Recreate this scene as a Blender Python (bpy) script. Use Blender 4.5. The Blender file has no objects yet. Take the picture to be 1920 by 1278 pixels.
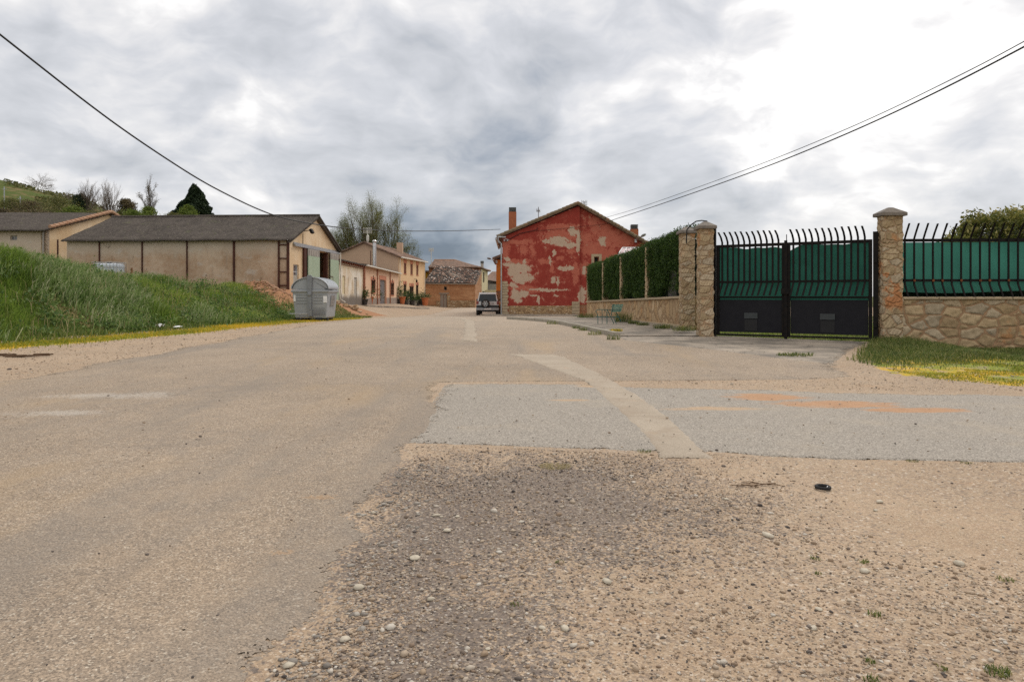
import bpy, math, random
import numpy as np
from mathutils import Vector, Matrix
random.seed(7); RNG = np.random.default_rng(11)
SC = bpy.context.scene
H0 = 1.15; FPX = 1280.0; HY = 555.0; CX = 960.0
# ---------------------------------------------------------------- camera
cam = bpy.data.cameras.new('camera'); cam.lens = 24; cam.sensor_width = 36
cam.shift_y = -84/1920; cam.clip_end = 6000; cam.clip_start = 0.05
co = bpy.data.objects.new('camera', cam); SC.collection.objects.link(co)
co.location = (0, 0, H0); co.rotation_euler = (math.pi/2, 0, 0); SC.camera = co
SC.view_settings.view_transform = 'Standard'; SC.view_settings.look = 'None'
SC.view_settings.exposure = 0.12; SC.view_settings.gamma = 1.0
SC.cycles.use_denoising = False
SUN_AZ, SUN_EL = math.radians(32), math.radians(42)      # azimuth to the right of +Y

# ---------------------------------------------------------------- node helper
class N:
    def __init__(s, nt): s.nt = nt; s.n = nt.nodes; s.l = nt.links
    def new(s, t, **k):
        o = s.n.new(t)
        for a, b in k.items(): setattr(o, a, b)
        return o
    def put(s, sock, v):
        if isinstance(v, bpy.types.NodeSocket): s.l.new(v, sock)
        elif isinstance(v, (tuple, list)) and len(v) == 3 and sock.type == 'RGBA': sock.default_value = (*v, 1)
        else: sock.default_value = v
    def pos(s): return s.new('ShaderNodeNewGeometry').outputs['Position']
    def attr(s, name): return s.new('ShaderNodeAttribute', attribute_name=name).outputs['Fac']
    def mp(s, v, scale=(1,1,1), loc=(0,0,0), rot=(0,0,0)):
        o = s.new('ShaderNodeMapping'); s.put(o.inputs['Vector'], v)
        o.inputs['Scale'].default_value = scale; o.inputs['Location'].default_value = loc; o.inputs['Rotation'].default_value = rot
        return o.outputs[0]
    def noise(s, v, sc, det=4, rough=.55, dist=0, col=False):
        o = s.new('ShaderNodeTexNoise'); s.put(o.inputs['Vector'], v)
        o.inputs['Scale'].default_value = sc; o.inputs['Detail'].default_value = det
        o.inputs['Roughness'].default_value = rough; o.inputs['Distortion'].default_value = dist
        return o.outputs['Color' if col else 'Fac']
    def vor(s, v, sc, feat='F1', out='Distance', rnd=1, dist='EUCLIDEAN'):
        o = s.new('ShaderNodeTexVoronoi', feature=feat)
        if feat != 'DISTANCE_TO_EDGE': o.distance = dist
        s.put(o.inputs['Vector'], v); o.inputs['Scale'].default_value = sc; o.inputs['Randomness'].default_value = rnd
        return o.outputs[out]
    def ramp(s, f, st, interp='LINEAR'):
        o = s.new('ShaderNodeValToRGB'); s.put(o.inputs[0], f); cr = o.color_ramp; cr.interpolation = interp
        while len(cr.elements) < len(st): cr.elements.new(.5)
        for e, (p, c) in zip(cr.elements, st):
            e.position = p; e.color = (c, c, c, 1) if isinstance(c, (int, float)) else (*c, 1)
        return o.outputs[0]
    def mix(s, f, a, b, mode='MIX'):
        o = s.new('ShaderNodeMix', data_type='RGBA', blend_type=mode); o.clamp_factor = True
        s.put(o.inputs[0], f); s.put(o.inputs[6], a); s.put(o.inputs[7], b); return o.outputs[2]
    def m(s, op, a, b=0.0, c=None, clamp=False):
        o = s.new('ShaderNodeMath', operation=op, use_clamp=clamp); s.put(o.inputs[0], a); s.put(o.inputs[1], b)
        if c is not None: s.put(o.inputs[2], c)
        return o.outputs[0]
    def ss(s, v, a, b, lo=0., hi=1.):
        o = s.new('ShaderNodeMapRange', interpolation_type='SMOOTHSTEP'); s.put(o.inputs[0], v)
        o.inputs[1].default_value = a; o.inputs[2].default_value = b; o.inputs[3].default_value = lo; o.inputs[4].default_value = hi
        return o.outputs[0]
    def sep(s, v):
        o = s.new('ShaderNodeSeparateXYZ'); s.put(o.inputs[0], v); return o.outputs
    def comb(s, x, y, z):
        o = s.new('ShaderNodeCombineXYZ'); s.put(o.inputs[0], x); s.put(o.inputs[1], y); s.put(o.inputs[2], z); return o.outputs[0]
    def vm(s, op, a, b=(0,0,0)):
        o = s.new('ShaderNodeVectorMath', operation=op); s.put(o.inputs[0], a); s.put(o.inputs[1], b)
        return o.outputs['Value' if op in ('DOT_PRODUCT', 'LENGTH', 'DISTANCE') else 'Vector']
    def warp(s, v, sc, amt, det=3):
        c = s.vm('SUBTRACT', s.noise(v, sc, det, col=True), (.5, .5, .5))
        o = s.new('ShaderNodeVectorMath', operation='MULTIPLY_ADD'); s.put(o.inputs[0], c); s.put(o.inputs[1], (amt, amt, amt)); s.put(o.inputs[2], v)
        return o.outputs[0]
    def bump(s, h, st=.5, d=.02):
        o = s.new('ShaderNodeBump'); s.put(o.inputs['Height'], h); o.inputs['Strength'].default_value = st; o.inputs['Distance'].default_value = d
        return o.outputs[0]
    def blob(s, x, z, cx, cz, rx, rz):     # 1 at centre, 0 at the rim, negative beyond
        dx = s.m('MULTIPLY', s.m('SUBTRACT', x, cx), 1/rx); dz = s.m('MULTIPLY', s.m('SUBTRACT', z, cz), 1/rz)
        return s.m('SUBTRACT', 1., s.m('SQRT', s.m('ADD', s.m('MULTIPLY', dx, dx), s.m('MULTIPLY', dz, dz))))
    def maxof(s, L):
        r = L[0]
        for q in L[1:]: r = s.m('MAXIMUM', r, q)
        return r

MATS = {}
def mat(name, fn):
    m = bpy.data.materials.new(name); m.use_nodes = True; n = N(m.node_tree)
    b = m.node_tree.nodes['Principled BSDF']; r = fn(n) or {}
    b.inputs['Specular IOR Level'].default_value = r.get('spec', .25)
    n.put(b.inputs['Base Color'], r['col']); n.put(b.inputs['Roughness'], r.get('rough', .85))
    n.put(b.inputs['Metallic'], r.get('metal', 0.))
    if 'nrm' in r: n.put(b.inputs['Normal'], r['nrm'])
    if 'coat' in r: b.inputs['Coat Weight'].default_value = r['coat']
    if 'trans' in r:
        t = n.new('ShaderNodeBsdfTranslucent'); n.put(t.inputs[0], r.get('tcol', r['col']))
        mx = n.new('ShaderNodeMixShader'); mx.inputs[0].default_value = r['trans']
        out = m.node_tree.nodes['Material Output']
        n.l.new(b.outputs[0], mx.inputs[1]); n.l.new(t.outputs[0], mx.inputs[2]); n.l.new(mx.outputs[0], out.inputs[0])
    if 'alpha' in r:
        t = n.new('ShaderNodeBsdfTransparent'); mx = n.new('ShaderNodeMixShader'); out = m.node_tree.nodes['Material Output']
        n.put(mx.inputs[0], r['alpha']); n.l.new(t.outputs[0], mx.inputs[1]); n.l.new(b.outputs[0], mx.inputs[2]); n.l.new(mx.outputs[0], out.inputs[0])
    MATS[name] = m; return m

# ---------------------------------------------------------------- sky and sun
def pd(px, py):
    v = Vector(((px-CX)/FPX, 1, (HY-py)/FPX)).normalized(); return tuple(v)
w = bpy.data.worlds.new('World'); SC.world = w; w.use_nodes = True
n = N(w.node_tree); bg = w.node_tree.nodes['Background']
sky = n.new('ShaderNodeTexSky', sky_type='NISHITA', sun_disc=False)
sky.sun_elevation = SUN_EL; sky.sun_rotation = SUN_AZ
D = n.new('ShaderNodeTexCoord').outputs['Generated']
dx, dy, dz = n.sep(D)
zz = n.m('ADD', n.m('MAXIMUM', dz, 0.), .16)
P = n.comb(n.m('DIVIDE', dx, zz), n.m('DIVIDE', dy, zz), 0.)
Pw = n.warp(P, .55, .9, 4)
a1 = n.noise(n.mp(Pw, (1, 1, 1), (3.1, 7.7, 0)), .6, 2, .5)
a2 = n.noise(n.mp(n.warp(P, 1.6, .35, 3), (1, 1.25, 1), (1.3, 2.2, 4)), 1.7, 7, .56)
a3 = n.noise(n.mp(n.warp(D, 3., .22, 4), (1, 1, 2.1)), 5.5, 6, .52, .2)
a4 = n.noise(n.mp(n.warp(D, 6., .12, 3), (1, 1, 1.8), (5, 2, 1)), 13., 4, .5)
t = n.m('ADD', n.m('MULTIPLY', n.m('SUBTRACT', a1, .5), .55), n.m('MULTIPLY', n.m('SUBTRACT', a2, .5), .5))
t = n.m('ADD', t, n.m('MULTIPLY', n.m('SUBTRACT', a3, .5), 1.2)); t = n.m('ADD', t, n.m('MULTIPLY', n.m('SUBTRACT', a4, .5), .4))
base = .60
def lobe(px, py, k, amp):
    d = n.vm('DOT_PRODUCT', D, pd(px, py))
    return n.m('MULTIPLY', n.m('EXPONENT', n.m('MULTIPLY', n.m('SUBTRACT', d, 1.), k)), amp)
LOBES = [(1000,230,300,-.07), (620,190,160,-.05), (1640,120,130,.45), (1620,0,22,.12), (420,120,14,.03), (1750,450,30,.03), (180,330,60,.08), (1080,400,260,.20), (130,280,70,.12), (520,160,50,.10), (430,330,90,.08), (900,240,45,-.05), (640,120,120,-.03), (830,440,70,-.29), (760,500,200,-.10),
         (50,200,110,-.20), (1230,330,120,-.06), (1720,420,90,-.08), (1850,250,120,-.05), (300,420,200,-.12), (1130,150,200,-.06), (900,20,60,.05), (1250,250,300,.06)]
for L_ in LOBES: t = n.m('ADD', t, lobe(*L_))
t = n.m('ADD', t, base+.08, clamp=True)
cl = n.ramp(t, [(0, (.15,.19,.25)), (.18, (.25,.295,.36)), (.36, (.40,.43,.48)), (.52, (.54,.555,.585)), (.68, (.65,.66,.69)), (.84, (.82,.81,.81)), (1, (1.1,1.08,1.05))])
clear = n.vm('SCALE', sky.outputs[0]); clear.node.inputs['Scale'].default_value = .10
clouds = n.mix(.93, clear, cl)
zen = n.ss(dz, .42, .8); back = n.ss(dy, .25, -.3)
br = n.m('MAXIMUM', n.m('MULTIPLY', zen, .85), n.m('MULTIPLY', back, .5))
fin = n.mix(br, clouds, (1.12, 1.08, 1.02)); 
low = n.ss(dz, -.02, .0); fin = n.mix(low, (.25, .22, .18), fin)
n.put(bg.inputs[0], fin); bg.inputs[1].default_value = 1.0
sl = bpy.data.lights.new('sun', 'SUN'); sl.energy = 1.5; sl.angle = math.radians(22); sl.color = (1, .95, .87)
so = bpy.data.objects.new('sun', sl); SC.collection.objects.link(so)
sd = Vector((math.sin(SUN_AZ)*math.cos(SUN_EL), math.cos(SUN_AZ)*math.cos(SUN_EL), math.sin(SUN_EL)))
so.rotation_euler = sd.to_track_quat('Z', 'Y').to_euler()

# ---------------------------------------------------------------- terrain height
def sst(t): t = np.clip(t, 0, 1); return t*t*(3-2*t)
_ty = np.arange(-60, 260, .5)
_tz = np.interp(_ty, [-60, 4, 20, 28, 58, 260], [0, 0, .15, .15, -.45, -.45])
_tz = np.convolve(np.pad(_tz, 6, mode='edge'), np.ones(13)/13, 'valid')
def road(y): return np.interp(y, _ty, _tz)
def xe(y): return np.interp(y, [-5, 14, 18.6, 26, 32, 40, 47, 90], [-13.5, -10.9, -9.9, -9.0, -8.4, -8.0, -8.0, -8.0])
def Hc(y): return np.interp(y, [5, 16, 22, 26, 30, 34, 38, 42, 47, 60, 77, 90, 100], [2.75, 2.6, 2.15, 1.8, 1.62, 1.62, 1.62, 1.15, .83, .75, .5, .3, .1])
def wid(y): return np.interp(y, [5, 16, 24, 30, 34, 38, 42, 47, 90], [6.2, 6.0, 7.2, 7.8, 7.2, 4.8, 4.0, 4.0, 4.0])
def wob(x, y, s=0): return (np.sin(x*1.3+y*.7+s)+np.sin(x*.6-y*1.1+2*s+1)+np.sin(x*2.3+y*1.9+s*3)*.5)/2.5
def G(x, y):
    x = np.asarray(x, float); y = np.asarray(y, float)
    z = road(y); s = xe(y)-x; b = sst(s/wid(y))
    z = z+b*Hc(y)+np.clip(b*4, 0, 1)*(y < 38)*(.10*wob(x, y)+.05*wob(x*2.7, y*2.7, 2))*sst((38-y)/4)
    z = z-.20*sst((x-8.3)/1.6)*sst((y-9)/4)*sst((30-y)/8)
    hz = np.interp(x/np.maximum(y, 60)*100, [-160, -75, -63, -59, -51, -42, -33, -24, -14], [22, 17.4, 15.2, 13.6, 12.0, 9.5, 5.5, 1.5, 0])
    hz = hz+.8*wob(x*.12, y*.12)*sst((-x-30)/20)
    return z+np.maximum(hz, 0)*sst((y-50)/48)
def Gf(x, y): return float(G(x, y))
def W(px, py, Y): return Vector(((px-CX)/FPX*Y, Y, H0+(HY-py)/FPX*Y))
def gp(px, py):                              # point on the ground seen at a pixel
    lo = 1.2
    for Y in np.concatenate([np.arange(1.2, 40, .02), np.arange(40, 140, .1)]):
        if H0+(HY-py)/FPX*Y <= Gf((px-CX)/FPX*Y, Y): return ((px-CX)/FPX*Y, float(Y))
    return ((px-CX)/FPX*140, 140.)

# ---------------------------------------------------------------- mesh helpers
def tag(o, label=None, cat=None, group=None, kind=None):
    for k, v in (('label', label), ('category', cat), ('group', group), ('kind', kind)):
        if v: o[k] = v
    return o
def thing(name, loc, label, cat, group=None, rz=0):
    o = bpy.data.objects.new(name, None); SC.collection.objects.link(o)
    o.location = loc; o.rotation_euler = (0, 0, rz); o.empty_display_size = .2
    bpy.context.view_layer.update(); return tag(o, label, cat, group)
def link(me, name, m, parent=None, local=False):
    o = bpy.data.objects.new(name, me); SC.collection.objects.link(o)
    if m is not None: me.materials.append(MATS[m] if isinstance(m, str) else m)
    if parent is not None: o.parent = parent
    return o
def root_of(p):
    while p.parent is not None: p = p.parent
    return p
def fast(name, V, F, m, parent=None, attrs=None, smooth=False):
    """V Nx3, F list of int arrays (each KxM)"""
    V = np.asarray(V, np.float32).reshape(-1, 3)
    if parent is not None: V = V-np.array(root_of(parent).location, np.float32)
    me = bpy.data.meshes.new(name); me.vertices.add(len(V)); me.vertices.foreach_set('co', V.ravel())
    F = [np.asarray(f, np.int32) for f in F if len(f)]
    nl = sum(f.size for f in F); npf = sum(len(f) for f in F)
    me.loops.add(nl); me.polygons.add(npf)
    me.loops.foreach_set('vertex_index', np.concatenate([f.ravel() for f in F]))
    tot = np.concatenate([np.full(len(f), f.shape[1], np.int32) for f in F])
    st = np.concatenate([[0], np.cumsum(tot)[:-1]]).astype(np.int32)
    me.polygons.foreach_set('loop_start', st)
    if smooth: me.polygons.foreach_set('use_smooth', np.ones(npf, bool))
    me.update(calc_edges=True)
    for k, (dom, arr) in (attrs or {}).items():
        a = me.attributes.new(k, 'FLOAT', dom); a.data.foreach_set('value', np.asarray(arr, np.float32))
    return link(me, name, m, parent)
class MB:
    def __init__(s, M=None): s.v = []; s.f = []; s.M = M or Matrix()
    def add(s, vs, fs):
        k = len(s.v); s.v += [s.M @ Vector(p) for p in vs]; s.f += [tuple(i+k for i in f) for f in fs]; return s
    def box(s, x0, x1, y0, y1, z0, z1, R=None, c=None):
        vs = [Vector((x, y, z)) for z in (z0, z1) for y in (y0, y1) for x in (x0, x1)]
        if R is not None:
            c = Vector(c) if c is not None else Vector(((x0+x1)/2, (y0+y1)/2, (z0+z1)/2)); vs = [R @ (p-c)+c for p in vs]
        return s.add(vs, [(0,2,3,1), (4,5,7,6), (0,1,5,4), (2,6,7,3), (0,4,6,2), (1,3,7,5)])
    def prism(s, prof, y0, y1, ax='y'):      # prof: (a,z) polygon in x-z, extruded along y
        k = len(prof); f = (lambda a, z, y: (a, y, z)) if ax == 'y' else ((lambda a, z, y: (y, a, z)) if ax == 'x' else (lambda a, z, y: (a, z, y)))
        vs = [f(a, z, y0) for a, z in prof]+[f(a, z, y1) for a, z in prof]
        fs = [tuple(range(k))[::-1], tuple(range(k, 2*k))]+[(i, (i+1) % k, k+(i+1) % k, k+i) for i in range(k)]
        return s.add(vs, fs)
    def tube(s, pts, r, n=8, cap=True, r1=None):
        pts = [Vector(p) for p in pts]; k = len(pts); vs = []; fs = []; up = None
        for i, p in enumerate(pts):
            d = (pts[min(i+1, k-1)]-pts[max(i-1, 0)]).normalized()
            if up is None:
                up = Vector((0, 0, 1)) if abs(d.z) < .9 else Vector((1, 0, 0))
            a = d.cross(up)
            if a.length < 1e-4: a = d.orthogonal()
            a.normalize(); b = d.cross(a).normalized(); up = -b if False else a.cross(d)
            rr = r if r1 is None else r+(r1-r)*i/(k-1)
            vs += [p+(a*math.cos(t)+b*math.sin(t))*rr for t in [2*math.pi*j/n for j in range(n)]]
        for i in range(k-1):
            for j in range(n): fs.append((i*n+j, i*n+(j+1) % n, (i+1)*n+(j+1) % n, (i+1)*n+j))
        if cap: fs += [tuple(range(n))[::-1], tuple(range((k-1)*n, k*n))]
        return s.add(vs, fs)
    def lathe(s, prof, c=(0,0,0), n=20, ax='z'):
        vs = []; fs = []
        for r, z in prof:
            for j in range(n):
                t = 2*math.pi*j/n; q = (r*math.cos(t), r*math.sin(t), z)
                if ax == 'y': q = (q[0], q[2], q[1])
                if ax == 'x': q = (q[2], q[0], q[1])
                vs.append((q[0]+c[0], q[1]+c[1], q[2]+c[2]))
        for i in range(len(prof)-1):
            for j in range(n): fs.append((i*n+j, i*n+(j+1) % n, (i+1)*n+(j+1) % n, (i+1)*n+j))
        fs += [tuple(range(n))[::-1], tuple(range((len(prof)-1)*n, len(prof)*n))]
        return s.add(vs, fs)
    def build(s, name, m, parent=None, local=False, bevel=0, smooth=False):
        me = bpy.data.meshes.new(name)
        off = Vector((0,0,0)) if (parent is None or local) else Vector(root_of(parent).location)
        me.from_pydata([tuple(p-off) for p in s.v], [], s.f); me.update()
        o = link(me, name, m, parent)
        import bmesh
        bm = bmesh.new(); bm.from_mesh(me); bmesh.ops.recalc_face_normals(bm, faces=bm.faces); bm.to_mesh(me); bm.free()
        if smooth:
            me.polygons.foreach_set('use_smooth', np.ones(len(me.polygons), bool))
            try: me.set_sharp_from_angle(angle=math.radians(40))
            except Exception: pass
        if bevel:
            b = o.modifiers.new('bevel', 'BEVEL'); b.width = bevel; b.segments = 2; b.limit_method = 'ANGLE'; b.angle_limit = math.radians(35)
        return o
class Fr:
    """facade frame: a along the wall, b outward (towards the viewer's side), z up"""
    def __init__(s, p0, p1, flip=False):
        s.p0 = Vector((p0[0], p0[1])); s.p1 = Vector((p1[0], p1[1])); s.L = (s.p1-s.p0).length
        s.d = (s.p1-s.p0).normalized(); nn = Vector((s.d.y, -s.d.x)); s.n = -nn if flip else nn
        s.M = Matrix(((s.d.x, s.n.x, 0, s.p0.x), (s.d.y, s.n.y, 0, s.p0.y), (0, 0, 1, 0), (0, 0, 0, 1)))
    def at(s, px, py, b=0):
        k = (px-CX)/FPX; p = s.p0+s.n*b       # p.x+d.x*a = k*(p.y+d.y*a)
        a = (k*p.y-p.x)/(s.d.x-k*s.d.y); Y = p.y+s.d.y*a
        return a, H0+(HY-py)/FPX*Y
    def rect(s, x0, y0, x1, y1):             # pixel rectangle (y0 top, y1 bottom, at x0) -> a0,a1,z0,z1
        a0, zt = s.at(x0, y0); a1, _ = s.at(x1, y0); _, zb = s.at(x0, y1); return a0, a1, zb, zt
    def w(s, a, b, z): return s.M @ Vector((a, b, z))
def wall(mb, a0, a1, z0, z1, th, ops=(), gable=None):
    """wall in frame coordinates, front at b=0, back at b=-th, openings (a0,a1,z0,z1) with real reveals; gable: profile points above z1"""
    xs = sorted({a0, a1, *[min(max(v, a0), a1) for o in ops for v in o[:2]]}); zs = sorted({z0, z1, *[min(max(v, z0), z1) for o in ops for v in o[2:4]]})
    def solid(i, j):
        if i < 0 or j < 0 or i >= len(xs)-1 or j >= len(zs)-1: return False
        cx, cz = (xs[i]+xs[i+1])/2, (zs[j]+zs[j+1])/2
        return not any(o[0] < cx < o[1] and o[2] < cz < o[3] for o in ops)
    for i in range(len(xs)-1):
        for j in range(len(zs)-1):
            if not solid(i, j): continue
            x0, x1, y0, y1 = xs[i], xs[i+1], zs[j], zs[j+1]
            mb.add([(x0,0,y0), (x1,0,y0), (x1,0,y1), (x0,0,y1)], [(0,1,2,3)]); mb.add([(x0,-th,y0), (x1,-th,y0), (x1,-th,y1), (x0,-th,y1)], [(3,2,1,0)])
            for di, dj, q in ((-1,0,((x0,y0),(x0,y1))), (1,0,((x1,y0),(x1,y1))), (0,-1,((x0,y0),(x1,y0))), (0,1,((x0,y1),(x1,y1)))):
                if not solid(i+di, j+dj) and not (gable and dj == 1 and j == len(zs)-2):
                    (u0, v0), (u1, v1) = q; mb.add([(u0,0,v0), (u1,0,v1), (u1,-th,v1), (u0,-th,v0)], [(0,1,2,3)])
    if gable:
        prof = [(a0, z1), (a1, z1)]+list(gable); k = len(prof)
        mb.add([(a, 0, z) for a, z in prof]+[(a, -th, z) for a, z in prof],
               [tuple(range(k)), tuple(range(k, 2*k))[::-1]]+[(i, (i+1) % k, k+(i+1) % k, k+i) for i in range(1, k)])
    return mb
def slab(mb, p, th):      # quad/polygon of world or frame points, thickened downwards
    k = len(p); p = [Vector(q) for q in p]
    return mb.add(p+[q-Vector((0, 0, th)) for q in p], [tuple(range(k)), tuple(range(k, 2*k))[::-1]]+[(i, k+i, k+(i+1) % k, (i+1) % k) for i in range(k)])
def leaves(name, C, size, m, parent=None, aspect=.5, rnd=None, up=0.0, extra=None):
    """rhombic leaf faces at centres C"""
    C = np.asarray(C, float); k = len(C); size = np.broadcast_to(size, (k,))*(RNG.uniform(.6, 1.35, k))
    a = RNG.normal(size=(k, 3)); a[:, 2] += up; a /= np.linalg.norm(a, axis=1)[:, None]
    b = RNG.normal(size=(k, 3)); b -= a*(a*b).sum(1)[:, None]; b /= np.linalg.norm(b, axis=1)[:, None]
    a *= size[:, None]; b *= (size*aspect)[:, None]
    V = np.stack([C-a, C-b, C+a, C+b], 1).reshape(-1, 3)
    F = np.arange(4*k).reshape(k, 4)
    at = {'rnd': ('FACE', RNG.uniform(0, 1, k) if rnd is None else rnd)}
    return fast(name, V, [F], m, parent, at)
def blades(name, X, Y, Z, h, wd, m, parent=None, lean=.35, rnd=None, ldir=None):
    k = len(X); th = RNG.uniform(0, 2*math.pi, k); h = np.broadcast_to(h, (k,))*RNG.uniform(.55, 1.2, k)
    l = h*lean*RNG.uniform(.2, 1.6, k); ph = RNG.uniform(0, 2*math.pi, k) if ldir is None else ldir+RNG.normal(0, .6, k)
    B = np.stack([X, Y, Z], 1); wv = np.stack([np.cos(th), np.sin(th), 0*th], 1)*(np.broadcast_to(wd, (k,))/2)[:, None]
    L = np.stack([np.cos(ph)*l, np.sin(ph)*l, 0*l], 1)
    mid = B+L*.3+np.stack([0*h, 0*h, h*.62], 1); tip = B+L+np.stack([0*h, 0*h, h*.98-.25*l], 1)
    V = np.stack([B-wv, B+wv, mid+wv*.8, mid-wv*.8, tip], 1).reshape(-1, 3); i = np.arange(k)*5
    return fast(name, V, [np.stack([i, i+1, i+2, i+3], 1), np.stack([i+3, i+2, i+4], 1)], m, parent,
                {'rnd': ('FACE', np.tile(RNG.uniform(0, 1, k) if rnd is None else rnd, 2))})
ICO = None
def ico():
    g = (1+5**.5)/2; v = np.array([(-1,g,0),(1,g,0),(-1,-g,0),(1,-g,0),(0,-1,g),(0,1,g),(0,-1,-g),(0,1,-g),(g,0,-1),(g,0,1),(-g,0,-1),(-g,0,1)], float)
    v /= np.linalg.norm(v[0])
    f = np.array([(0,11,5),(0,5,1),(0,1,7),(0,7,10),(0,10,11),(1,5,9),(5,11,4),(11,10,2),(10,7,6),(7,1,8),(3,9,4),(3,4,2),(3,2,6),(3,6,8),(3,8,9),(4,9,5),(2,4,11),(6,2,10),(8,6,7),(9,8,1)])
    return v, f
def stones(name, X, Y, Z, r, m, parent=None, rnd=None, flat=.62, sink=.25):
    k = len(X); v, f = ico(); r = np.broadcast_to(r, (k,))
    sc = np.stack([r*RNG.uniform(.8, 1.5, k), r*RNG.uniform(.7, 1.1, k), r*flat*RNG.uniform(.7, 1.2, k)], 1)
    V = v[None]*RNG.uniform(.72, 1.2, (k, 12, 1))*sc[:, None]
    th = RNG.uniform(0, 2*math.pi, k); c, s_ = np.cos(th)[:, None], np.sin(th)[:, None]
    x, y = V[..., 0]*c-V[..., 1]*s_, V[..., 0]*s_+V[..., 1]*c
    V = np.stack([x+X[:, None], y+Y[:, None], V[..., 2]+(Z+sc[:, 2]*(1-2*sink))[:, None]], 2)
    F = (f[None]+(np.arange(k)*12)[:, None, None]).reshape(-1, 3)
    return fast(name, V.reshape(-1, 3), [F], m, parent, {'rnd': ('FACE', np.repeat(RNG.uniform(0, 1, k) if rnd is None else rnd, 20))}, smooth=False)
# ================================================================ materials
def XY(n):
    q = n.sep(n.pos()); return q[0], q[1]
def gblob(n, px, py, rx, ry, wx, wy):       # elliptical patch on the ground centred where (px,py) meets it, radii in metres
    c = gp(px, py); return n.blob(wx, wy, c[0], c[1], rx, ry)
def speck(n, p, sc, cols, rnd=1):
    c = n.vor(p, sc, 'F1', 'Color', rnd); v = n.sep(c)[0]
    return n.ramp(v, cols, 'CONSTANT')
def worn(n, p, k=1.15, dth=.45):
    e = n.attr('edge'); q = n.m('ADD', n.m('MULTIPLY', n.m('SUBTRACT', n.noise(p, 4.2, 8, .72), .36), 2.0), n.m('MULTIPLY', n.sep(n.vor(p, 60, 'F1', 'Color'))[0], dth))
    return n.ss(n.m('SUBTRACT', n.m('MULTIPLY', e, k), q), -.01, .01, 1., 0.)
def f_soil(n):
    p = n.pos(); x, y = XY(n); pw = n.warp(p, .9, .5)
    a = n.noise(p, .8, 5, .6); b = n.noise(p, 9, 5, .65); f = n.noise(p, 90, 3, .7)
    sand = n.mix(n.ss(a, .38, .62), (.36, .25, .165), (.50, .36, .245))
    sand = n.mix(n.ss(b, .35, .7), sand, (.42, .315, .215))
    sand = n.mix(n.m('MULTIPLY', n.ss(n.noise(p, 2.3, 4), .58, .75), .6), sand, (.48, .29, .16))
    sp = speck(n, p, 75, [(0, (.12,.105,.10)), (.2, (.26,.2,.16)), (.42, (.37,.28,.20)), (.72, (.46,.37,.28)), (.93, (.63,.57,.49))])
    sp2 = speck(n, p, 190, [(0, (.13,.105,.09)), (.25, (.29,.215,.155)), (.55, (.43,.325,.225)), (.88, (.60,.53,.44))])
    dens = n.ss(n.m('ADD', n.noise(pw, 1.1, 6, .7), n.m('MULTIPLY', n.m('SUBTRACT', n.sep(n.vor(p, 75, 'F1', 'Color'))[1], .5), .35)), .44, .58)
    c = n.mix(.42, sand, sp2); c = n.mix(n.m('MULTIPLY', dens, .5), c, sp)
    # loose dark broken asphalt below the grey strip
    dk = n.m('MAXIMUM', gblob(n, 960, 915, 1.15, .8, x, y), n.m('MAXIMUM', gblob(n, 1110, 950, .75, .8, x, y), gblob(n, 840, 1010, .6, 1.0, x, y)))
    dk = n.m('MAXIMUM', dk, gblob(n, 840, 1200, .45, .55, x, y))
    cr_ = n.m('SUBTRACT', n.sep(n.vor(p, 85, 'F1', 'Color'))[1], .5); cr2 = n.m('SUBTRACT', n.sep(n.vor(p, 30, 'F1', 'Color'))[1], .5)
    dk = n.ss(n.m('ADD', n.m('ADD', dk, n.m('MULTIPLY', n.m('SUBTRACT', n.noise(p, 1.9, 6, .7), .5), 2.2)), n.m('ADD', n.m('MULTIPLY', cr_, .9), n.m('MULTIPLY', cr2, .35))), .05, .25)
    dsp = speck(n, p, 110, [(0, (.07,.065,.07)), (.3, (.13,.11,.105)), (.6, (.21,.17,.145)), (.85, (.36,.3,.24)), (.96, (.5,.46,.42))])
    c = n.mix(n.m('MULTIPLY', dk, .8), c, n.mix(.3, dsp, (.155, .128, .108)))
    # grassed and mossy ground, bare red earth
    g = n.attr('grass'); gn = n.noise(p, 3.5, 5, .65)
    gc = n.mix(gn, (.035, .06, .012), (.12, .14, .035))
    gc = n.mix(n.ss(n.noise(p, .35, 3), .5, .65), gc, (.17, .13, .06))
    c = n.mix(n.ss(n.m('ADD', g, n.m('MULTIPLY', n.m('SUBTRACT', gn, .5), .9)), .35, .6), c, gc)
    ms = n.attr('moss'); mn = n.noise(p, 5, 5, .7)
    mc = n.mix(n.ss(n.noise(p, .9, 3), .42, .58), (.58, .37, .04), (.22, .25, .035))
    c = n.mix(n.ss(n.m('ADD', ms, n.m('MULTIPLY', n.m('SUBTRACT', mn, .5), 1.1)), .45, .62), c, mc)
    e = n.attr('earth'); ec = n.mix(n.noise(p, 6, 5, .65), (.24, .115, .06), (.47, .255, .145))
    c = n.mix(n.ss(n.m('ADD', e, n.m('MULTIPLY', n.m('SUBTRACT', mn, .5), .9)), .4, .6), c, ec)
    far = n.ss(n.m('LENGTH' if False else 'ABSOLUTE', y), 110, 200); c = n.mix(far, c, (.14, .15, .06))
    h = n.m('ADD', n.m('MULTIPLY', f, .4), n.m('MULTIPLY', n.vor(p, 70, 'F1'), -.8)); h = n.m('ADD', h, n.m('MULTIPLY', b, 1.6))
    return dict(col=c, rough=.95, nrm=n.bump(h, .5, .012), spec=.12)
mat('soil', f_soil)
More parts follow.
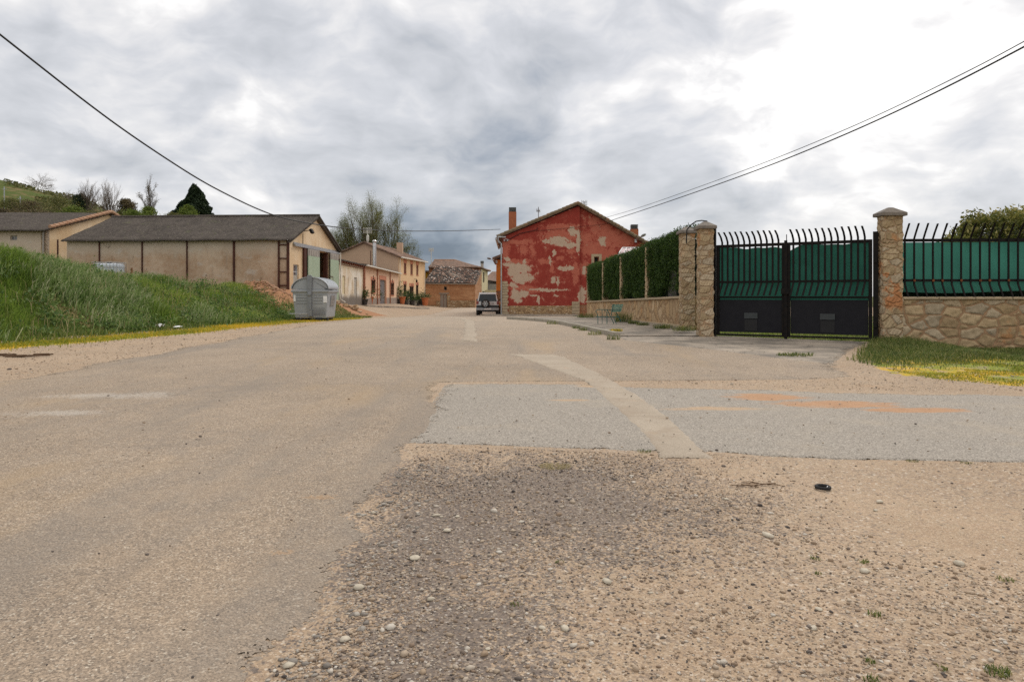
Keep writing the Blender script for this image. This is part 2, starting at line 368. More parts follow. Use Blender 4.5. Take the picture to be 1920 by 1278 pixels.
def f_asph(n):
    p = n.pos(); x, y = XY(n)
    a = n.noise(p, .55, 5, .62); b = n.noise(p, 5, 5, .65)
    c = n.mix(n.ss(a, .35, .65), (.30, .24, .185), (.43, .345, .265))
    c = n.mix(n.m('MULTIPLY', n.ss(b, .4, .75), .5), c, (.42, .315, .215))
    sp = speck(n, p, 135, [(0, (.09,.072,.06)), (.16, (.23,.178,.135)), (.42, (.345,.265,.195)), (.72, (.49,.38,.28)), (.93, (.68,.60,.49))])
    c = n.mix(.58, c, sp); g2 = n.noise(p, 24, 3, .7); c = n.mix(n.ss(g2, .45, .7, 0, .35), c, (.17, .14, .115))
    sp2 = n.ss(n.vor(p, 38, 'F1'), .10, .16); c = n.mix(n.m('MULTIPLY', n.m('SUBTRACT', 1., sp2), .6), c, (.14, .11, .09))
    # long worn tracks along the road and grey worn patches
    tr = n.noise(n.mp(p, (1.1, .10, 1)), 1.0, 4, .55); c = n.mix(n.m('MULTIPLY', n.ss(tr, .48, .68), .6), c, (.245, .21, .178)); c = n.mix(n.m('MULTIPLY', n.ss(n.noise(n.warp(p, 1.2, .8, 5), .45, 7, .7), .52, .62), .35), c, (.22, .19, .165))
    c = n.mix(n.m('MULTIPLY', n.ss(n.noise(n.mp(p, (.5, .16, 1), (4, 3, 0)), 1.3, 5, .6), .55, .7), .5), c, (.40, .29, .18))
    wn = n.m('ADD', n.m('MULTIPLY', n.m('SUBTRACT', n.noise(p, 2.6, 8, .8), .5), 3.), n.m('MULTIPLY', n.m('SUBTRACT', n.sep(n.vor(p, 60, 'F1', 'Color'))[1], .5), .8))
    wh = n.maxof([gblob(n, 215, 742, .85, .30, x, y), gblob(n, 110, 775, .55, .2, x, y)])
    c = n.mix(n.m('MULTIPLY', n.ss(n.m('ADD', wh, wn), .1, .7), .4), c, (.56, .52, .47))
    og = n.maxof([gblob(n, 600, 935, .10, .05, x, y), gblob(n, 525, 1040, .06, .04, x, y)])
    c = n.mix(n.m('MULTIPLY', n.ss(n.m('ADD', og, wn), .0, .6), .45), c, (.46, .29, .16))
    edge = n.m('MULTIPLY', n.attr('edge'), n.ss(y, 7., 5.)); c = n.mix(n.m('MULTIPLY', edge, .4), c, (.24, .205, .17))
    # sandy film on the far square, paler
    c = n.mix(n.ss(n.m('ADD', n.noise(p, .9, 6, .7), n.m('MULTIPLY', y, -.012)), .44, .60, 0, .22), c, (.47, .35, .24)); c = n.mix(n.m('MULTIPLY', n.ss(y, 12, 30), .55), c, n.mix(n.noise(n.mp(p, (.5, .22, 1)), 1., 5, .65), (.34, .285, .235), (.50, .40, .30)))
    cr = n.vor(n.warp(p, 1.1, 1.2, 4), .33, 'DISTANCE_TO_EDGE', 'Distance'); cm = n.m('MULTIPLY', n.ss(cr, .004, .0), n.ss(n.noise(p, .35, 2), .5, .6))
    c = n.mix(n.m('MULTIPLY', cm, .5), c, (.1, .085, .07))
    h = n.m('ADD', n.m('MULTIPLY', n.vor(p, 100, 'F1'), -1.), n.m('MULTIPLY', n.noise(p, 160, 2), .5)); h = n.m('ADD', h, n.m('MULTIPLY', b, .8))
    return dict(col=c, rough=.9, nrm=n.bump(h, .7, .009), spec=.2, alpha=worn(n, p))
mat('old_asphalt', f_asph)
def f_strip(n):
    p = n.pos(); x, y = XY(n)
    sp = speck(n, p, 120, [(0, (.10,.088,.078)), (.2, (.22,.195,.17)), (.45, (.34,.303,.262)), (.75, (.45,.405,.35)), (.94, (.62,.57,.50))])
    c = n.mix(.5, sp, n.mix(n.noise(p, 1.2, 4), (.30, .268, .23), (.375, .33, .28)))
    wn = n.m('MULTIPLY', n.m('SUBTRACT', n.noise(n.mp(p, (.6, 1.7, 1)), 2.8, 9, .8), .5), 2.8)
    og = n.maxof([gblob(n, 1440, 746, .55, .26, x, y), gblob(n, 1570, 760, .75, .24, x, y), gblob(n, 1710, 770, .55, .16, x, y)])
    c = n.mix(n.ss(n.m('ADD', og, wn), .0, .35, 0, .92), c, n.mix(n.noise(p, 9, 5, .7), (.34, .17, .085), (.53, .325, .19)))
    o2 = n.maxof([gblob(n, 1340, 768, .55, .12, x, y), gblob(n, 1115, 725, .3, .2, x, y), gblob(n, 1070, 752, .25, .08, x, y)])
    c = n.mix(n.ss(n.m('ADD', o2, wn), .0, .6, 0, .6), c, (.52, .34, .19))
    c = n.mix(n.ss(n.noise(p, .8, 6, .7), .5, .75, 0, .5), c, (.42, .35, .265))
    h = n.m('ADD', n.m('MULTIPLY', n.vor(p, 100, 'F1'), -1.), n.m('MULTIPLY', n.noise(p, 160, 2), .5))
    return dict(col=c, rough=.88, nrm=n.bump(h, .6, .008), spec=.2, alpha=worn(n, p, 1.2, .7))
mat('grey_asphalt', f_strip)
def f_conc(n):
    p = n.pos(); a = n.noise(p, 1.5, 6, .65); s = speck(n, p, 160, [(0, (.20,.16,.125)), (.15, (.33,.275,.215)), (.55, (.39,.33,.26)), (.9, (.50,.43,.355))])
    c = n.mix(.5, n.mix(n.ss(a, .3, .7), (.33, .272, .208), (.43, .36, .28)), s)
    c = n.mix(n.ss(n.noise(p, 3.1, 6, .7), .58, .75, 0, .5), c, (.52, .32, .17))
    yy = n.sep(p)[1]; j = n.m('ABSOLUTE', n.m('SUBTRACT', n.m('FRACT', n.m('MULTIPLY', n.m('ADD', yy, n.m('MULTIPLY', n.noise(p, 3, 3), .06)), .55)), .5))
    c = n.mix(n.ss(j, .006, .0, 0, .6), c, (.16, .13, .1))
    c = n.mix(n.ss(n.noise(p, 2.2, 8, .75), .48, .62, 0, .55), c, (.30, .235, .175)); return dict(col=c, rough=.9, nrm=n.bump(n.noise(p, 70, 4, .7), .3, .005), alpha=worn(n, p, 1.2))
mat('pale_concrete', f_conc)
def f_apron(n):
    p = n.pos(); a = n.noise(p, 1.1, 6, .7); b = n.noise(p, 7, 5, .7)
    c = n.mix(n.ss(a, .35, .68), (.17, .148, .125), (.37, .31, .25)); c = n.mix(n.ss(b, .55, .75, 0, .5), c, (.40, .34, .27))
    cr = n.vor(n.warp(p, 1.5, .8, 4), .6, 'DISTANCE_TO_EDGE', 'Distance'); c = n.mix(n.ss(cr, .012, 0, 0, .8), c, (.07, .06, .045))
    return dict(col=c, rough=.92, nrm=n.bump(n.noise(p, 45, 5, .7), .5, .01), alpha=worn(n, p))
mat('worn_concrete', f_apron)
def f_kerb(n):
    p = n.pos(); c = n.mix(n.noise(p, 5, 5, .7), (.24, .215, .18), (.43, .39, .32)); return dict(col=c, rough=.92, nrm=n.bump(n.noise(p, 40, 4), .4, .01))
mat('kerb_concrete', f_kerb)
def f_stone_rnd(n):
    r = n.attr('rnd'); c = n.ramp(r, [(0, (.07,.06,.058)), (.16, (.15,.125,.11)), (.34, (.27,.195,.14)), (.52, (.36,.26,.175)), (.70, (.43,.335,.245)), (.90, (.51,.44,.36)), (1, (.64,.59,.52))])
    c = n.mix(n.noise(n.pos(), 60, 3, .6), c, n.vm('MULTIPLY', c, (.7, .7, .7)))
    return dict(col=c, rough=.85, nrm=n.bump(n.noise(n.pos(), 150, 3), .4, .003))
mat('gravel', f_stone_rnd)
def f_pale_stone(n): return dict(col=n.mix(n.noise(n.pos(), 30, 5, .7), (.34, .29, .22), (.62, .56, .46)), rough=.85, nrm=n.bump(n.noise(n.pos(), 60, 4), .5, .006))
mat('pale_stone', f_pale_stone)
mat('asphalt_crumb', lambda n: dict(col=n.mix(n.attr('rnd'), (.16, .14, .125), (.40, .36, .31)), rough=.9, nrm=n.bump(n.noise(n.pos(), 120, 3), .6, .005)))
def leafmat(name, st, tr=.35, sc=1.2):
    def f(n):
        r = n.attr('rnd'); c = n.ramp(r, st); v = n.noise(n.pos(), sc, 3, .6)
        c = n.mix(n.ss(v, .35, .65, 0, .5), c, n.vm('MULTIPLY', c, (.55, .6, .6)))
        return dict(col=c, rough=.6, trans=tr, spec=.25)
    mat(name, f)
leafmat('bank_grass', [(0, (.06,.105,.018)), (.35, (.165,.255,.04)), (.7, (.285,.37,.07)), (.9, (.40,.44,.13)), (1, (.55,.5,.28))], .45, .7)
leafmat('reed_grass', [(0, (.12,.19,.05)), (.5, (.24,.33,.11)), (.85, (.40,.45,.24)), (1, (.6,.57,.38))], .4, 1.)
leafmat('moss_grass', [(0, (.15,.20,.025)), (.35, (.32,.32,.035)), (.6, (.62,.45,.04)), (.85, (.75,.46,.035)), (1, (.8,.6,.12))], .3)
leafmat('short_grass', [(0, (.06,.10,.022)), (.5, (.13,.18,.04)), (.85, (.26,.26,.07)), (1, (.46,.40,.19))], .3)
leafmat('dry_grass', [(0, (.25,.2,.09)), (1, (.5,.42,.22))], .3)
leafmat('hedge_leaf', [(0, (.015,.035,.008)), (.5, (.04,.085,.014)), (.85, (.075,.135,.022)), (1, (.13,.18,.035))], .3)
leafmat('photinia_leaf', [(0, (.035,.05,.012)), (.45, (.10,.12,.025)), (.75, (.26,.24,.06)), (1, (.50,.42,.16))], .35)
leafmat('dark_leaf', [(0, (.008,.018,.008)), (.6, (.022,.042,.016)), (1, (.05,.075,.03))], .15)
leafmat('shrub_leaf', [(0, (.05,.06,.015)), (.5, (.12,.125,.035)), (1, (.25,.22,.08))], .3)
leafmat('brown_leaf', [(0, (.06,.045,.025)), (.5, (.13,.10,.05)), (1, (.22,.17,.08))], .25)
leafmat('bud_leaf', [(0, (.07,.085,.02)), (.5, (.17,.185,.05)), (1, (.32,.31,.10))], .35)
leafmat('lime_leaf', [(0, (.06,.10,.015)), (.5, (.14,.19,.03)), (1, (.25,.29,.06))], .35)
leafmat('weed_leaf', [(0, (.06,.11,.03)), (.6, (.13,.21,.05)), (1, (.26,.33,.10))], .35)
leafmat('pot_leaf', [(0, (.02,.045,.015)), (.6, (.06,.11,.03)), (1, (.16,.2,.06))], .25)
def simple(name, a, b=None, sc=3., rough=.8, metal=0., bumpsc=0, spec=.25, bs=.3, bd=.01):
    b = b or tuple(v*.75 for v in a)
    def f(n):
        p = n.pos(); r = dict(col=n.mix(n.ss(n.noise(p, sc, 5, .65), .3, .7), a, b), rough=rough, metal=metal, spec=spec)
        if bumpsc: r['nrm'] = n.bump(n.noise(p, bumpsc, 4, .65), bs, bd)
        return r
    return mat(name, f)
simple('bark', (.09,.07,.055), (.17,.14,.11), 8, .95, bumpsc=12); simple('twig', (.15,.115,.09), (.22,.18,.14), 3, .95); simple('twig_olive', (.10,.088,.045), (.17,.14,.075), 3, .95)
simple('black_iron', (.007,.007,.008), (.016,.012,.010), 14, .7, .0, bumpsc=40, spec=.12); simple('rust', (.20,.065,.02), (.08,.03,.015), 20, .9)
simple('rust_brown', (.085,.03,.018), (.055,.022,.016), 4, .7); simple('dark_void', (.01,.009,.009), (.015,.013,.012), 1, .9)
simple('steel_galv', (.42,.43,.44), (.3,.31,.32), 6, .38, .8); simple('steel_bright', (.62,.62,.62), (.45,.45,.46), 6, .25, .9)
simple('cable_black', (.02,.02,.022), None, 3, .6); simple('rubber', (.018,.018,.02), (.03,.03,.032), 15, .75, bumpsc=60)
simple('terracotta', (.52,.17,.07), (.42,.14,.06), 9, .85); simple('pot_dark', (.045,.04,.04), (.08,.07,.065), 9, .8); simple('pot_pale', (.42,.40,.36), (.3,.27,.23), 9, .85)
simple('white_plastic', (.66,.70,.76), (.52,.56,.62), 3, .45); simple('paper_white', (.8,.8,.8), None, 5, .8)
simple('bin_grey', (.32,.34,.36), (.27,.285,.305), 2.2, .42, 0, 0, .45); simple('bin_dark', (.23,.245,.26), (.18,.19,.205), 4, .45); simple('bin_lid', (.34,.36,.385), (.28,.30,.32), 1.6, .35, 0, 0, .5)
simple('car_white', (.62,.63,.65), (.56,.57,.58), 2, .25, 0, 0, .6); simple('car_grey', (.04,.047,.05), (.05,.055,.06), 5, .5); simple('chrome', (.6,.6,.6), None, 4, .18, 1.)
mat('glass_dark', lambda n: dict(col=(.02, .025, .03), rough=.06, spec=.9)); mat('car_glass', lambda n: dict(col=(.02, .028, .035), rough=.08, spec=.35))
simple('tail_red', (.20,.008,.01), (.14,.006,.008), 9, .2, 0, 0, .7); simple('orange_paint', (.62,.20,.035), (.52,.17,.035), 2, .85); simple('yellow_wall', (.62,.33,.03), (.55,.28,.03), 2, .9)
simple('chair_green', (.10,.30,.26), (.17,.40,.34), 12, .6); simple('chair_frame', (.035,.11,.10), (.06,.15,.14), 12, .6); simple('red_chimney', (.36,.125,.06), (.29,.10,.05), 5, .85)
simple('chimney_cap', (.12,.125,.12), (.07,.07,.07), 9, .7); simple('cream_wall', (.60,.52,.33), (.52,.45,.29), 2, .9); simple('grey_wall', (.36,.33,.30), (.28,.26,.235), 1.5, .9)
simple('awning', (.55,.37,.37), (.46,.31,.32), 3, .35, 0, 0, .6); simple('trim_orange', (.54,.22,.13), (.46,.19,.11), 5, .85); simple('shutter_brown', (.20,.06,.03), (.13,.045,.025), 8, .6)
simple('shutter_grey', (.15,.135,.135), (.11,.10,.10), 5, .5); simple('door_wood', (.30,.255,.21), (.2,.165,.135), 6, .85, bumpsc=20); simple('wood_post', (.22,.10,.05), None, 9, .9)
simple('white_pipe', (.66,.63,.56), (.5,.46,.4), 5, .6); simple('pipe_brown', (.40,.17,.10), (.3,.13,.08), 5, .6); simple('red_clay', (.33,.17,.10), (.42,.27,.18), 6, .9, bumpsc=18)
simple('cap_stone', (.43,.335,.225), (.33,.26,.175), 4, .9, bumpsc=30, bs=.5); simple('pillar_cap', (.135,.12,.11), (.22,.19,.16), 7, .9, bumpsc=30, bs=.6); simple('twig_litter', (.12,.07,.04), None, 9, .9)
simple('antenna', (.28,.28,.29), None, 3, .5, .5); simple('antenna_pale', (.62,.6,.55), None, 3, .5); simple('lamp_grey', (.33,.35,.36), (.25,.27,.28), 5, .5)
simple('stone_base', (.33,.22,.13), (.45,.34,.22), 3, .9, bumpsc=20)

def f_barnwall(n):
    p = n.pos(); z = n.sep(p)[2]; a = n.noise(p, .45, 5, .6); b = n.noise(p, 3, 6, .7); st = n.noise(n.mp(p, (5, 5, .5)), 1., 4, .6)
    c = n.mix(n.ss(a, .35, .65), (.37, .25, .165), (.52, .39, .285)); c = n.mix(n.ss(b, .45, .72, 0, .7), c, (.34, .20, .115)); c = n.mix(n.ss(n.noise(n.mp(p, (1, 1, 2.4)), 5, 7, .8), .5, .66, 0, .5), c, (.54, .44, .34))
    c = n.mix(n.ss(st, .52, .72, 0, .4), c, (.27, .215, .165))
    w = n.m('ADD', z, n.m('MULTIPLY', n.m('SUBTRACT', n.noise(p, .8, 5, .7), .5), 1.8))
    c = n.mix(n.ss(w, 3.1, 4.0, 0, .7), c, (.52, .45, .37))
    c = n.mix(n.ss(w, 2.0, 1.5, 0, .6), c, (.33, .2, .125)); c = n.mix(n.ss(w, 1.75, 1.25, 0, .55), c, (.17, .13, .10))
    c = n.mix(n.ss(n.noise(n.mp(p, (.7, .7, 1.6)), 1.6, 6, .7), .56, .68, 0, .45), c, (.52, .48, .44))
    crk = n.vor(n.warp(n.mp(p, (1, 1, .55)), 1.4, .9, 4), .8, 'DISTANCE_TO_EDGE', 'Distance'); c = n.mix(n.m('MULTIPLY', n.ss(crk, .008, 0), n.ss(n.noise(p, .6, 2), .5, .6)), c, (.12, .085, .06))
    return dict(col=c, rough=.95, nrm=n.bump(n.m('ADD', b, n.noise(p, 25, 4, .7)), .5, .02))
mat('barn_render', f_barnwall)
def f_gable(n):
    p = n.pos(); z = n.sep(p)[2]; a = n.noise(p, .6, 5, .6); st = n.noise(n.mp(n.warp(p, 1, .4), (2.6, 2.6, .45)), 1.2, 6, .7)
    c = n.mix(n.ss(a, .35, .65), (.60, .43, .26), (.70, .55, .38)); c = n.mix(n.ss(st, .50, .72, 0, .45), c, (.46, .29, .16)); c = n.mix(n.ss(st, .66, .76, 0, .7), c, (.2, .14, .1))
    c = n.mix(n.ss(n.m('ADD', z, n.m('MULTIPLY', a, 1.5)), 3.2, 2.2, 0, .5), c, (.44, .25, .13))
    return dict(col=c, rough=.95, nrm=n.bump(n.noise(p, 8, 6, .7), .5, .02))
mat('gable_render', f_gable)
def f_corr(n):
    p = n.pos(); a = n.noise(p, 1.1, 6, .7); b = n.noise(p, 7, 5, .75)
    c = n.mix(n.ss(a, .3, .7), (.05, .041, .036), (.088, .073, .063)); c = n.mix(n.ss(b, .50, .68, 0, .8), c, (.155, .132, .11)); s_ = n.noise(n.mp(p, (2.2, .5, .5)), 2.5, 4, .7); c = n.mix(n.ss(s_, .5, .7, 0, .5), c, (.04, .034, .03)); c = n.mix(n.ss(n.noise(p, 14, 4, .8), .62, .7, 0, .8), c, (.32, .29, .24))
    c = n.mix(n.ss(n.noise(n.mp(p, (1, 1, 1), (9, 0, 0)), 2.2, 5, .7), .58, .68, 0, .6), c, (.10, .105, .05))
    return dict(col=c, rough=.95, nrm=n.bump(n.noise(p, 9, 6, .8), .9, .05))
mat('corrugated_roof', f_corr)
def f_oldtile(n):
    p = n.pos(); r = n.attr('rnd'); c = n.ramp(r, [(0, (.05,.042,.04)), (.3, (.10,.08,.07)), (.55, (.17,.12,.095)), (.75, (.26,.14,.10)), (.88, (.40,.25,.18)), (.97, (.55,.47,.42))])
    c = n.mix(n.ss(n.noise(p, 5, 5, .7), .5, .7, 0, .6), c, (.09, .08, .065)); return dict(col=c, rough=.95, nrm=n.bump(n.noise(p, 30, 3), .4, .01))
mat('old_tile', f_oldtile)
def f_rooftile(n):
    p = n.pos(); v = n.vor(n.mp(p, (1, 1, 1)), 4, 'F1', 'Color'); c = n.ramp(n.sep(v)[0], [(0, (.12,.075,.055)), (.5, (.19,.12,.09)), (1, (.28,.17,.12))])
    c = n.mix(n.ss(n.noise(p, 2, 5, .7), .45, .7, 0, .7), c, (.10, .085, .07)); return dict(col=c, rough=.95)
mat('roof_tile', f_rooftile)
def f_lichen_tile(n):
    p = n.pos(); c = n.mix(n.noise(p, 4, 6, .75), (.10, .075, .055), (.27, .21, .13)); c = n.mix(n.ss(n.noise(p, 2.3, 4), .5, .65, 0, .6), c, (.30, .15, .09)); return dict(col=c, rough=.95, nrm=n.bump(n.noise(p, 25, 4), .5, .02))
mat('verge_tile', f_lichen_tile)
def f_peel(n):
    p = n.pos(); z = n.sep(p)[2]; v = n.noise(n.mp(p, (2.2, 2.2, .55)), 1., 6, .72); a = n.noise(p, .9, 4)
    c = n.mix(n.ss(a, .4, .6), (.68, .64, .56), (.60, .50, .37)); c = n.mix(n.ss(z, 2.9, 3.4, 0, .8), c, (.60, .50, .33))
    c = n.mix(n.ss(v, .55, .63, 0, .9), c, (.40, .31, .21)); c = n.mix(n.ss(v, .66, .72, 0, .9), c, (.12, .10, .08))
    d = n.m('ADD', z, n.m('MULTIPLY', n.noise(n.mp(p, (3, 3, .4)), 1.5, 5, .7), -1.3)); c = n.mix(n.ss(d, .75, .30, 0, .92), c, (.13, .11, .095))
    return dict(col=c, rough=.95, nrm=n.bump(v, .5, .03))
mat('peeling_white', f_peel)
def f_peach(n):
    p = n.pos(); a = n.noise(p, .7, 4); st = n.noise(n.mp(p, (3, 3, .3)), 1., 4)
    c = n.mix(a, (.64, .42, .28), (.70, .50, .355)); c = n.mix(n.ss(st, .55, .75, 0, .25), c, (.5, .33, .22)); return dict(col=c, rough=.92)
mat('peach_wall', f_peach)
simple('house_wall', (.70,.49,.29), (.66,.45,.26), .8, .92); simple('house_gable', (.50,.35,.245), (.46,.32,.225), .8, .92); simple('plinth', (.30,.24,.20), (.24,.19,.155), 3, .9)
def masonry(name, scale, mortar, cols, edge=(.02, .07), bs=.8, bd=.04, warp=.25, stain=None, rnd=1.0, fine=(.8,.85,.9)):
    def f(n):
        p = n.pos(); q = n.mp(n.warp(p, 1.6, warp, 3), scale)
        d = n.vor(q, 1, 'DISTANCE_TO_EDGE', 'Distance', rnd); cc = n.sep(n.vor(q, 1, 'F1', 'Color', rnd))
        c = n.ramp(cc[0], cols); v = n.noise(p, 14, 6, .75); c = n.mix(n.ss(v, .4, .7, 0, .55), c, n.vm('MULTIPLY', c, (.6, .55, .5)))
        c = n.mix(n.ss(n.noise(p, 1.7, 5, .65), .57, .68, 0, .6), c, (.50, .22, .085))
        mc = n.mix(n.noise(p, 5, 5, .7), mortar, tuple(k*.72 for k in mortar))
        e = n.m('ADD', d, n.m('MULTIPLY', n.m('SUBTRACT', n.noise(p, 9, 4, .7), .5), .06)); f_ = n.ss(e, edge[0], edge[1])
        c = n.mix(f_, mc, c)
        xo, yo, zo = p_ = n.sep(p); og = n.m('MULTIPLY', n.m('MULTIPLY', n.ss(xo, 7.9, 8.0), n.ss(xo, 8.7, 8.65)), n.m('MULTIPLY', n.ss(zo, .7, 1.0), n.ss(zo, 2.2, 1.7)))
        c = n.mix(n.m('MULTIPLY', og, n.ss(n.noise(p, 2.6, 4, .6), .5, .56, 0, .85)), c, (.46, .19, .075))
        line = n.m('MULTIPLY', n.ss(e, edge[0]-.012, edge[0]+.012), n.ss(e, edge[0]+.05, edge[0]+.02)); c = n.mix(n.m('MULTIPLY', line, .4), c, (.17, .10, .06))
        h = n.m('ADD', n.m('MULTIPLY', n.ss(e, edge[0], edge[1]+.1), 1.), n.m('MULTIPLY', n.noise(p, 22, 5, .7), .5))
        return dict(col=c, rough=.95, nrm=n.bump(h, bs, bd), spec=.15)
    return mat(name, f)
SC_ = [(0, (.30,.215,.125)), (.3, (.41,.30,.175)), (.55, (.50,.375,.23)), (.8, (.38,.31,.22)), (1, (.56,.45,.31))]
masonry('wall_stone', (2.4, 2.4, 4.1), (.40, .25, .145), SC_, (.025, .075), bs=.6, warp=.16, rnd=.8)
masonry('pillar_stone', (3.6, 3.6, 6.6), (.46, .31, .19), [(0, (.34,.25,.15)), (.3, (.43,.33,.205)), (.55, (.50,.39,.255)), (.8, (.40,.33,.24)), (1, (.55,.45,.32))], (.02, .05), bs=.7, warp=.2, rnd=.85)
masonry('garden_stone', (7.5, 3.2, 1.9), (.42, .28, .165), [(0, (.44,.29,.16)), (.4, (.52,.37,.21)), (.7, (.42,.30,.18)), (1, (.58,.43,.27))], (.02, .07))
masonry('column_stone', (7, 7, 7), (.42, .29, .17), [(0, (.5,.39,.25)), (1, (.58,.47,.32))], (.03, .1))
masonry('rubble_base', (4.5, 4.5, 8.5), (.36, .24, .14), [(0, (.26,.15,.08)), (.4, (.42,.28,.15)), (.7, (.5,.34,.19)), (1, (.56,.45,.33))], (.03, .1))
masonry('thin_brick', (5, 5, 16), (.35, .21, .13), [(0, (.22,.09,.05)), (.6, (.38,.16,.08)), (1, (.5,.25,.13))], (.04, .12), warp=.1, rnd=.6)
masonry('adobe_rubble', (3, 3, 6), (.33, .20, .11), [(0, (.2,.13,.075)), (.5, (.36,.25,.14)), (1, (.48,.38,.26))], (.03, .12))
def f_adobe(n):
    p = n.pos(); z = n.sep(p)[2]; a = n.noise(n.mp(p, (.5, .5, 2.2)), 1.2, 6, .7); b = n.noise(p, 4, 6, .75)
    c = n.mix(n.ss(a, .35, .65), (.29, .135, .065), (.41, .225, .12)); c = n.mix(n.ss(b, .5, .75, 0, .5), c, (.48, .30, .16))
    ly = n.m('FRACT', n.m('MULTIPLY', n.m('ADD', z, n.m('MULTIPLY', b, .06)), 6.)); c = n.mix(n.ss(ly, .12, 0, 0, .4), c, (.19, .085, .04))
    return dict(col=c, rough=.95, nrm=n.bump(n.m('ADD', a, b), .6, .04))
mat('adobe', f_adobe)
def f_green_corr(n):
    p = n.pos(); q = n.sep(p); s = n.m('SINE', n.m('MULTIPLY', n.m('ADD', q[1], 0.), 2*math.pi/.22))
    c = n.mix(n.ss(s, -.9, -.5), (.20, .27, .19), (.37, .46, .34)); c = n.mix(n.ss(n.noise(n.mp(p, (1, 1, .4)), 2, 5), .55, .75, 0, .3), c, (.25, .27, .19))
    return dict(col=c, rough=.6, nrm=n.bump(s, .5, .02), spec=.3)
mat('green_sheet', f_green_corr)
def f_red(n):
    p = n.pos(); x, y, z = n.sep(p); pw = n.sep(n.warp(n.warp(p, 1.1, .5, 3), 4.5, .42, 6)); X, Z = pw[0], pw[2]
    Y0 = 50.
    def B(u, v, ru, rv):
        cx = ((900+u/4.917)-CX)/FPX*Y0; cz = H0+(HY-(360+v/4.917))/FPX*Y0; k = Y0/FPX/4.917
        return n.blob(X, Z, cx, cz, ru*k*1.12, rv*k*1.12)
    nz = n.noise(n.mp(p, (1, 1, 1)), 2.6, 9, .8); nz = n.m('MULTIPLY', n.m('SUBTRACT', nz, .5), 3.4)
    dark = n.mix(n.noise(p, .6, 5, .65), (.235, .034, .026), (.30, .05, .036)); dark = n.mix(n.ss(n.noise(p, 5, 5, .7), .55, .8, 0, .5), dark, (.17, .028, .023)); dark = n.mix(n.ss(n.noise(n.mp(n.warp(p, 1.3, .5), (1.6, 1, .8)), 2.4, 8, .78), .5, .64, 0, .5), dark, (.36, .085, .06))
    lt = n.mix(n.noise(p, 2.2, 6, .7), (.37, .085, .055), (.53, .19, .13))
    be = n.mix(n.noise(p, 3., 6, .7), (.40, .29, .205), (.54, .41, .32)); be = n.mix(n.ss(n.noise(p, 6, 4), .6, .75, 0, .5), be, (.36, .19, .12))
    L = n.maxof([B(*q) for q in [(780,320,190,28),(740,410,180,75),(370,462,170,22),(1060,310,60,100),(1180,400,130,130),(1330,440,110,70),(880,740,26,130),(235,560,35,120),
        (400,540,55,40),(1050,520,120,60),(485,550,25,55),(980,420,70,60),(830,545,70,22),(740,615,40,18),(460,900,110,30),(330,640,150,22),(350,880,110,30),(600,640,90,20),(1190,560,60,60),(660,700,20,70),(960,700,60,60),(580,268,30,15)]])
    L0 = n.m('MAXIMUM', L, -.62)
    A = n.maxof([B(*q) for q in [(370,700,95,48),(390,790,85,50),(310,740,60,40),(320,950,50,55),(400,940,55,30),(345,1000,35,30),(245,670,45,25),(300,860,45,25),(720,450,130,30),(800,480,110,28),(860,365,60,40),(910,440,18,110),
        (785,700,80,22),(680,810,22,42),(725,815,16,50),(620,900,170,12),(540,990,13,45),(1145,440,40,50),(935,960,38,80),(648,625,14,45),(250,620,28,28),(410,628,20,20),(690,560,16,40),(490,955,50,12),(960,720,25,35),(700,950,30,12)]])
    nz = n.m('ADD', nz, n.m('MULTIPLY', n.m('SUBTRACT', n.noise(p, 8., 6, .72), .5), 1.9)); nb = n.m('MULTIPLY', n.m('SUBTRACT', n.noise(n.warp(p, 2.5, .3, 3), 1.15, 3, .5), .5), 1.3); A0 = n.m('ADD', n.m('ADD', n.m('MAXIMUM', A, -.8), n.m('MULTIPLY', nz, .62)), nb); L = n.ss(n.m('MAXIMUM', n.m('ADD', L0, nz), n.m('ADD', A0, .10)), .02, .30); A = n.ss(A0, .10, .26)
    st = n.noise(n.mp(n.warp(p, 1.6, .9, 4), (2.0, 1, 1.2), (0, 0, 0), (0, .5, 0)), 2.6, 5, .62, 1.2); rt = n.m('MULTIPLY', n.ss(x, 5.05, 5.4), n.ss(z, 2.0, 3.2))
    L = n.m('MAXIMUM', L, n.m('MULTIPLY', rt, n.ss(st, .49, .57, 0, .85)))
    sc_ = n.noise(n.mp(n.warp(p, 2.2, .5, 4), (1, 1, .8), (7, 3, 1)), 2.1, 10, .82); L = n.m('MAXIMUM', L, n.ss(sc_, .545, .60, 0, .8)); A = n.m('MAXIMUM', A, n.ss(sc_, .605, .64, 0, .75))
    c = n.mix(n.m('MULTIPLY', L, .85), dark, lt); c = n.mix(A, c, be)
    return dict(col=c, rough=.93, nrm=n.bump(n.m('ADD', n.m('MULTIPLY', A, -1.), n.noise(p, 14, 5, .7)), .4, .02), spec=.15)
mat('red_flaking', f_red)
def f_cloth(col, tr):
    def f(n):
        p = n.pos(); c = n.mix(n.noise(p, 1.3, 4, .6), col, tuple(v*.72 for v in col)); w = n.noise(n.mp(p, (1, 1, 1)), 220, 1)
        c = n.mix(n.ss(n.noise(n.mp(p, (4, 4, .5)), 1.5, 3), .5, .7, 0, .35), c, tuple(v*.6 for v in col))
        return dict(col=c, rough=.75, trans=tr, nrm=n.bump(w, .3, .004), spec=.2)
    return f
simple('panel_black', (.007,.007,.011), (.011,.011,.015), 5, .55, spec=.2)
mat('gate_cloth', f_cloth((.026, .115, .085), .38)); mat('fence_cloth', f_cloth((.055, .215, .165), .5))
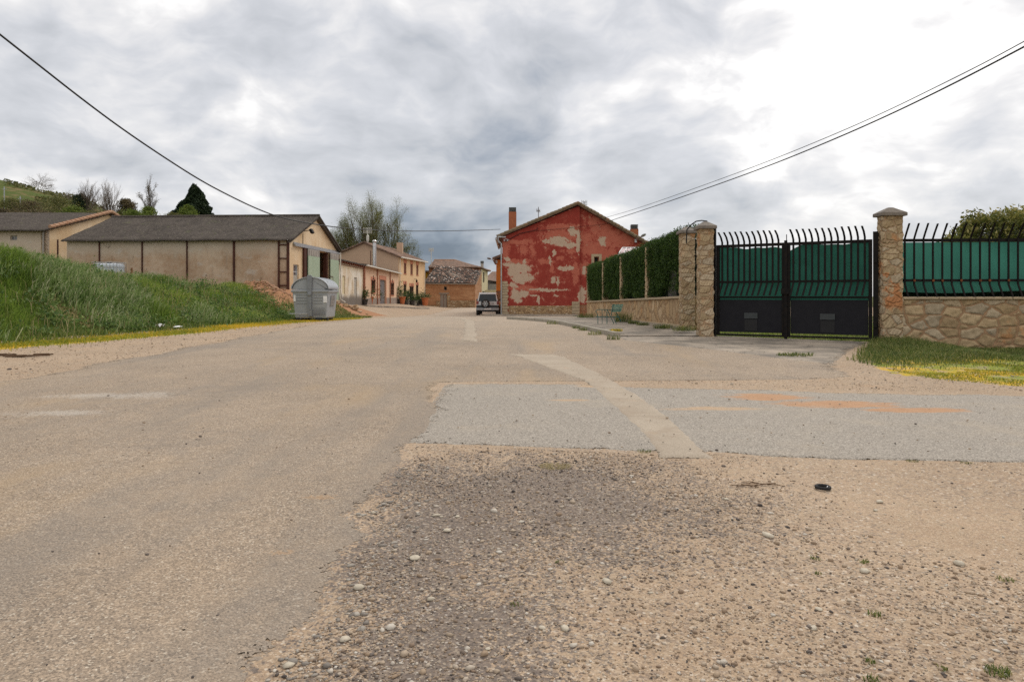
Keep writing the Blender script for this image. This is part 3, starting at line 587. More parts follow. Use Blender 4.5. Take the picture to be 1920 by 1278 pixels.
# ================================================================ ground
def axis(segs):
    out = []
    for a, b, st in segs: out += list(np.arange(a, b, st))
    return np.array(out+[segs[-1][1]], float)
gx = axis([(-1500,-300,150), (-300,-100,10), (-100,-26,1.5), (-26,16,.25), (16,60,2), (60,300,20), (300,1500,150)])
gy = axis([(-300,-20,20), (-20,4,1), (4,50,.25), (50,130,1), (130,300,10), (300,2600,100)])
XX, YY = np.meshgrid(gx, gy); ZZ = G(XX, YY)
nx, ny = len(gx), len(gy); ii = (np.arange(ny-1)[:, None]*nx+np.arange(nx-1)[None]).ravel()
WX0, WY0 = 8.36, 15.1
def behind(x, y):                                    # inside the walled garden
    gy_ = np.where(x < 4.95, 17.4-(x-4.95)*12.8, np.where(x < 8.3, 17.4-(x-4.95)*.675, 15.2))
    return (x > 3.9) & (y > gy_+.3) & (y < 48)
s_ = xe(YY)-XX
heap = lambda x, y, cx, cy, rx, ry: np.clip(1-np.sqrt(((x-cx)/rx)**2+((y-cy)/ry)**2), 0, 1)
HE = [(-13.5, 36.4, 1.5, .8, .34), (-12.0, 35.6, 1.5, .8, .30), (-11.9, 33.6, .7, 2.2, .08)]
earth = np.zeros_like(XX)
for cx, cy, rx, ry, hh in HE:
    q = heap(XX, YY, cx, cy, rx, ry); ZZ += sst(q*1.2)*hh*(1+.25*wob(XX*3, YY*3)); earth = np.maximum(earth, sst(q*1.8))
q = heap(XX, YY, -13.5, 26.3, .95, 1.0); ZZ -= sst(q*1.5)*.35; earth = np.maximum(earth, sst(q*1.9))
earth = np.maximum(earth, .78*sst((YY-28.5)/4)*sst((xe(YY)-.1-XX)/.6)*sst((XX+15)/2)*(YY < 47))
grass = np.where((s_ > .2) & (YY < 39), sst((s_-.2)/.6), 0.)
grass = np.maximum(grass, np.where((s_ > 0) & (YY >= 39) & (XX < -18), 1., 0.)); grass = np.maximum(grass, sst((YY-96)/6))
grass = np.where((earth > .35) & (YY < 50), grass*.25, grass); grass = np.where(behind(XX, YY), 1., grass)
def right_verge(x, y):                               # grassy verge between the ramp, the right wall and the grey strip
    xl_ = np.interp(y, [7.6, 8.4, 9.6, 11.5, 12.6, 14.7], [6.7, 5.7, 5.0, 5.55, 6.3, 7.85]); return np.clip((x-xl_-.15*wob(x*2, y*2))/.5, 0, 1)*np.clip((y-7.9-.12*wob(x*1.5, y))/.5, 0, 1)*(y < 15.3)
grass = np.maximum(grass, right_verge(XX, YY)*np.clip((YY-10.2)/2.2, .25, .9))
moss = np.where((YY > 8) & (YY < 34), np.exp(-((s_+.45+.3*wob(XX, YY*.6))/.7)**2)*1.1, 0.)
moss = np.maximum(moss, right_verge(XX, YY)*np.clip(.62-.1*(YY-11), .2, .62))
ground = fast('ground', np.stack([XX, YY, ZZ], 2), [np.stack([ii, ii+1, ii+nx+1, ii+nx], 1)], 'soil', None,
              {'grass': ('POINT', grass.ravel()), 'moss': ('POINT', moss.ravel()), 'earth': ('POINT', earth.ravel())}, smooth=True)
tag(ground, kind='structure')

def sheet(name, m, ts, lo, hi, dz, n=60, axis_='y', thick=.014, edgeband=(.12, .12), ends=(.25, .25)):
    """a thin layer following the ground; runs along ts with edges lo(t), hi(t)"""
    ts = np.asarray(ts); L, R = lo(ts), hi(ts); u = np.linspace(0, 1, n); u = .5-.5*np.cos(np.pi*u)
    A = L[:, None]+(R-L)[:, None]*u[None]; T = np.repeat(ts[:, None], n, 1)
    X_, Y_ = (A, T) if axis_ == 'y' else (T, A)
    eb = [q(ts)[:, None] if callable(q) else q for q in edgeband]; e = np.maximum(1-np.abs(A-L[:, None])/eb[0], 1-np.abs(R[:, None]-A)/eb[1]); te = np.maximum(1-(ts-ts[0])/ends[0], 1-(ts[-1]-ts)/ends[1])[:, None]; e = np.maximum(e, te); e = np.clip(e, 0, 1)
    Z_ = G(X_, Y_)+dz*(1-2*e)-.0015*(e > .5)          # the layer feathers out into the ground at its edges
    V = np.stack([X_, Y_, Z_], 2).reshape(-1, 3); k = len(ts)
    f = (np.arange(k-1)[:, None]*n+np.arange(n-1)[None]).ravel(); F = np.stack([f, f+1, f+n+1, f+n], 1)
    def skirt(idx, base):
        m_ = len(idx); B = V[idx]-np.array([0, 0, thick+.02]); j = np.arange(m_-1)
        return B, np.stack([idx[j], idx[j+1], base+j+1, base+j], 1)
    VV = [V]; FF = [F]; base = len(V)
    at = np.concatenate([e.ravel()]+[np.ones(len(q)) for q in VV[1:]])
    o = fast(name, np.concatenate(VV), FF, m, None, {'edge': ('POINT', at)})
    return tag(o, kind='structure')
def jag(t, amp, seed=0):
    r = np.random.default_rng(seed); out = np.zeros_like(t)
    for f, a in ((.7, 1), (1.9, .6), (4.3, .4), (9.7, .28), (21, .2), (47, .12)):
        out += a*np.sin(t*f*2*np.pi/2+r.uniform(0, 6.3))*(.6+.4*np.sin(t*f*.37+r.uniform(0, 6)))
    return out*amp
# main road surface: broken right edge near the camera, then widening over the whole square
RE = [gp(*q) for q in [(430,1330),(545,1278),(602,1200),(655,1130),(638,1068),(700,1008),(662,965),(742,918),(775,868),(790,840),(850,770),(850,735),(856,718),(870,716.5),(930,715.5),(1010,715),(1200,714),(1400,713),(1560,711),(1640,706)]]; RE.sort(key=lambda q: q[1])
ry = np.array([-6., .5]+[q[1] for q in RE]+[13.2, 17.2, 18, 26, 48, 62]); rx = np.array([-2.0, -1.4]+[q[0] for q in RE]+[6.4, 5.0, 4.2, 4.4, 4.6, 5])
tsr = np.concatenate([np.arange(-6, 1.4, .1), np.arange(1.4, 7, .012), np.arange(7, 20, .05), np.arange(20, 96, .5)])
def road_l(t): return np.interp(t, [-6, 9, 16, 26, 34, 44, 60, 96], [-6.8, -6.9, -7.0, -7.35, -7.3, -7.2, -7.5, -7.8])+jag(t, .10, 5)
def road_r(t): return np.interp(t, ry, rx)+jag(t, .055, 3)*np.interp(t, [0, 7, 9, 17, 18], [1, 1, 3, 2, 0])
sheet('road', 'old_asphalt', tsr, road_l, road_r, .006, 120, edgeband=(.6, lambda t: np.interp(t, [0, 6, 8, 10, 17], [.16, .16, .4, .7, .7])))
# grey resurfaced strip crossing the road
ST = [gp(*q) for q in [(772,716),(1090,716),(1200,722),(1400,727),(1600,732),(1920,738)]]; SB = [gp(*q) for q in [(770,834),(950,838),(1195,850),(1340,850),(1420,856),(1600,862),(1920,869)]]
tss = np.concatenate([np.arange(-1.12, 6, .015), np.arange(6, 22, .25)])
def st_hi(t): return np.interp(t, [q[0] for q in ST]+[22], [q[1] for q in ST]+[9.0])+jag(t, .05, 8)
def st_lo(t): return np.interp(t, [q[0] for q in SB]+[22], [q[1] for q in SB]+[5.0])+jag(t, .022, 9)
sheet('grey_road_strip', 'grey_asphalt', tss, st_lo, st_hi, .011, 70, 'x', thick=.012, edgeband=(lambda t: np.interp(t, [-1.2, 1.3, 2.0], [.14, .10, .035]), .4), ends=(.55, .1))
# pale concrete band over a pipe trench
CL = [gp(*q) for q in [(1233,862),(1190,812),(1150,768),(1092,716),(1020,688),(965,668),(915,656)]]; CR = [gp(*q) for q in [(1336,852),(1268,790),(1205,744),(1152,714),(1105,690),(1060,670),(1000,656)]]
tsc = np.arange(CL[0][1], CL[-1][1], .03)
sheet('pale_road_band', 'pale_concrete', tsc, lambda t: np.interp(t, [q[1] for q in CL], [q[0] for q in CL])+jag(t, .018, 2), lambda t: np.interp(t, [q[1] for q in CR], [q[0] for q in CR])+jag(t, .018, 4), .015, 24, edgeband=(.06, .06), ends=(.06, 1.3))
CL = [gp(*q) for q in [(800,648),(850,640),(858,618),(862,604),(850,597),(800,594)]]; CR = [gp(*q) for q in [(962,655),(912,644),(905,618),(900,602),(880,597),(845,593)]]
tsc = np.arange(CL[0][1], CL[-1][1], .1)
sheet('pale_road_patch', 'pale_concrete', tsc, lambda t: np.interp(t, [q[1] for q in CL], [q[0] for q in CL])+jag(t, .035, 12), lambda t: np.interp(t, [q[1] for q in CR], [q[0] for q in CR])+jag(t, .035, 14), .018, 24, edgeband=(.3, .3), ends=(1.6, 1.6))
# worn concrete ramp in front of the gate
AL = [(1.95, 16.9), (2.5, 16.0), (4.6, 13.4), (5.6, 11.9), (6.9, 11.3), (8.3, 12.2), (8.6, 13.4)]
AP = [gp(*q) for q in [(1160,640),(1250,650),(1340,660),(1430,672),(1520,684),(1588,691),(1604,676),(1622,660),(1650,646)]]
def ap_lo(t): return np.interp(t, [q[0] for q in AP], [q[1] for q in AP])+jag(t, .04, 21)
def ap_hi(t): return np.interp(t, [2.0, 4.5, 4.95, 8.36], [19.3, 19.3, 17.6, 15.2])
sheet('gate_ramp', 'worn_concrete', np.arange(AP[0][0], 8.2, .03), ap_lo, ap_hi, .014, 60, 'x', edgeband=(1.0, .05), ends=(.3, .05))

# raised pavement with a kerb along the garden wall
KP = [(-.2, 31.5), (1.25, 26.6), (1.6, 25.2), (2.15, 21.0), (2.62, 17.2)]
def kx(y): return np.interp(y, [q[1] for q in KP][::-1], [q[0] for q in KP][::-1])
ysk = np.arange(17.2, 31.5, .3); 
def pave(name, m, ys, lo, hi, dz, n=14):
    V = []; k = len(ys)
    for y in ys:
        for i in range(n):
            x = lo(y)+(hi(y)-lo(y))*i/(n-1); V.append((x, y, Gf(x, y)+dz*min(1, max(.3, (y-16.9)/2.6))))
    V = np.array(V); f = (np.arange(k-1)[:, None]*n+np.arange(n-1)[None]).ravel(); F = [np.stack([f, f+1, f+n+1, f+n], 1)]
    base = len(V); B = []
    for idx in (np.arange(k)*n, np.arange(n)):
        b = V[idx]-[0, 0, dz+.02]; j = np.arange(len(idx)-1); F.append(np.stack([idx[j], idx[j+1], base+j+1, base+j], 1)); B.append(b); base += len(b)
    return tag(fast(name, np.concatenate([V]+B), F, m), kind='structure')
pave('pavement', 'worn_concrete', np.append(ysk, 31.5), lambda y: kx(y)+.13, lambda y: 4.98-(y-19.8)*.075, .105)
mb = MB()
for i in range(len(KP)-1):
    (xa, ya), (xb, yb) = KP[i], KP[i+1]; L = math.hypot(xb-xa, yb-ya); q = max(1, int(L/1.0))
    for j in range(q):
        t0, t1 = j/q+.006, (j+1)/q-.006; za = Gf(xa, ya)
        p = [Vector((xa+(xb-xa)*t, ya+(yb-ya)*t, 0)) for t in (t0, t1)]; nn = Vector((yb-ya, xa-xb, 0)).normalized()*(-.065)
        dz = random.uniform(-.008, .008)
        slab(mb, [(*(a+s*nn).xy, Gf(a.x, a.y)+.125+dz) for a, s in ((p[0], -1), (p[1], -1), (p[1], 1), (p[0], 1))], .25)
tag(mb.build('kerb', 'kerb_concrete', bevel=.012), kind='structure')
mb = MB(); slab(mb, [(-1.95, 48.3, Gf(0,49)+.10), (4.6, 47.6, Gf(0,49)+.10), (4.6, 49.9, Gf(0,49)+.10), (-1.6, 49.9, Gf(0,49)+.10)], .2); tag(mb.build('house_pavement', 'worn_concrete', bevel=.02), kind='structure')
# low platform in front of the peach buildings
mb = MB(); slab(mb, [(-11.0, 52, Gf(-11,54)+.16), (-9.4, 78, Gf(-9.4,78)+.12), (-12.7, 78, Gf(-9.4,78)+.12), (-12.0, 52, Gf(-11,54)+.16)], .5); tag(mb.build('house_pavement', 'worn_concrete', bevel=.02), kind='structure')

k_ = 260; X = RNG.normal(-12.8, 1.0, k_); Y = RNG.normal(35.9, .55, k_); Zc = G(X, Y)
for h_ in HE: Zc = Zc+sst(heap(X, Y, *h_[:4])*1.2)*h_[4]
tag(stones('earth_clods', X, Y, Zc, np.clip(np.exp(RNG.normal(math.log(.05), .5, k_)), .02, .16), 'red_clay', flat=.7), kind='stuff')
# ================================================================ loose gravel
def scatter(k, x0, x1, y0, y1, dens):
    X = RNG.uniform(x0, x1, k); u = RNG.uniform(0, 1, k)
    Y = y0*(y1/y0)**(u)                         # denser towards the viewer
    keep = RNG.uniform(0, 1, k) < dens(X, Y); return X[keep], Y[keep]
def on_road(X, Y): return X < road_r(Y)-.01
def nz2(x, y, f, s): return .5+.5*wob(x*f, y*f, s)
def dn(X, Y):
    sb = np.interp(X, [q[0] for q in SB], [q[1] for q in SB]); d = np.where(on_road(X, Y) | (Y > sb-.02), 0, 1.)
    m_ = .25+.75*np.clip(1.6*nz2(X, Y, 1.7, 1)*nz2(X, Y, 4.1, 4)+.1, 0, 1); e = X-road_r(Y)
    return d*np.clip(m_+.5*np.exp(-(e/.5)**2)*(Y < 3)-np.clip((X-.9)*.35, 0, .5)*(.5+nz2(X, Y, 1.1, 2)), 0, 1)
X, Y = scatter(130000, -1.3, 4.6, 1.55, 6.6, dn); r = np.exp(RNG.normal(math.log(.0032), .42, len(X))); r = np.clip(r, .0016, .017)
dkz = np.exp(-(((X-.05)/1.1)**2+((Y-4.5)/1.0)**2)); rn = np.clip(RNG.beta(1.6, 1.3, len(X))-.42*dkz*RNG.uniform(.4, 1.2, len(X)), 0, 1)
tag(stones('gravel', X, Y, G(X, Y), r, 'gravel', rnd=rn), kind='stuff')
X, Y = scatter(9000, -9, 9, 1.6, 22, lambda x, y: np.where(on_road(x, y), .35+.5*nz2(x, y, .6, 3)**3, .9)); r = np.clip(np.exp(RNG.normal(math.log(.0042), .45, len(X))), .002, .02)
tag(stones('loose_grit', X, Y, G(X, Y)+.024, r, 'gravel', rnd=RNG.beta(1.2, 1.6, len(X))), kind='stuff')
X, Y = scatter(9000, -11.3, -6.6, 8.0, 30, lambda x, y: (x > xe(y)-.2)*.8+0*x); tag(stones('verge_gravel', X, Y, G(X, Y), np.clip(np.exp(RNG.normal(math.log(.006), .5, len(X))), .003, .04), 'gravel', rnd=RNG.beta(2., 1.8, len(X))), kind='stuff')
X, Y = scatter(8000, .2, 7.5, 8.0, 12.6, lambda x, y: ((y > st_hi(x)+.05) & (x > road_r(y)-.2))*.8); tag(stones('verge_gravel', X, Y, G(X, Y), np.clip(np.exp(RNG.normal(math.log(.0045), .45, len(X))), .003, .03), 'gravel', rnd=RNG.beta(2.4, 1.4, len(X))), kind='stuff')

X, Y = scatter(5200, -1.3, 4.6, 1.55, 6.4, dn); tag(stones('coarse_gravel', X, Y, G(X, Y), np.clip(np.exp(RNG.normal(math.log(.0075), .35, len(X))), .004, .02), 'gravel', rnd=np.clip(RNG.beta(2.6, 1.2, len(X)), 0, 1), flat=.55), kind='stuff')
k = 700; Yc = RNG.uniform(1.6, 4.6, k); Xc = road_r(Yc)+np.abs(RNG.normal(0, .16, k))-.03
tag(stones('asphalt_crumbs', Xc, Yc, G(Xc, Yc), np.clip(np.exp(RNG.normal(math.log(.0055), .5, k)), .003, .018), 'asphalt_crumb', flat=.45, sink=.3), kind='stuff')
# stones big enough to be told apart
BS = [(838,997,26,'pale grey flat stone'),(818,968,18,'pale round stone'),(828,969,14,'small cream stone'),(858,970,15,'small white stone'),(672,1106,34,'long pale grey stone'),(646,1205,32,'grey flat stone'),(778,1050,32,'flat grey stone flake'),(700,963,15,'white chip'),
      (808,1127,20,'oval cream stone'),(1017,1178,24,'large cream stone'),(1060,1180,24,'large yellowish stone'),(1138,1091,30,'flat cream stone'),(915,1222,20,'white stone'),(1220,1113,16,'round pinkish stone'),(1440,1005,30,'flat pale stone slab'),
      (1649,943,22,'round tan stone'),(1642,958,13,'small brown stone'),(1798,1058,32,'flat grey white stone'),(1535,1143,22,'white jagged stone'),(1620,1072,26,'flat cream slab'),(1525,1178,22,'blue grey stone'),(968,1024,12,'grey chip'),(540,1250,26,'pale broken stone'),(1362,938,16,'small pale stone')]
WH = ['beside the crumbling asphalt edge','on the dark gravel','in the loose gravel at the bottom','on the sandy ground','near the centre of the gravel']
for i, (px, py, wpx, d) in enumerate(BS):
    c = gp(px, py); rr = wpx/1280*c[1]/2*.8
    wh = WH[0] if px < 760 else (WH[1] if px < 1000 and py < 1060 else (WH[2] if px < 1250 and py > 1080 else (WH[3] if px > 1250 else WH[4])))
    near = {1649:'behind the smaller brown one, right of the rubber ring',1642:'touching the round tan one right of the rubber ring',818:'the left of a touching pair on the dark gravel',828:'the right of a touching pair on the dark gravel'}.get(px, wh)
    o = stones('stone', np.array([c[0]]), np.array([c[1]]), np.array([Gf(*c)]), np.array([rr]), 'pale_stone', flat=.42, sink=.2)
    if i % 3 == 0: o.modifiers.new('s', 'SUBSURF').levels = 1; o.modifiers['s'].render_levels = 1
    tag(o, f'{d} {near}', 'stone', 'larger stones on the ground')
# black rubber ring
c = gp(1543, 917); t = thing('rubber_ring', (c[0], c[1], Gf(*c)+.006), 'small black rubber ring lying on the sandy gravel', 'ring')
mb = MB(); R_ = .044; mb.lathe([(R_-.012,.0),(R_,.0),(R_+.002,.006),(R_+.001,.014),(R_-.006,.018),(R_-.013,.013),(R_-.014,.004)], n=28); mb.f = mb.f[:-2]
for j in range(28): mb.f.append((6*28+j, 6*28+(j+1) % 28, (j+1) % 28, j))
mb.build('ring_body', 'rubber', t, local=True, smooth=True)
mb = MB(); mb.tube([(R_*.2,-.03,.008),(R_*.9,.02,.012),(R_*.4,.035,.012)], .003, 6); mb.build('wire_core', 'steel_galv', t, local=True)
# small tufts and twigs
def tuft(px, py, wpx, k, h, m, name, label, cat, group=None, lean=.9):
    c = gp(px, py); s = wpx/1280*c[1]/2; a = RNG.uniform(0, 6.28, k); q = np.sqrt(RNG.uniform(0, 1, k)); X = c[0]+np.cos(a)*q*s; Y = c[1]+np.sin(a)*q*s*.8
    o = blades(name, X, Y, G(X, Y)+.0, h, .0035 if c[1] < 8 else .01, m, lean=lean); return tag(o, label, cat, group)
GW = 'small weeds growing in the gravel'
for px, py, wpx, k, h, lb in [(1048,1057,22,50,.012,'tiny bright green weed in the dark centre gravel'),(965,1137,26,34,.018,'small green weed between the pale stones'),(1530,1048,26,40,.02,'small grey green weed on the left of two on the sand'),
    (1621,1056,26,50,.022,'small bushy weed on the sand below the tan stone'),(1534,1079,18,40,.016,'tiny round green weed on bare sand'),(1640,1157,34,60,.02,'flat green weed in the lower sandy ground'),(1632,1247,26,50,.02,'small weed near the bottom edge on orange sand'),
    (1872,1262,60,170,.03,'widest dark green weed in the bottom corner'),(1635,1276,40,90,.02,'green weed cut by the bottom edge of the view'),(1768,1260,26,50,.02,'small dark weed left of the widest weed'),(1710,866,30,60,.02,'green weed at the edge of the grey strip'),(1812,868,30,70,.02,'second green weed at the edge of the grey strip, further right'),
    (1209,848,34,90,.03,'green weed at the corner of the pale concrete band'),(1885,1090,40,60,.02,'sparse weed far right in the gravel')]:
    tuft(px, py, wpx*.8, int(k*.55), h*.8, 'short_grass', 'weed', lb, 'weed', GW)
tuft(1041, 876, 60, 260, .02, 'dry_grass', 'dry_grass_clump', 'clump of dry yellow grass on the dark gravel', 'dry grass', lean=2.2)
c = gp(1425, 910); mb = MB()
for k in range(7):
    a = random.uniform(-.3, .5); x, y = c[0]+random.uniform(-.12, .12), c[1]+random.uniform(-.06, .06); L = random.uniform(.08, .2)
    mb.tube([(x-L/2*math.cos(a), y-L/2*math.sin(a), Gf(x,y)+.008), (x, y+.008, Gf(x,y)+.012), (x+L/2*math.cos(a), y+L/2*math.sin(a), Gf(x,y)+.006)], .0022, 5)
tag(mb.build('twig_litter', 'twig_litter'), 'thin brown twigs scattered together on the sand left of the rubber ring', 'twigs')
# ================================================================ buildings
def window(fr, root, r, dep=.12, pane='glass_dark', frame='shutter_brown', fw=.05, mull=(0, 0), sill=None, name='window', b=0, label=None):
    """window in opening r=(a0,a1,z0,z1) of frame fr; frame with pane (and sill) below it in the tree"""
    a0, a1, z0, z1 = r; mb = MB(fr.M)
    y1 = b-dep+.05; y0 = b-dep
    mb.box(a0, a0+fw, y0, y1, z0, z1); mb.box(a1-fw, a1, y0, y1, z0, z1); mb.box(a0+fw, a1-fw, y0, y1, z1-fw, z1); mb.box(a0+fw, a1-fw, y0, y1, z0, z0+fw)
    for i in range(mull[0]): x = a0+(a1-a0)*(i+1)/(mull[0]+1); mb.box(x-.015, x+.015, y0, y1-.012, z0+fw, z1-fw)
    for i in range(mull[1]): z = z0+(z1-z0)*(i+1)/(mull[1]+1); mb.box(a0+fw, a1-fw, y0, y1-.015, z-.015, z+.015)
    o = mb.build(name, frame, root)
    if label: o['label'] = label
    MB(fr.M).box(a0+fw*.5, a1-fw*.5, y0+.005, y0+.022, z0+fw*.5, z1-fw*.5).build('pane', pane, o)
    if sill: MB(fr.M).box(a0-.06, a1+.06, b-dep*.5, b+.06, z0-.07, z0-.002).build('sill', sill, o)
    return o
def bars(fr, parent, r, k, b=.02, m='black_iron', rr=.012, top=True):
    a0, a1, z0, z1 = r; mb = MB(fr.M)
    for i in range(k): x = a0+(a1-a0)*(i+.5)/k; mb.tube([(x, b, z0), (x, b, z1)], rr, 5)
    mb.tube([(a0, b, z0+.1), (a1, b, z0+.1)], rr, 5); mb.tube([(a0, b, z1-.1), (a1, b, z1-.1)], rr, 5)
    if top:                                   # pointed ironwork above
        c = (a0+a1)/2; mb.tube([(a0, b, z1), (c-.08, b, z1+.14), (c, b, z1+.42), (c+.08, b, z1+.14), (a1, b, z1)], rr*1.6, 5); mb.box(c-.07, c+.07, b-.01, b+.01, z1+.05, z1+.2)
    return mb.build('grille', m, parent)

# ---- long barn with the corrugated roof
C1 = Vector((-12.4, 38.0)); C2 = Vector((-11.9, 46.3)); dL = Vector((-.998, .06)); CL_ = C1+dL*12.75; BEK = CL_+(C2-C1)
barn = thing('barn', (-18, 40, 1.6), 'long rendered barn with dark corrugated roof and green sliding doors in its gable', 'barn')
FW = Fr(CL_, C1); FG = Fr(C1, C2)                  # long wall, gable wall
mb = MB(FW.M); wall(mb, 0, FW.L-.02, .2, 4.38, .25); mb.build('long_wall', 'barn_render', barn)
rA = FG.rect(550, 508, 560, 532); dA0, _ = FG.at(572, 480); dA1, _ = FG.at(631, 480); a594, _ = FG.at(594, 500); a612, _ = FG.at(612, 500)
rW = (rA[0], rA[1], 1.75, 2.95)
zr = 4.32
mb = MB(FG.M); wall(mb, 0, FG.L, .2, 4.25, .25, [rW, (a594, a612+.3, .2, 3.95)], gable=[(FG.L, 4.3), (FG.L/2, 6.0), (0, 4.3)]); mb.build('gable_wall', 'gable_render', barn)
FB = Fr(BEK, C2); mb = MB(FB.M); mb.box(0, FB.L-.3, 0, .2, 0, 4.3); FL = Fr(CL_, BEK); mb2 = MB(FL.M); wall(mb2, .05, FL.L-.05, .5, 4.3, .2, gable=[(FL.L-.05, 4.3), (FL.L/2, 6.0), (.05, 4.3)])
mb.build('back_wall', 'barn_render', barn); mb2.build('end_wall', 'barn_render', barn)
# dark floor/back inside is simply the unlit interior
def roof2(name, A, B, Cc, Dd, ridge_a, ridge_b, m, parent, th=.07, over=.25, wave=.177, amp=.022, sag=0.):
    """two wavy slopes; A,B front eaves ends, Cc,Dd back eaves ends (3D), ridge_a over A/Cc, ridge_b over B/Dd"""
    obs = []
    for e0, e1 in ((A, B), (Cc, Dd)):
        e0, e1, r0, r1 = map(Vector, (e0, e1, ridge_a, ridge_b)); L = (e1-e0).length; k = int(L/wave*4); V = []; m_ = 14
        for i in range(k+1):
            t = i/k; e = e0.lerp(e1, t); r = r0.lerp(r1, t); dwn = (e-r).normalized()*over; e = e+dwn
            for j in range(m_+1):
                s = j/m_; p = e.lerp(r, s); st_ = .03*((s*5) % 1) if s < 1 else .0
                V.append((p.x, p.y, p.z+amp*math.sin(t*L/wave*2*math.pi)-st_*.8-sag*math.sin(s*math.pi)*(.5+.5*math.sin(t*9))+.012*math.sin(t*31+s*7)))
        V = np.array(V); n_ = m_+1; f = (np.arange(k)[:, None]*n_+np.arange(n_-1)[None]).ravel(); F = np.stack([f, f+1, f+n_+1, f+n_], 1)
        V2 = V-[0, 0, th]; F2 = F[:, ::-1]+len(V); q = np.arange(k)*n_; g = np.arange(n_-1)
        F3 = np.stack([q, q+n_, q+n_+len(V), q+len(V)], 1); F4 = np.stack([g, g+1, g+1+len(V), g+len(V)], 1); F5 = F4+k*n_
        obs.append((np.concatenate([V, V2]), [F, F2, F3, F4, F5]))
    a, b = obs; V = np.concatenate([a[0], b[0]]); F = a[1]+[f+len(a[0]) for f in b[1]]
    o = fast(name, V, F, m, parent); return o
up = Vector((0, 0, 1))
def V3(p, z): return Vector((p.x, p.y, z))
nx_ = (C1-CL_).normalized()*.28
rf = roof2('roof', V3(CL_-nx_, 4.42), V3(C1+nx_, 4.42), V3(BEK-nx_, 4.42), V3(C2+nx_, 4.42), V3((CL_+BEK)/2-nx_, 6.12), V3((C1+C2)/2+nx_, 6.12), 'corrugated_roof', barn, over=.35)
MB().tube([V3((CL_+BEK)/2-nx_, 6.12), V3((C1+C2)/2+nx_, 6.12)], .09, 8).build('ridge_cap', 'corrugated_roof', rf)
# gable verge boards
mb = MB(FG.M); zt = 6.02
for s0, s1 in (((-.3, 4.2), (FG.L/2, 6.02)), ((FG.L+.3, 4.2), (FG.L/2, 6.02))):
    mb.add([(s0[0], .02, s0[1]), (s1[0], .02, s1[1]), (s1[0], .02, s1[1]-.10), (s0[0], .02, s0[1]-.10), (s0[0], .2, s0[1]), (s1[0], .2, s1[1]), (s1[0], .2, s1[1]-.10), (s0[0], .2, s0[1]-.10)], [(0,1,2,3), (7,6,5,4), (0,4,5,1), (1,5,6,2), (2,6,7,3), (3,7,4,0)])
mb.build('verge_board', 'corrugated_roof', rf)
for px in (109, 187, 267, 351, 439):
    a, _ = FW.at(px, 450); mb = MB(FW.M); w_ = .032 if px != 439 else .055
    mb.box(a-w_, a+w_, .002, .06, .6, 4.36); mb.build('steel_column', 'rust_brown', barn)
# lattice corner column
mb = MB(FW.M); L = FW.L
mb.box(L-.62, L-.54, .003, .09, .7, 4.3); mb.box(L-.12, L+.02, .003, .09, .7, 4.3)
for i in range(4): z = 1.75+i*.75; mb.box(L-.54, L-.12, .01, .07, z-.03, z+.03)
mb.build('lattice_column', 'rust_brown', barn)
# doors
aP, _ = FG.at(567, 480)
mb = MB(FG.M); mb.box(aP, dA0, .01, .12, .5, 4.0); mb.build('door_post', 'rust_brown', barn); mb = MB(FG.M); mb.box(a612-.02, a612+.22, -.2, .03, .5, 3.98); mb.build('door_post', 'rust_brown', barn)
mb = MB(FG.M); mb.box(FG.at(549, 450)[0], FG.L+.4, .06, .16, 3.98, 4.1); mb.box(FG.at(549, 450)[0], FG.L+.4, .03, .06, 4.02, 4.2); mb.build('door_rail', 'steel_galv', barn)
for a0, a1 in ((dA0+.03, a594), (a612+.3, FG.L-.05)):
    mb = MB(FG.M); mb.box(a0, a1, .14, .19, .45, 3.55); d = mb.build('sliding_door', 'green_sheet', barn)
    mb = MB(FG.M); mb.box(a0, a1, .14, .18, 3.56, 3.96)
    k = 5
    for i in range(k): x = a0+(a1-a0)*(i+.5)/k; mb.box(x-.05, x+.05, .18, .20, 3.62, 3.9)
    mb.build('door_header', 'grey_wall', d)
    if a0 > a594:
        mb = MB(FG.M); q0, _ = FG.at(613.5, 520); q1, _ = FG.at(619, 520); mb.box(q0, q1, .192, .205, 2.4, 2.45); mb.box(q1-.04, q1, .192, .205, .8, 2.4); mb.build('wicket_frame', 'rust_brown', d)
window(FG, barn, rW, .14, 'glass_dark', 'white_plastic', .05, (2, 2), name='window')
mb = MB(FG.M); mb.box(rW[0]+.06, rW[1]-.06, -.10, -.07, rW[2]+.05, (rW[2]+rW[3])/2); mb.build('window_board', 'pot_pale', barn)
a, z = FG.at(571, 436); mb = MB(FG.M); mb.tube([(a-.3, .02, z+.05), (a-.3, .5, z+.1)], .02, 6); mb.tube([(a-.3, .02, z-.1), (a-.3, .02, z-1.3)], .015, 5); mb.box(a-.42, a-.1, .45, .6, z-.08, z+.18, R=Matrix.Rotation(.5, 3, 'X')); mb.build('floodlight', 'black_iron', barn)
mb = MB(FG.M); mb.tube([(FG.L+.05, .25, 4.1), (FG.L+.05, .25, .95), (FG.L+.15, .55, .72)], .05, 8); mb.build('downpipe', 'white_pipe', barn)

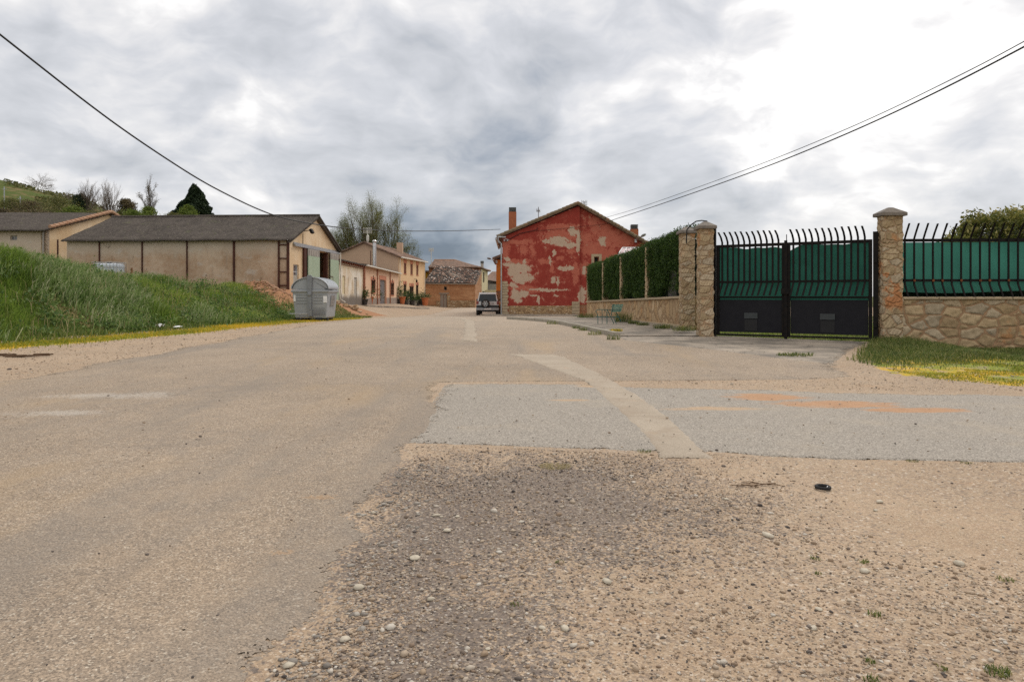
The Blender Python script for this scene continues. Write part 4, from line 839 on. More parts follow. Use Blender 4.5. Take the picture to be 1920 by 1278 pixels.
# ---- lower barn at the far left
bl = thing('barn', (-33, 41, 2.2), 'lower plain barn with a small window, its tiled gable edge above the long barn', 'barn')
P0 = Vector((-46, 41.9)); P1 = Vector((-28.0, 41.0)); dd = (P1-P0).normalized(); nn = Vector((-dd.y, dd.x)); P2 = P1+nn*11.6; P3 = P0+nn*11.6
F0 = Fr(P0, P1); F1 = Fr(P1, P2)
r = F0.rect(19, 441.5, 32, 450.5)
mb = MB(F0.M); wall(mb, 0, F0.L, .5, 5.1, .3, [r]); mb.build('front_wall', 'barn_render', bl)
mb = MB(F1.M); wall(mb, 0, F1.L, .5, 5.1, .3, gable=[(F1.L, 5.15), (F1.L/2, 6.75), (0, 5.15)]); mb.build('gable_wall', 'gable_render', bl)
window(F0, bl, r, .15, 'glass_dark', 'pot_pale', .06, (1, 0))
ex = dd*.25
rf = roof2('roof', V3(P0, 5.2), V3(P1+ex, 5.2), V3(P3, 5.2), V3(P2+ex, 5.2), V3((P0+P3)/2, 7.0), V3((P1+P2)/2+ex, 6.85), 'corrugated_roof', bl, over=.4, sag=.03)
mb = MB()
for e, r_ in ((V3(P1+ex, 5.2), V3((P1+P2)/2+ex, 6.85)), (V3(P2+ex, 5.2), V3((P1+P2)/2+ex, 6.85))):
    for i in range(16):
        a, b = e.lerp(r_, i/16), e.lerp(r_, (i+1.15)/16); mb.tube([a+up*.12, b+up*.07], .11, 7)
mb.build('verge_tiles', 'red_clay', rf)
mb = MB(F0.M); mb.tube([(F0.L-.1, .08, 5.0), (F0.L-.1, .08, 2)], .045, 6); mb.build('downpipe', 'grey_wall', bl)
# rubble heap and stake, water tank
X = RNG.normal(-25.6, 1.3, 46); Y = RNG.normal(35.8, .5, 46)
tag(stones('rubble', X, Y, G(X, Y)+np.abs(RNG.normal(0, .15, 46)), RNG.uniform(.12, .34, 46), 'pale_stone', flat=.6), kind='stuff')
b = W(248, 522, 31.5); b.z = Gf(b.x, b.y); mb = MB(); mb.tube([b-up*.1, b+up*.75+Vector((-.03, 0, 0))], .04, 6); tag(mb.build('wooden_stake', 'wood_post'), 'rusty brown stake standing in the grass right of the water tank', 'stake')
c = W(205, 510, 35.2); tk = thing('water_tank', (c.x, c.y, Gf(c.x, c.y)+.12), 'white plastic water tank in a wire cage, half hidden in the bank grass', 'water tank', rz=.08)
MB().box(-.56, .56, -.46, .46, .14, 1.08).build('tank', 'white_plastic', tk, local=True, bevel=.08)
mb = MB()
for i in range(8):
    x = -.6+1.2*i/7
    for y in (-.5, .5): mb.tube([(x, y, .12), (x, y, 1.14)], .011, 5)
    y = -.5+1.0*i/7
    for x in (-.6, .6): mb.tube([(x, y, .12), (x, y, 1.14)], .011, 5)
for z in (.14, .4, .65, .9, 1.14): mb.tube([(-.6, -.5, z), (.6, -.5, z), (.6, .5, z), (-.6, .5, z), (-.6, -.5, z)], .013, 5)
mb.build('cage', 'steel_galv', tk, local=True)
mb = MB()
for y in (-.42, 0, .42): mb.box(-.6, .6, y-.06, y+.06, 0, .12)
mb.build('pallet', 'door_wood', tk, local=True)
mb = MB(); mb.lathe([(.11, 1.08), (.11, 1.13), (.09, 1.15)], n=14); mb.build('lid', 'rubber', tk, local=True)

# ---- white peeling shed and peach garage
S0 = Vector((-12.0, 47.0)); S1 = Vector((-12.8, 77.0)); FS = Fr(S0, S1)
aSp, _ = FS.at(680, 520); aEnd = FS.L
def frsub(fr, a0, a1): return Fr(fr.w(a0, 0, 0).xy, fr.w(a1, 0, 0).xy)
sh = thing('shed', (*FS.w(aSp/2, -2, 0).xy, .4), 'white shed with peeling blackened plaster between the barn and the peach garage', 'shed')
r1 = FS.rect(642, 515.5, 647, 543); r2 = FS.rect(664, 517, 669.5, 544)
mb = MB(FS.M); wall(mb, .1, aSp, -.4, 3.62, .3, [(r1[0], r1[1], 1.3, 2.6), (r2[0], r2[1], 1.2, 2.6)]); mb.build('wall', 'peeling_white', sh); MB(FS.M).box(.1, aSp, -6, -5.7, -.4, 3.9).build('back_wall', 'peeling_white', sh)
for q, m_ in (((r1[0], r1[1], 1.3, 2.6), 'cream_wall'), ((r2[0], r2[1], 1.2, 2.6), 'pot_pale')):
    MB(FS.M).box(q[0], q[1], -.2, -.06, q[2], q[3]).build('blocked_window', m_, sh)
mb = MB(FS.M); mb.add([(0, .28, 3.70), (aSp, .28, 3.70), (aSp, -6.3, 4.3), (0, -6.3, 4.3), (0, .28, 3.62), (aSp, .28, 3.62), (aSp, -6.3, 4.22), (0, -6.3, 4.22)], [(0,1,2,3), (7,6,5,4), (0,4,5,1), (1,5,6,2), (2,6,7,3), (3,7,4,0)]); mb.build('roof', 'corrugated_roof', sh)
mb = MB(FS.M)
for i in range(11): x = .4+i*(aSp-.6)/10; mb.box(x-.05, x+.05, 0.004, .25, 3.46, 3.61)
mb.box(.1, aSp, .003, .03, 3.36, 3.41); mb.build('rafters', 'shutter_brown', sh)
gr = thing('garage', (*FS.w((aSp+aEnd)/2, -2, 0).xy, .2), 'single storey peach garage with grey shutter and two barred windows', 'garage')
w1 = FS.rect(696, 526, 703.3, 543); gd = FS.rect(711.8, 522, 723, 571); w2 = FS.rect(732.5, 531.5, 738.3, 547)
w1 = (w1[0], w1[1], 1.45, 2.55); w2 = (w2[0], w2[1], 1.25, 2.5); gd = (gd[0], gd[1], -.3, 2.72)
mb = MB(FS.M); wall(mb, aSp+.02, aEnd, -.4, 3.68, .3, [w1, w2, gd]); mb.build('wall', 'peach_wall', gr); MB(FS.M).box(aSp+.02, aEnd, -6, -5.7, -.4, 4.1).build('back_wall', 'peach_wall', gr)
for q in (w1, w2):
    o = window(FS, gr, q, .14, 'glass_dark', 'trim_orange', .05, (1, 0), 'trim_orange'); bars(FS, o, q, 5, .03, rr=.02)
for q in (w1, w2):
    mb = MB(FS.M); mb.box(q[0]-.22, q[1]+.22, .003, .03, q[3]+.002, q[3]+.3); mb.box(q[0]-.12, q[0]-.002, .003, .03, q[2], q[3]); mb.box(q[1]+.002, q[1]+.12, .003, .03, q[2], q[3]); mb.build('window_trim', 'trim_orange', gr)
mb = MB(FS.M); mb.box(gd[0]-.3, gd[1]+.3, .003, .035, gd[3]+.003, gd[3]+.38); mb.box(gd[1]+.003, gd[1]+.3, .003, .035, .2, gd[3]); mb.box(gd[0]-.22, gd[0]-.003, .003, .035, .2, gd[3])
mb.build('door_trim', 'trim_orange', gr)
mb = MB(FS.M)
for i in range(14): z = -.1+i*.2; mb.box(gd[0], gd[1], -.16-.01*(i % 2), -.10-.012*(i % 2), z, z+.19)
mb.build('roller_shutter', 'shutter_grey', gr)
for a0, a1 in ((aSp+.1, gd[0]-.23), (gd[1]+.31, aEnd-.1)): MB(FS.M).box(a0, a1, .004, .05, -.3, .98).build('plinth', 'plinth', gr)
for px, rr in ((681, .09), (706, .06), (730, .06)):
    a, _ = FS.at(px, 520); MB(FS.M).tube([(a, .1, 3.6), (a, .1, .2)], rr, 7).build('downpipe', 'pipe_brown', gr)
mb = MB(FS.M); mb.add([(aSp, .3, 3.78), (aEnd, .3, 3.78), (aEnd, -6.3, 4.38), (aSp, -6.3, 4.38), (aSp, .3, 3.70), (aEnd, .3, 3.70), (aEnd, -6.3, 4.30), (aSp, -6.3, 4.30)], [(0,1,2,3), (7,6,5,4), (0,4,5,1), (1,5,6,2), (2,6,7,3), (3,7,4,0)]); rf = mb.build('roof', 'corrugated_roof', gr)
mb = MB(FS.M); mb.tube([(aSp, .36, 3.66), (aEnd, .36, 3.66)], .07, 7); mb.build('gutter', 'white_pipe', rf)
a, _ = FS.at(726, 500); mb = MB(FS.M); mb.lathe([(.17, 3.85), (.17, 6.35), (.22, 6.36), (.24, 6.5), (.1, 6.62)], c=(a-2.2, -.9, 0), n=14)
mb.build('flue_pipe', 'steel_bright', gr, smooth=True)
# ---- two storey house
Hc0 = Vector((-12.8, 77.05)); Hf = Vector((-11.3, 88)); FH = Fr(Hc0, Hf); HB = Hc0+Vector((-11, 1.5)).normalized()*8.1; FHs = Fr(HB, Hc0)
ho = thing('house', (-15, 82, 0), 'two storey cream house with red trimmed windows and pots along its front', 'house')
ops = []; up_r = []; lo_r = []
for x0, x1, y0, y1 in ((757.2, 762, 491, 511), (769.5, 774, 494, 513), (780.5, 784.5, 496, 514)):
    q = FH.rect(x0, y0, x1, y1); up_r.append((q[0], q[1], 3.75, 5.0))
for x0, x1 in ((756.8, 761.8), (780, 784.3)): q = FH.rect(x0, 536, x1, 558); lo_r.append((q[0], q[1], .95, 2.5))
q = FH.rect(768, 540, 775.5, 575); dr = (q[0], q[1], .1, 2.3)
mb = MB(FH.M); wall(mb, 0, FH.L, -.6, 5.6, .3, up_r+lo_r+[dr]); mb.build('front_wall', 'house_wall', ho)
mb = MB(FHs.M); wall(mb, 0, FHs.L, -.6, 5.6, .3, gable=[(FHs.L, 5.65), (FHs.L/2, 7.2), (0, 5.65)]); mb.build('gable_wall', 'house_gable', ho)
HB2 = HB+(Hf-Hc0); F3 = Fr(HB2, Hf); mb = MB(F3.M); wall(mb, 0, F3.L, -.6, 5.6, .3, gable=[(F3.L, 5.65), (F3.L/2, 7.2), (0, 5.65)]); F4 = Fr(HB, HB2); mb2 = MB(F4.M); mb2.box(0, F4.L, .0, .3, -.6, 5.6)
mb.build('end_wall', 'house_wall', ho); mb2.build('back_wall', 'house_wall', ho)
for q in up_r: window(FH, ho, q, .10, 'shutter_brown', 'shutter_brown', .05, (1, 0), 'trim_orange')
for q in lo_r: o = window(FH, ho, q, .12, 'glass_dark', 'shutter_brown', .06, (1, 0), 'trim_orange'); bars(FH, o, q, 5, .03)
o = window(FH, ho, dr, .14, 'glass_dark', 'rust_brown', .07, (1, 1), name='door'); bars(FH, o, dr, 6, .03)
for q in up_r: MB(FH.M).box(q[0]-.1, q[1]+.1, .003, .03, q[3]+.003, q[3]+.42).build('window_trim', 'trim_orange', ho)
for q in lo_r+[dr]: MB(FH.M).box(q[0]-.12, q[1]+.12, .003, .03, q[3]+.003, q[3]+.4).build('window_trim', 'trim_orange', ho)
MB(FH.M).box(.0, dr[0]-.05, .004, .05, -.5, .85).build('plinth', 'plinth', ho); MB(FH.M).box(dr[1]+.05, FH.L, .004, .05, -.5, .85).build('plinth', 'plinth', ho)
mb = MB(FH.M); a, z = FH.at(776, 531); mb.tube([(a, .02, 3.2), (a, .35, 3.25), (a, .35, 3.15)], .02, 5); mb.lathe([(.05, 3.15), (.13, 3.1), (.10, 2.88), (.03, 2.8)], c=(a, .35, 0), n=8); mb.build('wall_lantern', 'black_iron', ho)
a, z = FH.at(764.5, 550); MB(FH.M).box(a-.15, a+.15, .004, .15, z-.25, z+.3).build('letter_box', 'black_iron', ho)
e = Vector((Hf-Hc0).normalized()*.3)
rf = roof2('roof', V3(Hc0-e, 5.72), V3(Hf+e, 5.72), V3(HB-e, 5.72), V3(HB2+e, 5.72), V3((Hc0+HB)/2-e, 7.32), V3((Hf+HB2)/2+e, 7.32), 'roof_tile', ho, over=.35, wave=.22, amp=.04, th=.12)
MB(FH.M).tube([(-.2, .42, 5.5), (FH.L+.2, .42, 5.5)], .08, 7).build('gutter', 'white_pipe', rf)
for q in (.15, FH.L-.2): MB(FH.M).tube([(q, .12, 5.4), (q, .12, .2)], .05, 6).build('downpipe', 'white_pipe', ho)
p = W(748.5, 500, 84); MB().box(p.x-.35, p.x+.35, 84.2, 84.9, 5.8, 7.75).build('chimney', 'house_gable', rf)
p = W(689, 459, 77.6); mb = MB(); mb.tube([(p.x, 77.7, 7.0), (p.x, 77.7, 8.9)], .05, 6); mb.lathe([(.1, 7.3), (.16, 7.5), (.16, 8.0), (.08, 8.1)], c=(p.x, 77.7, 0), n=8)
for i in range(5): mb.tube([(p.x-.5, 77.7-.01*i, 8.35+.13*i), (p.x+.5, 77.7-.01*i, 8.35+.13*i)], .022, 4)
for i in (-.45, -.15, .2, .45): mb.tube([(p.x+i, 77.72, 8.25), (p.x+i, 77.72, 8.95)], .02, 4)
mb.build('antenna', 'antenna_pale', rf)
MB(FHs.M).box(FHs.L/2+.75, FHs.L/2+.82, .003, .03, 4.3, 6.3).build('rain_stain_pipe', 'rust_brown', ho)
# ---- potted plants in front
def potplant(px, Y, r, h, kind, hp, lab, spread=.35, leafm='pot_leaf'):
    x = (px-CX)/FPX*Y; z = Gf(x, Y)+.02; z = max(z, .02 if Y > 56 else z)
    t = thing('potted_plant', (x, Y, z), lab, 'potted plant', 'potted plants along the house fronts')
    MB().lathe([(r*.62, 0), (r*.95, h*.86), (r*1.08, h*.87), (r*1.08, h), (r*.9, h), (r*.85, h*.9)], n=14).build('pot', kind, t, local=True, smooth=True)
    k = 260; a = RNG.normal(size=(k, 3))*[spread*.5, spread*.5, hp*.28]; a[:, 2] += h+hp*.45
    C = a+np.array([x, Y, z]); leaves('foliage', C, .09, leafm, t, .35, up=.4); return t
GP = [('terracotta', .26, .55), ('pot_dark', .28, .45), ('pot_pale', .24, .45)]
for px, Y, k, sz, hp, lab in [(684, 57, 1, 1., .9, 'dark pot with bushy plant nearest the white shed'), (694, 61, 0, 1.2, .9, 'terracotta pot with broad leaved plant under the first barred window'), (701, 64, 1, 1.1, 1.2, 'tall bushy plant in a dark pot left of the grey shutter'), (708, 66, 1, 1., .9, 'low leafy plant in a dark pot beside the grey shutter'),
    (736, 76, 1, 1.2, 1.1, 'dark pot below the second barred window of the garage'), (741, 76.5, 2, 1., 1.5, 'pale pot with large bush at the garage corner'), (748.5, 76, 1, 1.1, 1.9, 'tallest bush in a dark pot at the house corner'), (754, 76, 0, 1.5, 1.0, 'large terracotta pot left of the front door of the cream house'),
    (760, 79, 1, 1., 1., 'leafy dark pot under the left ground floor window'), (766, 80, 2, 1.1, 1.2, 'pale pot with spiky plant left of the door'), (772.5, 80, 1, 1.2, 1.0, 'dark pot with round bush in front of the door'), (778, 82, 2, 1.2, .7, 'small pale pot right of the door'),
    (783, 84, 1, 1.2, .9, 'dark pot under the right ground floor window'), (788, 85, 2, 1., .7, 'short pale pot near the right corner of the house'), (792, 84, 1, 1.4, 1.3, 'dark leafy pot at the right corner of the house'), (797, 82, 0, 1.7, .5, 'big terracotta pot at the foot of the adobe barn')]:
    potplant(px, Y-(1.0 if Y < 70 else 0), GP[k][1]*sz, GP[k][2]*sz, GP[k][0], hp, lab, .4*sz)

# ---- adobe barn and what stands behind it
def tile_roof(name, e0, e1, r0, r1, m, parent, cw=.24, row=.36):
    e0, e1, r0, r1 = map(Vector, (e0, e1, r0, r1)); W_ = (e1-e0).length; H_ = ((r0-e0).length+(r1-e1).length)/2; nc = int(W_/cw); nr = int(H_/row); V = []; F = []; R = []
    nrm = (e1-e0).cross(r0-e0).normalized(); nrm = nrm if nrm.z > 0 else -nrm; ax = (e1-e0).normalized(); base = 0
    for i in range(nc):
        for j in range(nr):
            t = (i+.5)/nc; jx = random.uniform(-.02, .02); s0, s1 = j/nr, min(1, (j+1.18)/nr)
            a = e0.lerp(e1, t).lerp(r0.lerp(r1, t), s0)+ax*jx; b = e0.lerp(e1, t).lerp(r0.lerp(r1, t), s1)+ax*jx
            lift = random.uniform(0, .03)
            for q, ra, hh in ((a, cw*.52, .085+lift), (b, cw*.42, .05)):
                for k in range(5):
                    an = math.pi*k/4; V.append(tuple(q+ax*math.cos(an)*ra+nrm*(math.sin(an)*cw*.42+hh-.03)))
            for k in range(4): F.append((base+k, base+k+1, base+5+k+1, base+5+k))
            F.append((base, base+1, base+2, base+2)) if False else None
            rr = random.random(); R += [rr]*4; base += 10
    o = fast(name, V, [np.array(F)], m, parent, {'rnd': ('FACE', R)})
    return o
A0 = W(795, 577, 94).xy; A1 = W(891, 577, 95).xy; A2 = Vector((-4.55, 102.5)); FA = Fr(A0, A1); FA2 = Fr(A1, A2)
ab = thing('adobe_barn', (-8, 97, -.45), 'old adobe barn with wooden door and mottled tiled roof at the end of the street', 'barn')
wi = FA.rect(832.5, 537, 838, 544); do = FA.rect(825.5, 551, 838, 574.5); do = (do[0], do[1], -.7, do[3])
mb = MB(FA.M); wall(mb, 0, FA.L, -.9, 3.0, .4, [wi, do]); mb.build('front_wall', 'adobe', ab)
mb = MB(FA2.M); wall(mb, 0, FA2.L, -.9, 3.0, .4, gable=[(FA2.L, 4.75), (0, 3.02)]); mb.build('side_wall', 'adobe', ab)
MB(FA.M).box(do[0], do[1], -.2, -.12, do[2], do[3]).build('door', 'door_wood', ab, bevel=.01)
MB(FA.M).box((do[0]+do[1])/2-.02, (do[0]+do[1])/2+.02, -.118, -.10, -.6, do[3]).build('door_batten', 'shutter_brown', ab)
MB(FA.M).box(do[0]-.2, do[1]+.3, -.2, .04, do[3]+.002, do[3]+.16).build('lintel', 'door_wood', ab)
window(FA, ab, wi, .2, 'dark_void', 'door_wood', .05, (0, 0))
mb = MB(FA.M); mb.box(do[1]+.06, FA.L-.02, .003, .09, -.8, .55); mb.box(do[1]+.005, do[1]+.45, .004, .06, .56, 1.25); mb.box(do[0]-.6, do[0]-.01, .003, .07, -.8, .5); mb.box(.05, do[0]-.62, .003, .06, -.8, -.1); mb.build('stone_footing', 'adobe_rubble', ab)
r0 = W(818, 500.5, 100.5); r1 = W(903, 507.5, 102.4); r0.z += .2
e0 = Vector((*FA.w(-.1, .35, 0).xy, 2.93)); e1 = Vector((*FA.w(FA.L+.1, .35, 0).xy, 2.85))
tile_roof('roof', e0, e1, r0, r1, 'old_tile', ab)
mb = MB(); slab(mb, [e0, e1, r1, r0], .1); mb.build('roof_deck', 'door_wood', ab)
hb = thing('house', (-9, 107, -.45), 'cream and brick house with a low hipped roof rising behind the adobe barn', 'house')
B0 = W(804, 500, 104).xy; B1 = W(901.5, 500, 104.5).xy; B2 = W(914.5, 500, 112).xy; B3 = B0+(B2-B1)
F5 = Fr(B0, B1); F6 = Fr(B1, B2)
mb = MB(F5.M); wall(mb, 0, F5.L, -.9, 5.5, .3); mb.build('front_wall', 'thin_brick', hb)
q1 = F6.rect(905.5, 511, 908.5, 528); q2 = F6.rect(904, 544.5, 911.5, 552)
q1 = (q1[0], q1[1], 3.3, 4.9); q2 = (q2[0], q2[1], .7, 1.9)
mb = MB(F6.M); wall(mb, 0, F6.L, -.9, 5.3, .3, [q1, q2]); mb.build('side_wall', 'cream_wall', hb)
window(F6, hb, q1, .15, 'glass_dark', 'shutter_grey', .05, (0, 0)); window(F6, hb, q2, .15, 'glass_dark', 'shutter_grey', .08, (1, 0))
k0 = W(814, 487.3, 108); k1 = W(852, 487.3, 108.5); E = [W(803, 499, 103.6), W(893, 500, 103.6), W(920, 507.5, 112), W(806, 500, 113)]; E[1].z = E[0].z = 5.6; E[2].z = 5.3; E[3].z = 5.6
E[1].x = W(903, 500, 103.9).x
mb = MB(); mb.add([tuple(p) for p in E+[k0, k1]], [(0,1,5,4), (1,2,5), (2,3,4,5), (3,0,4)]); mb.add([tuple(p-up*.15) for p in E], [(0,1,2,3)])
mb.add([tuple(p) for p in E]+[tuple(p-up*.15) for p in E], [(0,4,5,1), (1,5,6,2), (2,6,7,3), (3,7,4,0)])
rf = mb.build('roof', 'roof_tile', hb)
MB().tube([k0, k1, E[2]], .12, 7).build('ridge_tiles', 'red_clay', rf)
p = W(904, 500, 109); mb = MB(); mb.box(p.x-.22, p.x+.22, 108.8, 109.3, 5.2, 6.35); mb.build('chimney', 'pot_pale', rf); MB().box(p.x-.26, p.x+.26, 108.76, 109.34, 6.36, 6.75).build('chimney_pot', 'chimney_cap', rf)
def antenna(px, pyb, pyt, Y, name, label, m='antenna', w=.5, kind=0):
    b = W(px, pyb, Y); t = W(px, pyt, Y); mb = MB(); mb.tube([b, t], .022*Y/50+.01, 6); h = t.z-b.z
    if kind == 0:
        for i in range(4): mb.tube([t+Vector((-w, .02*i, -.12*i)), t+Vector((w, .02*i, -.12*i))], .012*Y/50+.004, 4)
        for s in (-w, -w*.4, w*.4, w): mb.tube([t+Vector((s, 0, .12)), t+Vector((s, 0, -.5))], .010*Y/50+.004, 4)
    else:
        mb.tube([t+Vector((-w, -.3, -.35*h)), t+Vector((w, .3, -.35*h))], .02, 4)
        for s in (-.8, -.3, .2, .6): mb.tube([t+Vector((w*s, .3*s, -.35*h-.14)), t+Vector((w*s, .3*s, -.35*h+.14))], .012, 4)
        for s in (-1, 1): mb.tube([t+Vector((-.14*s, 0, -.42*h)), t+Vector((.14*s, 0, -.3*h))], .02, 4)
    return tag(mb.build(name, m), label, 'antenna')
antenna(808.5, 499, 466, 104.5, 'antenna', 'pale TV antenna mast above the roof behind the adobe barn', 'antenna_pale', .35)
# yellow house, white post
yh = thing('house', (-14, 112, -.4), 'sliver of a yellow house between the cream house and the adobe barn', 'house')
p0, p1 = W(788, 500, 110), W(803, 500, 111); MB().box(p0.x-3, p1.x, 110, 116, -.6, 5.0).build('wall', 'yellow_wall', yh); MB().box(p0.x-3.2, p1.x+.3, 109.7, 116, 5.02, 5.25).build('roof', 'roof_tile', yh)
MB().box(p0.x-3, p1.x+.4, 108.3, 109.6, -.6, 3.35).build('lower_wall', 'grey_wall', yh); MB().box(p0.x-3, p1.x+.5, 108.1, 109.9, 3.36, 3.55).build('eaves', 'roof_tile', yh)
# grey houses beyond the car
h3 = thing('house', (-3, 122, -.4), 'pale grey walled house with dark roof far behind the parked car', 'house')
p0, p1 = W(911, 530, 118), W(936, 530, 118)
MB().box(p0.x, p1.x+3, 118, 126, -.6, W(920, 524, 118).z).build('wall', 'grey_wall', h3)
mb = MB(); za, zb = W(920, 523, 118).z, W(920, 509, 124).z; mb.add([(p0.x-.3, 117.7, za), (p1.x+3, 117.7, za), (p1.x+3, 124, zb), (p0.x+.9, 124, zb), (p0.x-.3, 130, za)], [(0,1,2,3), (0,3,4)]); mb.build('roof', 'roof_tile', h3)
mb = MB(); za = W(920, 528, 112).z; mb.add([(p0.x+.2, 113, za+.35), (p1.x+2, 113, za-.3), (p1.x+2, 117.9, za+.5), (p0.x+.2, 117.9, za+.9)], [(0,1,2,3)]); MB().box(p0.x+.1, p1.x+2, 113.3, 117.9, -.6, za-.35).build('annex_wall', 'grey_wall', h3); mb.build('annex_roof', 'roof_tile', h3)
MB().box(p0.x, p1.x+1, 108.9, 109.2, -.6, W(920, 543.5, 109).z).build('yard_wall', 'cream_wall', h3)
# orange house left of the red one
oh = thing('house', (-1, 66, -.45), 'tall orange painted house just behind the left edge of the red house', 'house')
p0 = W(930.5, 500, 62); zt_ = W(930, 487, 62).z
MB().box(p0.x, 4, 62, 72, W(930, 545, 62).z, zt_).build('wall', 'orange_paint', oh); MB().box(p0.x-.03, 4, 61.97, 72, -.7, W(930, 545, 62).z-.01).build('brick_base', 'thin_brick', oh)
mb = MB(); zr_ = W(941, 480, 62).z; mb.add([(p0.x-.35, 61.6, zt_), (4, 61.6, zt_+2), (4, 72, zt_+2), (p0.x-.35, 72, zt_), (p0.x-.35, 61.6, zt_+.2), (4, 61.6, zt_+2.4), (4, 72, zt_+2.4), (p0.x-.35, 72, zt_+.2)], [(3,2,1,0), (4,5,6,7), (0,1,5,4), (1,2,6,5), (2,3,7,6), (3,0,4,7)]); mb.build('roof', 'roof_tile', oh)

# ---- red house
rh = thing('house', (2, 53, -.3), 'red gabled house with flaking paint showing beige plaster over a stone base', 'house')
def RX(px, Y=50.): return (px-CX)/FPX*Y
def RZ(py, Y=50.): return H0+(HY-py)/FPX*Y
xl, xr, xm = RX(942), RX(1208), RX(1087); zl, zr2, za_ = RZ(444.5), RZ(457), RZ(386)
F7 = Fr((xl, 50.0), (xm, 50.0)); F8 = Fr((xm, 50.18), (xr, 50.18))
sl1 = (za_-zl)/(RX(1083)-xl); zmid = za_
mb = MB(F7.M); wall(mb, 0, F7.L, -.7, zl, .5, gable=[(F7.L, za_-.06), (F7.L-.1, za_-.02), (0, zl+.01)]); mb.build('left_wall', 'red_flaking', rh)
wq = (RX(1114.5)-xm, RX(1123.5)-xm, RZ(494.5), RZ(481))
mb = MB(F8.M); wall(mb, .0, F8.L, -.7, zr2, .5, [wq], gable=[(F8.L, zr2+.01), (0, za_-.06)]); mb.build('right_wall', 'red_flaking', rh)
window(F8, rh, wq, .22, 'dark_void', 'red_chimney', .05, (0, 0))
mb = MB(F8.M); q = wq; mb.box(q[0]-.2, q[0]-.003, .003, .03, q[2]-.2, q[3]+.2); mb.box(q[1]+.003, q[1]+.2, .003, .03, q[2]-.2, q[3]+.2); mb.box(q[0], q[1], .003, .03, q[3]+.003, q[3]+.2); mb.box(q[0], q[1], .003, .03, q[2]-.2, q[2]-.003); mb.build('window_surround', 'cap_stone', rh)
zb = RZ(573); xq = RX(953.5)
mb = MB(); mb.box(xq+.004, RX(1072), 49.955, 49.996, -.6, zb); mb.build('stone_base', 'rubble_base', rh)
mb = MB(); zt_ = RZ(527); k = 14
for i in range(k): z0 = -.6+(zt_+.6)*i/k; mb.box(xl-.02, xq-(.07 if i % 2 else 0), 49.945, 49.997, z0+.012, z0+(zt_+.6)/k-.006)
mb.build('corner_stones', 'cap_stone', rh, bevel=.012)
mb = MB(); zt_ = RZ(565); 
for i in range(6): z0 = -.6+(zt_+.6)*i/6; mb.box(RX(1072)+.006, xm-.01, 49.945, 49.997, z0+.012, z0+(zt_+.6)/6-.006)
mb.build('corner_stones', 'cap_stone', rh, bevel=.012)
MB().box(xm+.01, xr, 50.14, 50.176, -.6, RZ(571)).build('brick_base', 'thin_brick', rh)
# side and back
mb = MB(); mb.box(xl, xl+.4, 50.5, 60, -.7, zl); mb.box(xr-.4, xr, 50.7, 60, -.7, zr2); mb.box(xl, xr, 59.6, 60, -.7, zl); mb.build('side_walls', 'orange_paint', rh)
# roof: two slopes with tile verges
yf = 49.72; ap = Vector((RX(1083), yf, za_+.16)); eL = Vector((xl-.42, yf, zl-.02)); eR = Vector((xr+.42, yf, zr2-.12))
mb = MB(); slab(mb, [ap, eL, eL+Vector((0, 10.5, 0)), ap+Vector((0, 10.5, 0))], .1); slab(mb, [eR, ap+Vector((.004, 0, 0)), ap+Vector((.004, 10.5, 0)), eR+Vector((0, 10.5, 0))], .1); rf = mb.build('roof', 'roof_tile', rh)
mb = MB()
for e in (eL, eR):
    k = 21
    for i in range(k):
        a, b = e.lerp(ap, i/k), e.lerp(ap, (i+1.2)/k); j = random.uniform(-.015, .015)
        mb.tube([a+Vector((0, .05, .07+j)), b+Vector((0, .05, .03+j))], .11, 7); mb.tube([a+Vector((0, .27, .10)), b+Vector((0, .27, .06))], .10, 6)
mb.build('verge_tiles', 'verge_tile', rf)
mb = MB(); mb.tube([(xl-.45, 49.8, zl-.12), (xl-.45, 60, zl-.12)], .09, 8); mb.tube([(xl-.4, 49.9, zl-.15), (xl-.08, 49.86, zl-.5), (xl-.08, 49.86, -.25)], .055, 8); mb.build('downpipe', 'steel_galv', rh, smooth=True)
for px, yb, yt, w_ in ((961, 422, 398, .29), (1189, 448, 430, .27)):
    Yc = 51.4 if px < 1000 else 51.0; x = RX(px, Yc); zt_ = H0+(HY-yt)/FPX*Yc
    c_ = MB().box(x-w_, x+w_, Yc-.3, Yc+.3, zl-.2, zt_).build('chimney', 'red_chimney', rf)
    mb = MB()
    for i in range(4): mb.box(x-w_+.02, x+w_-.02, Yc-.28, Yc+.28, zt_+.02+i*.09, zt_+.07+i*.09)
    mb.box(x-w_+.08, x+w_-.08, Yc-.2, Yc+.2, zt_, zt_+.34); mb.build('chimney_cap', 'chimney_cap', c_)
# dark bracket and meter boxes under the left eaves, wall cable
mb = MB(); mb.box(xl-.35, xl+.25, 49.6, 49.75, zl-.05, zl+.02); mb.tube([(xl-.3, 49.6, zl-.02), (xl-.3, 49.6, zl-.42), (xl-.12, 49.7, zl-.5)], .03, 6); mb.tube([(xl-.4, 49.6, zl+.12), (xl+.5, 49.7, zl-.25)], .02, 6)
for q in (.1, .32): mb.box(xl+q, xl+q+.1, 49.8, 49.99, zl-.3, zl-.18)
mb.build('cable_bracket', 'steel_galv', rh)
mb = MB(); pts = [(xl+.2, 49.93, zl-.32), (RX(975), 49.93, RZ(438)), (RX(1005), 49.93, RZ(431.5)), (RX(1009), 49.93, RZ(427))]; mb.tube(pts, .022, 5); mb.tube([(RX(1006), 49.95, RZ(433)), (RX(1087), 49.95, RZ(425.5)), (RX(1140), 50.1, RZ(419))], .010, 5); mb.build('wall_cable', 'cable_black', rh)
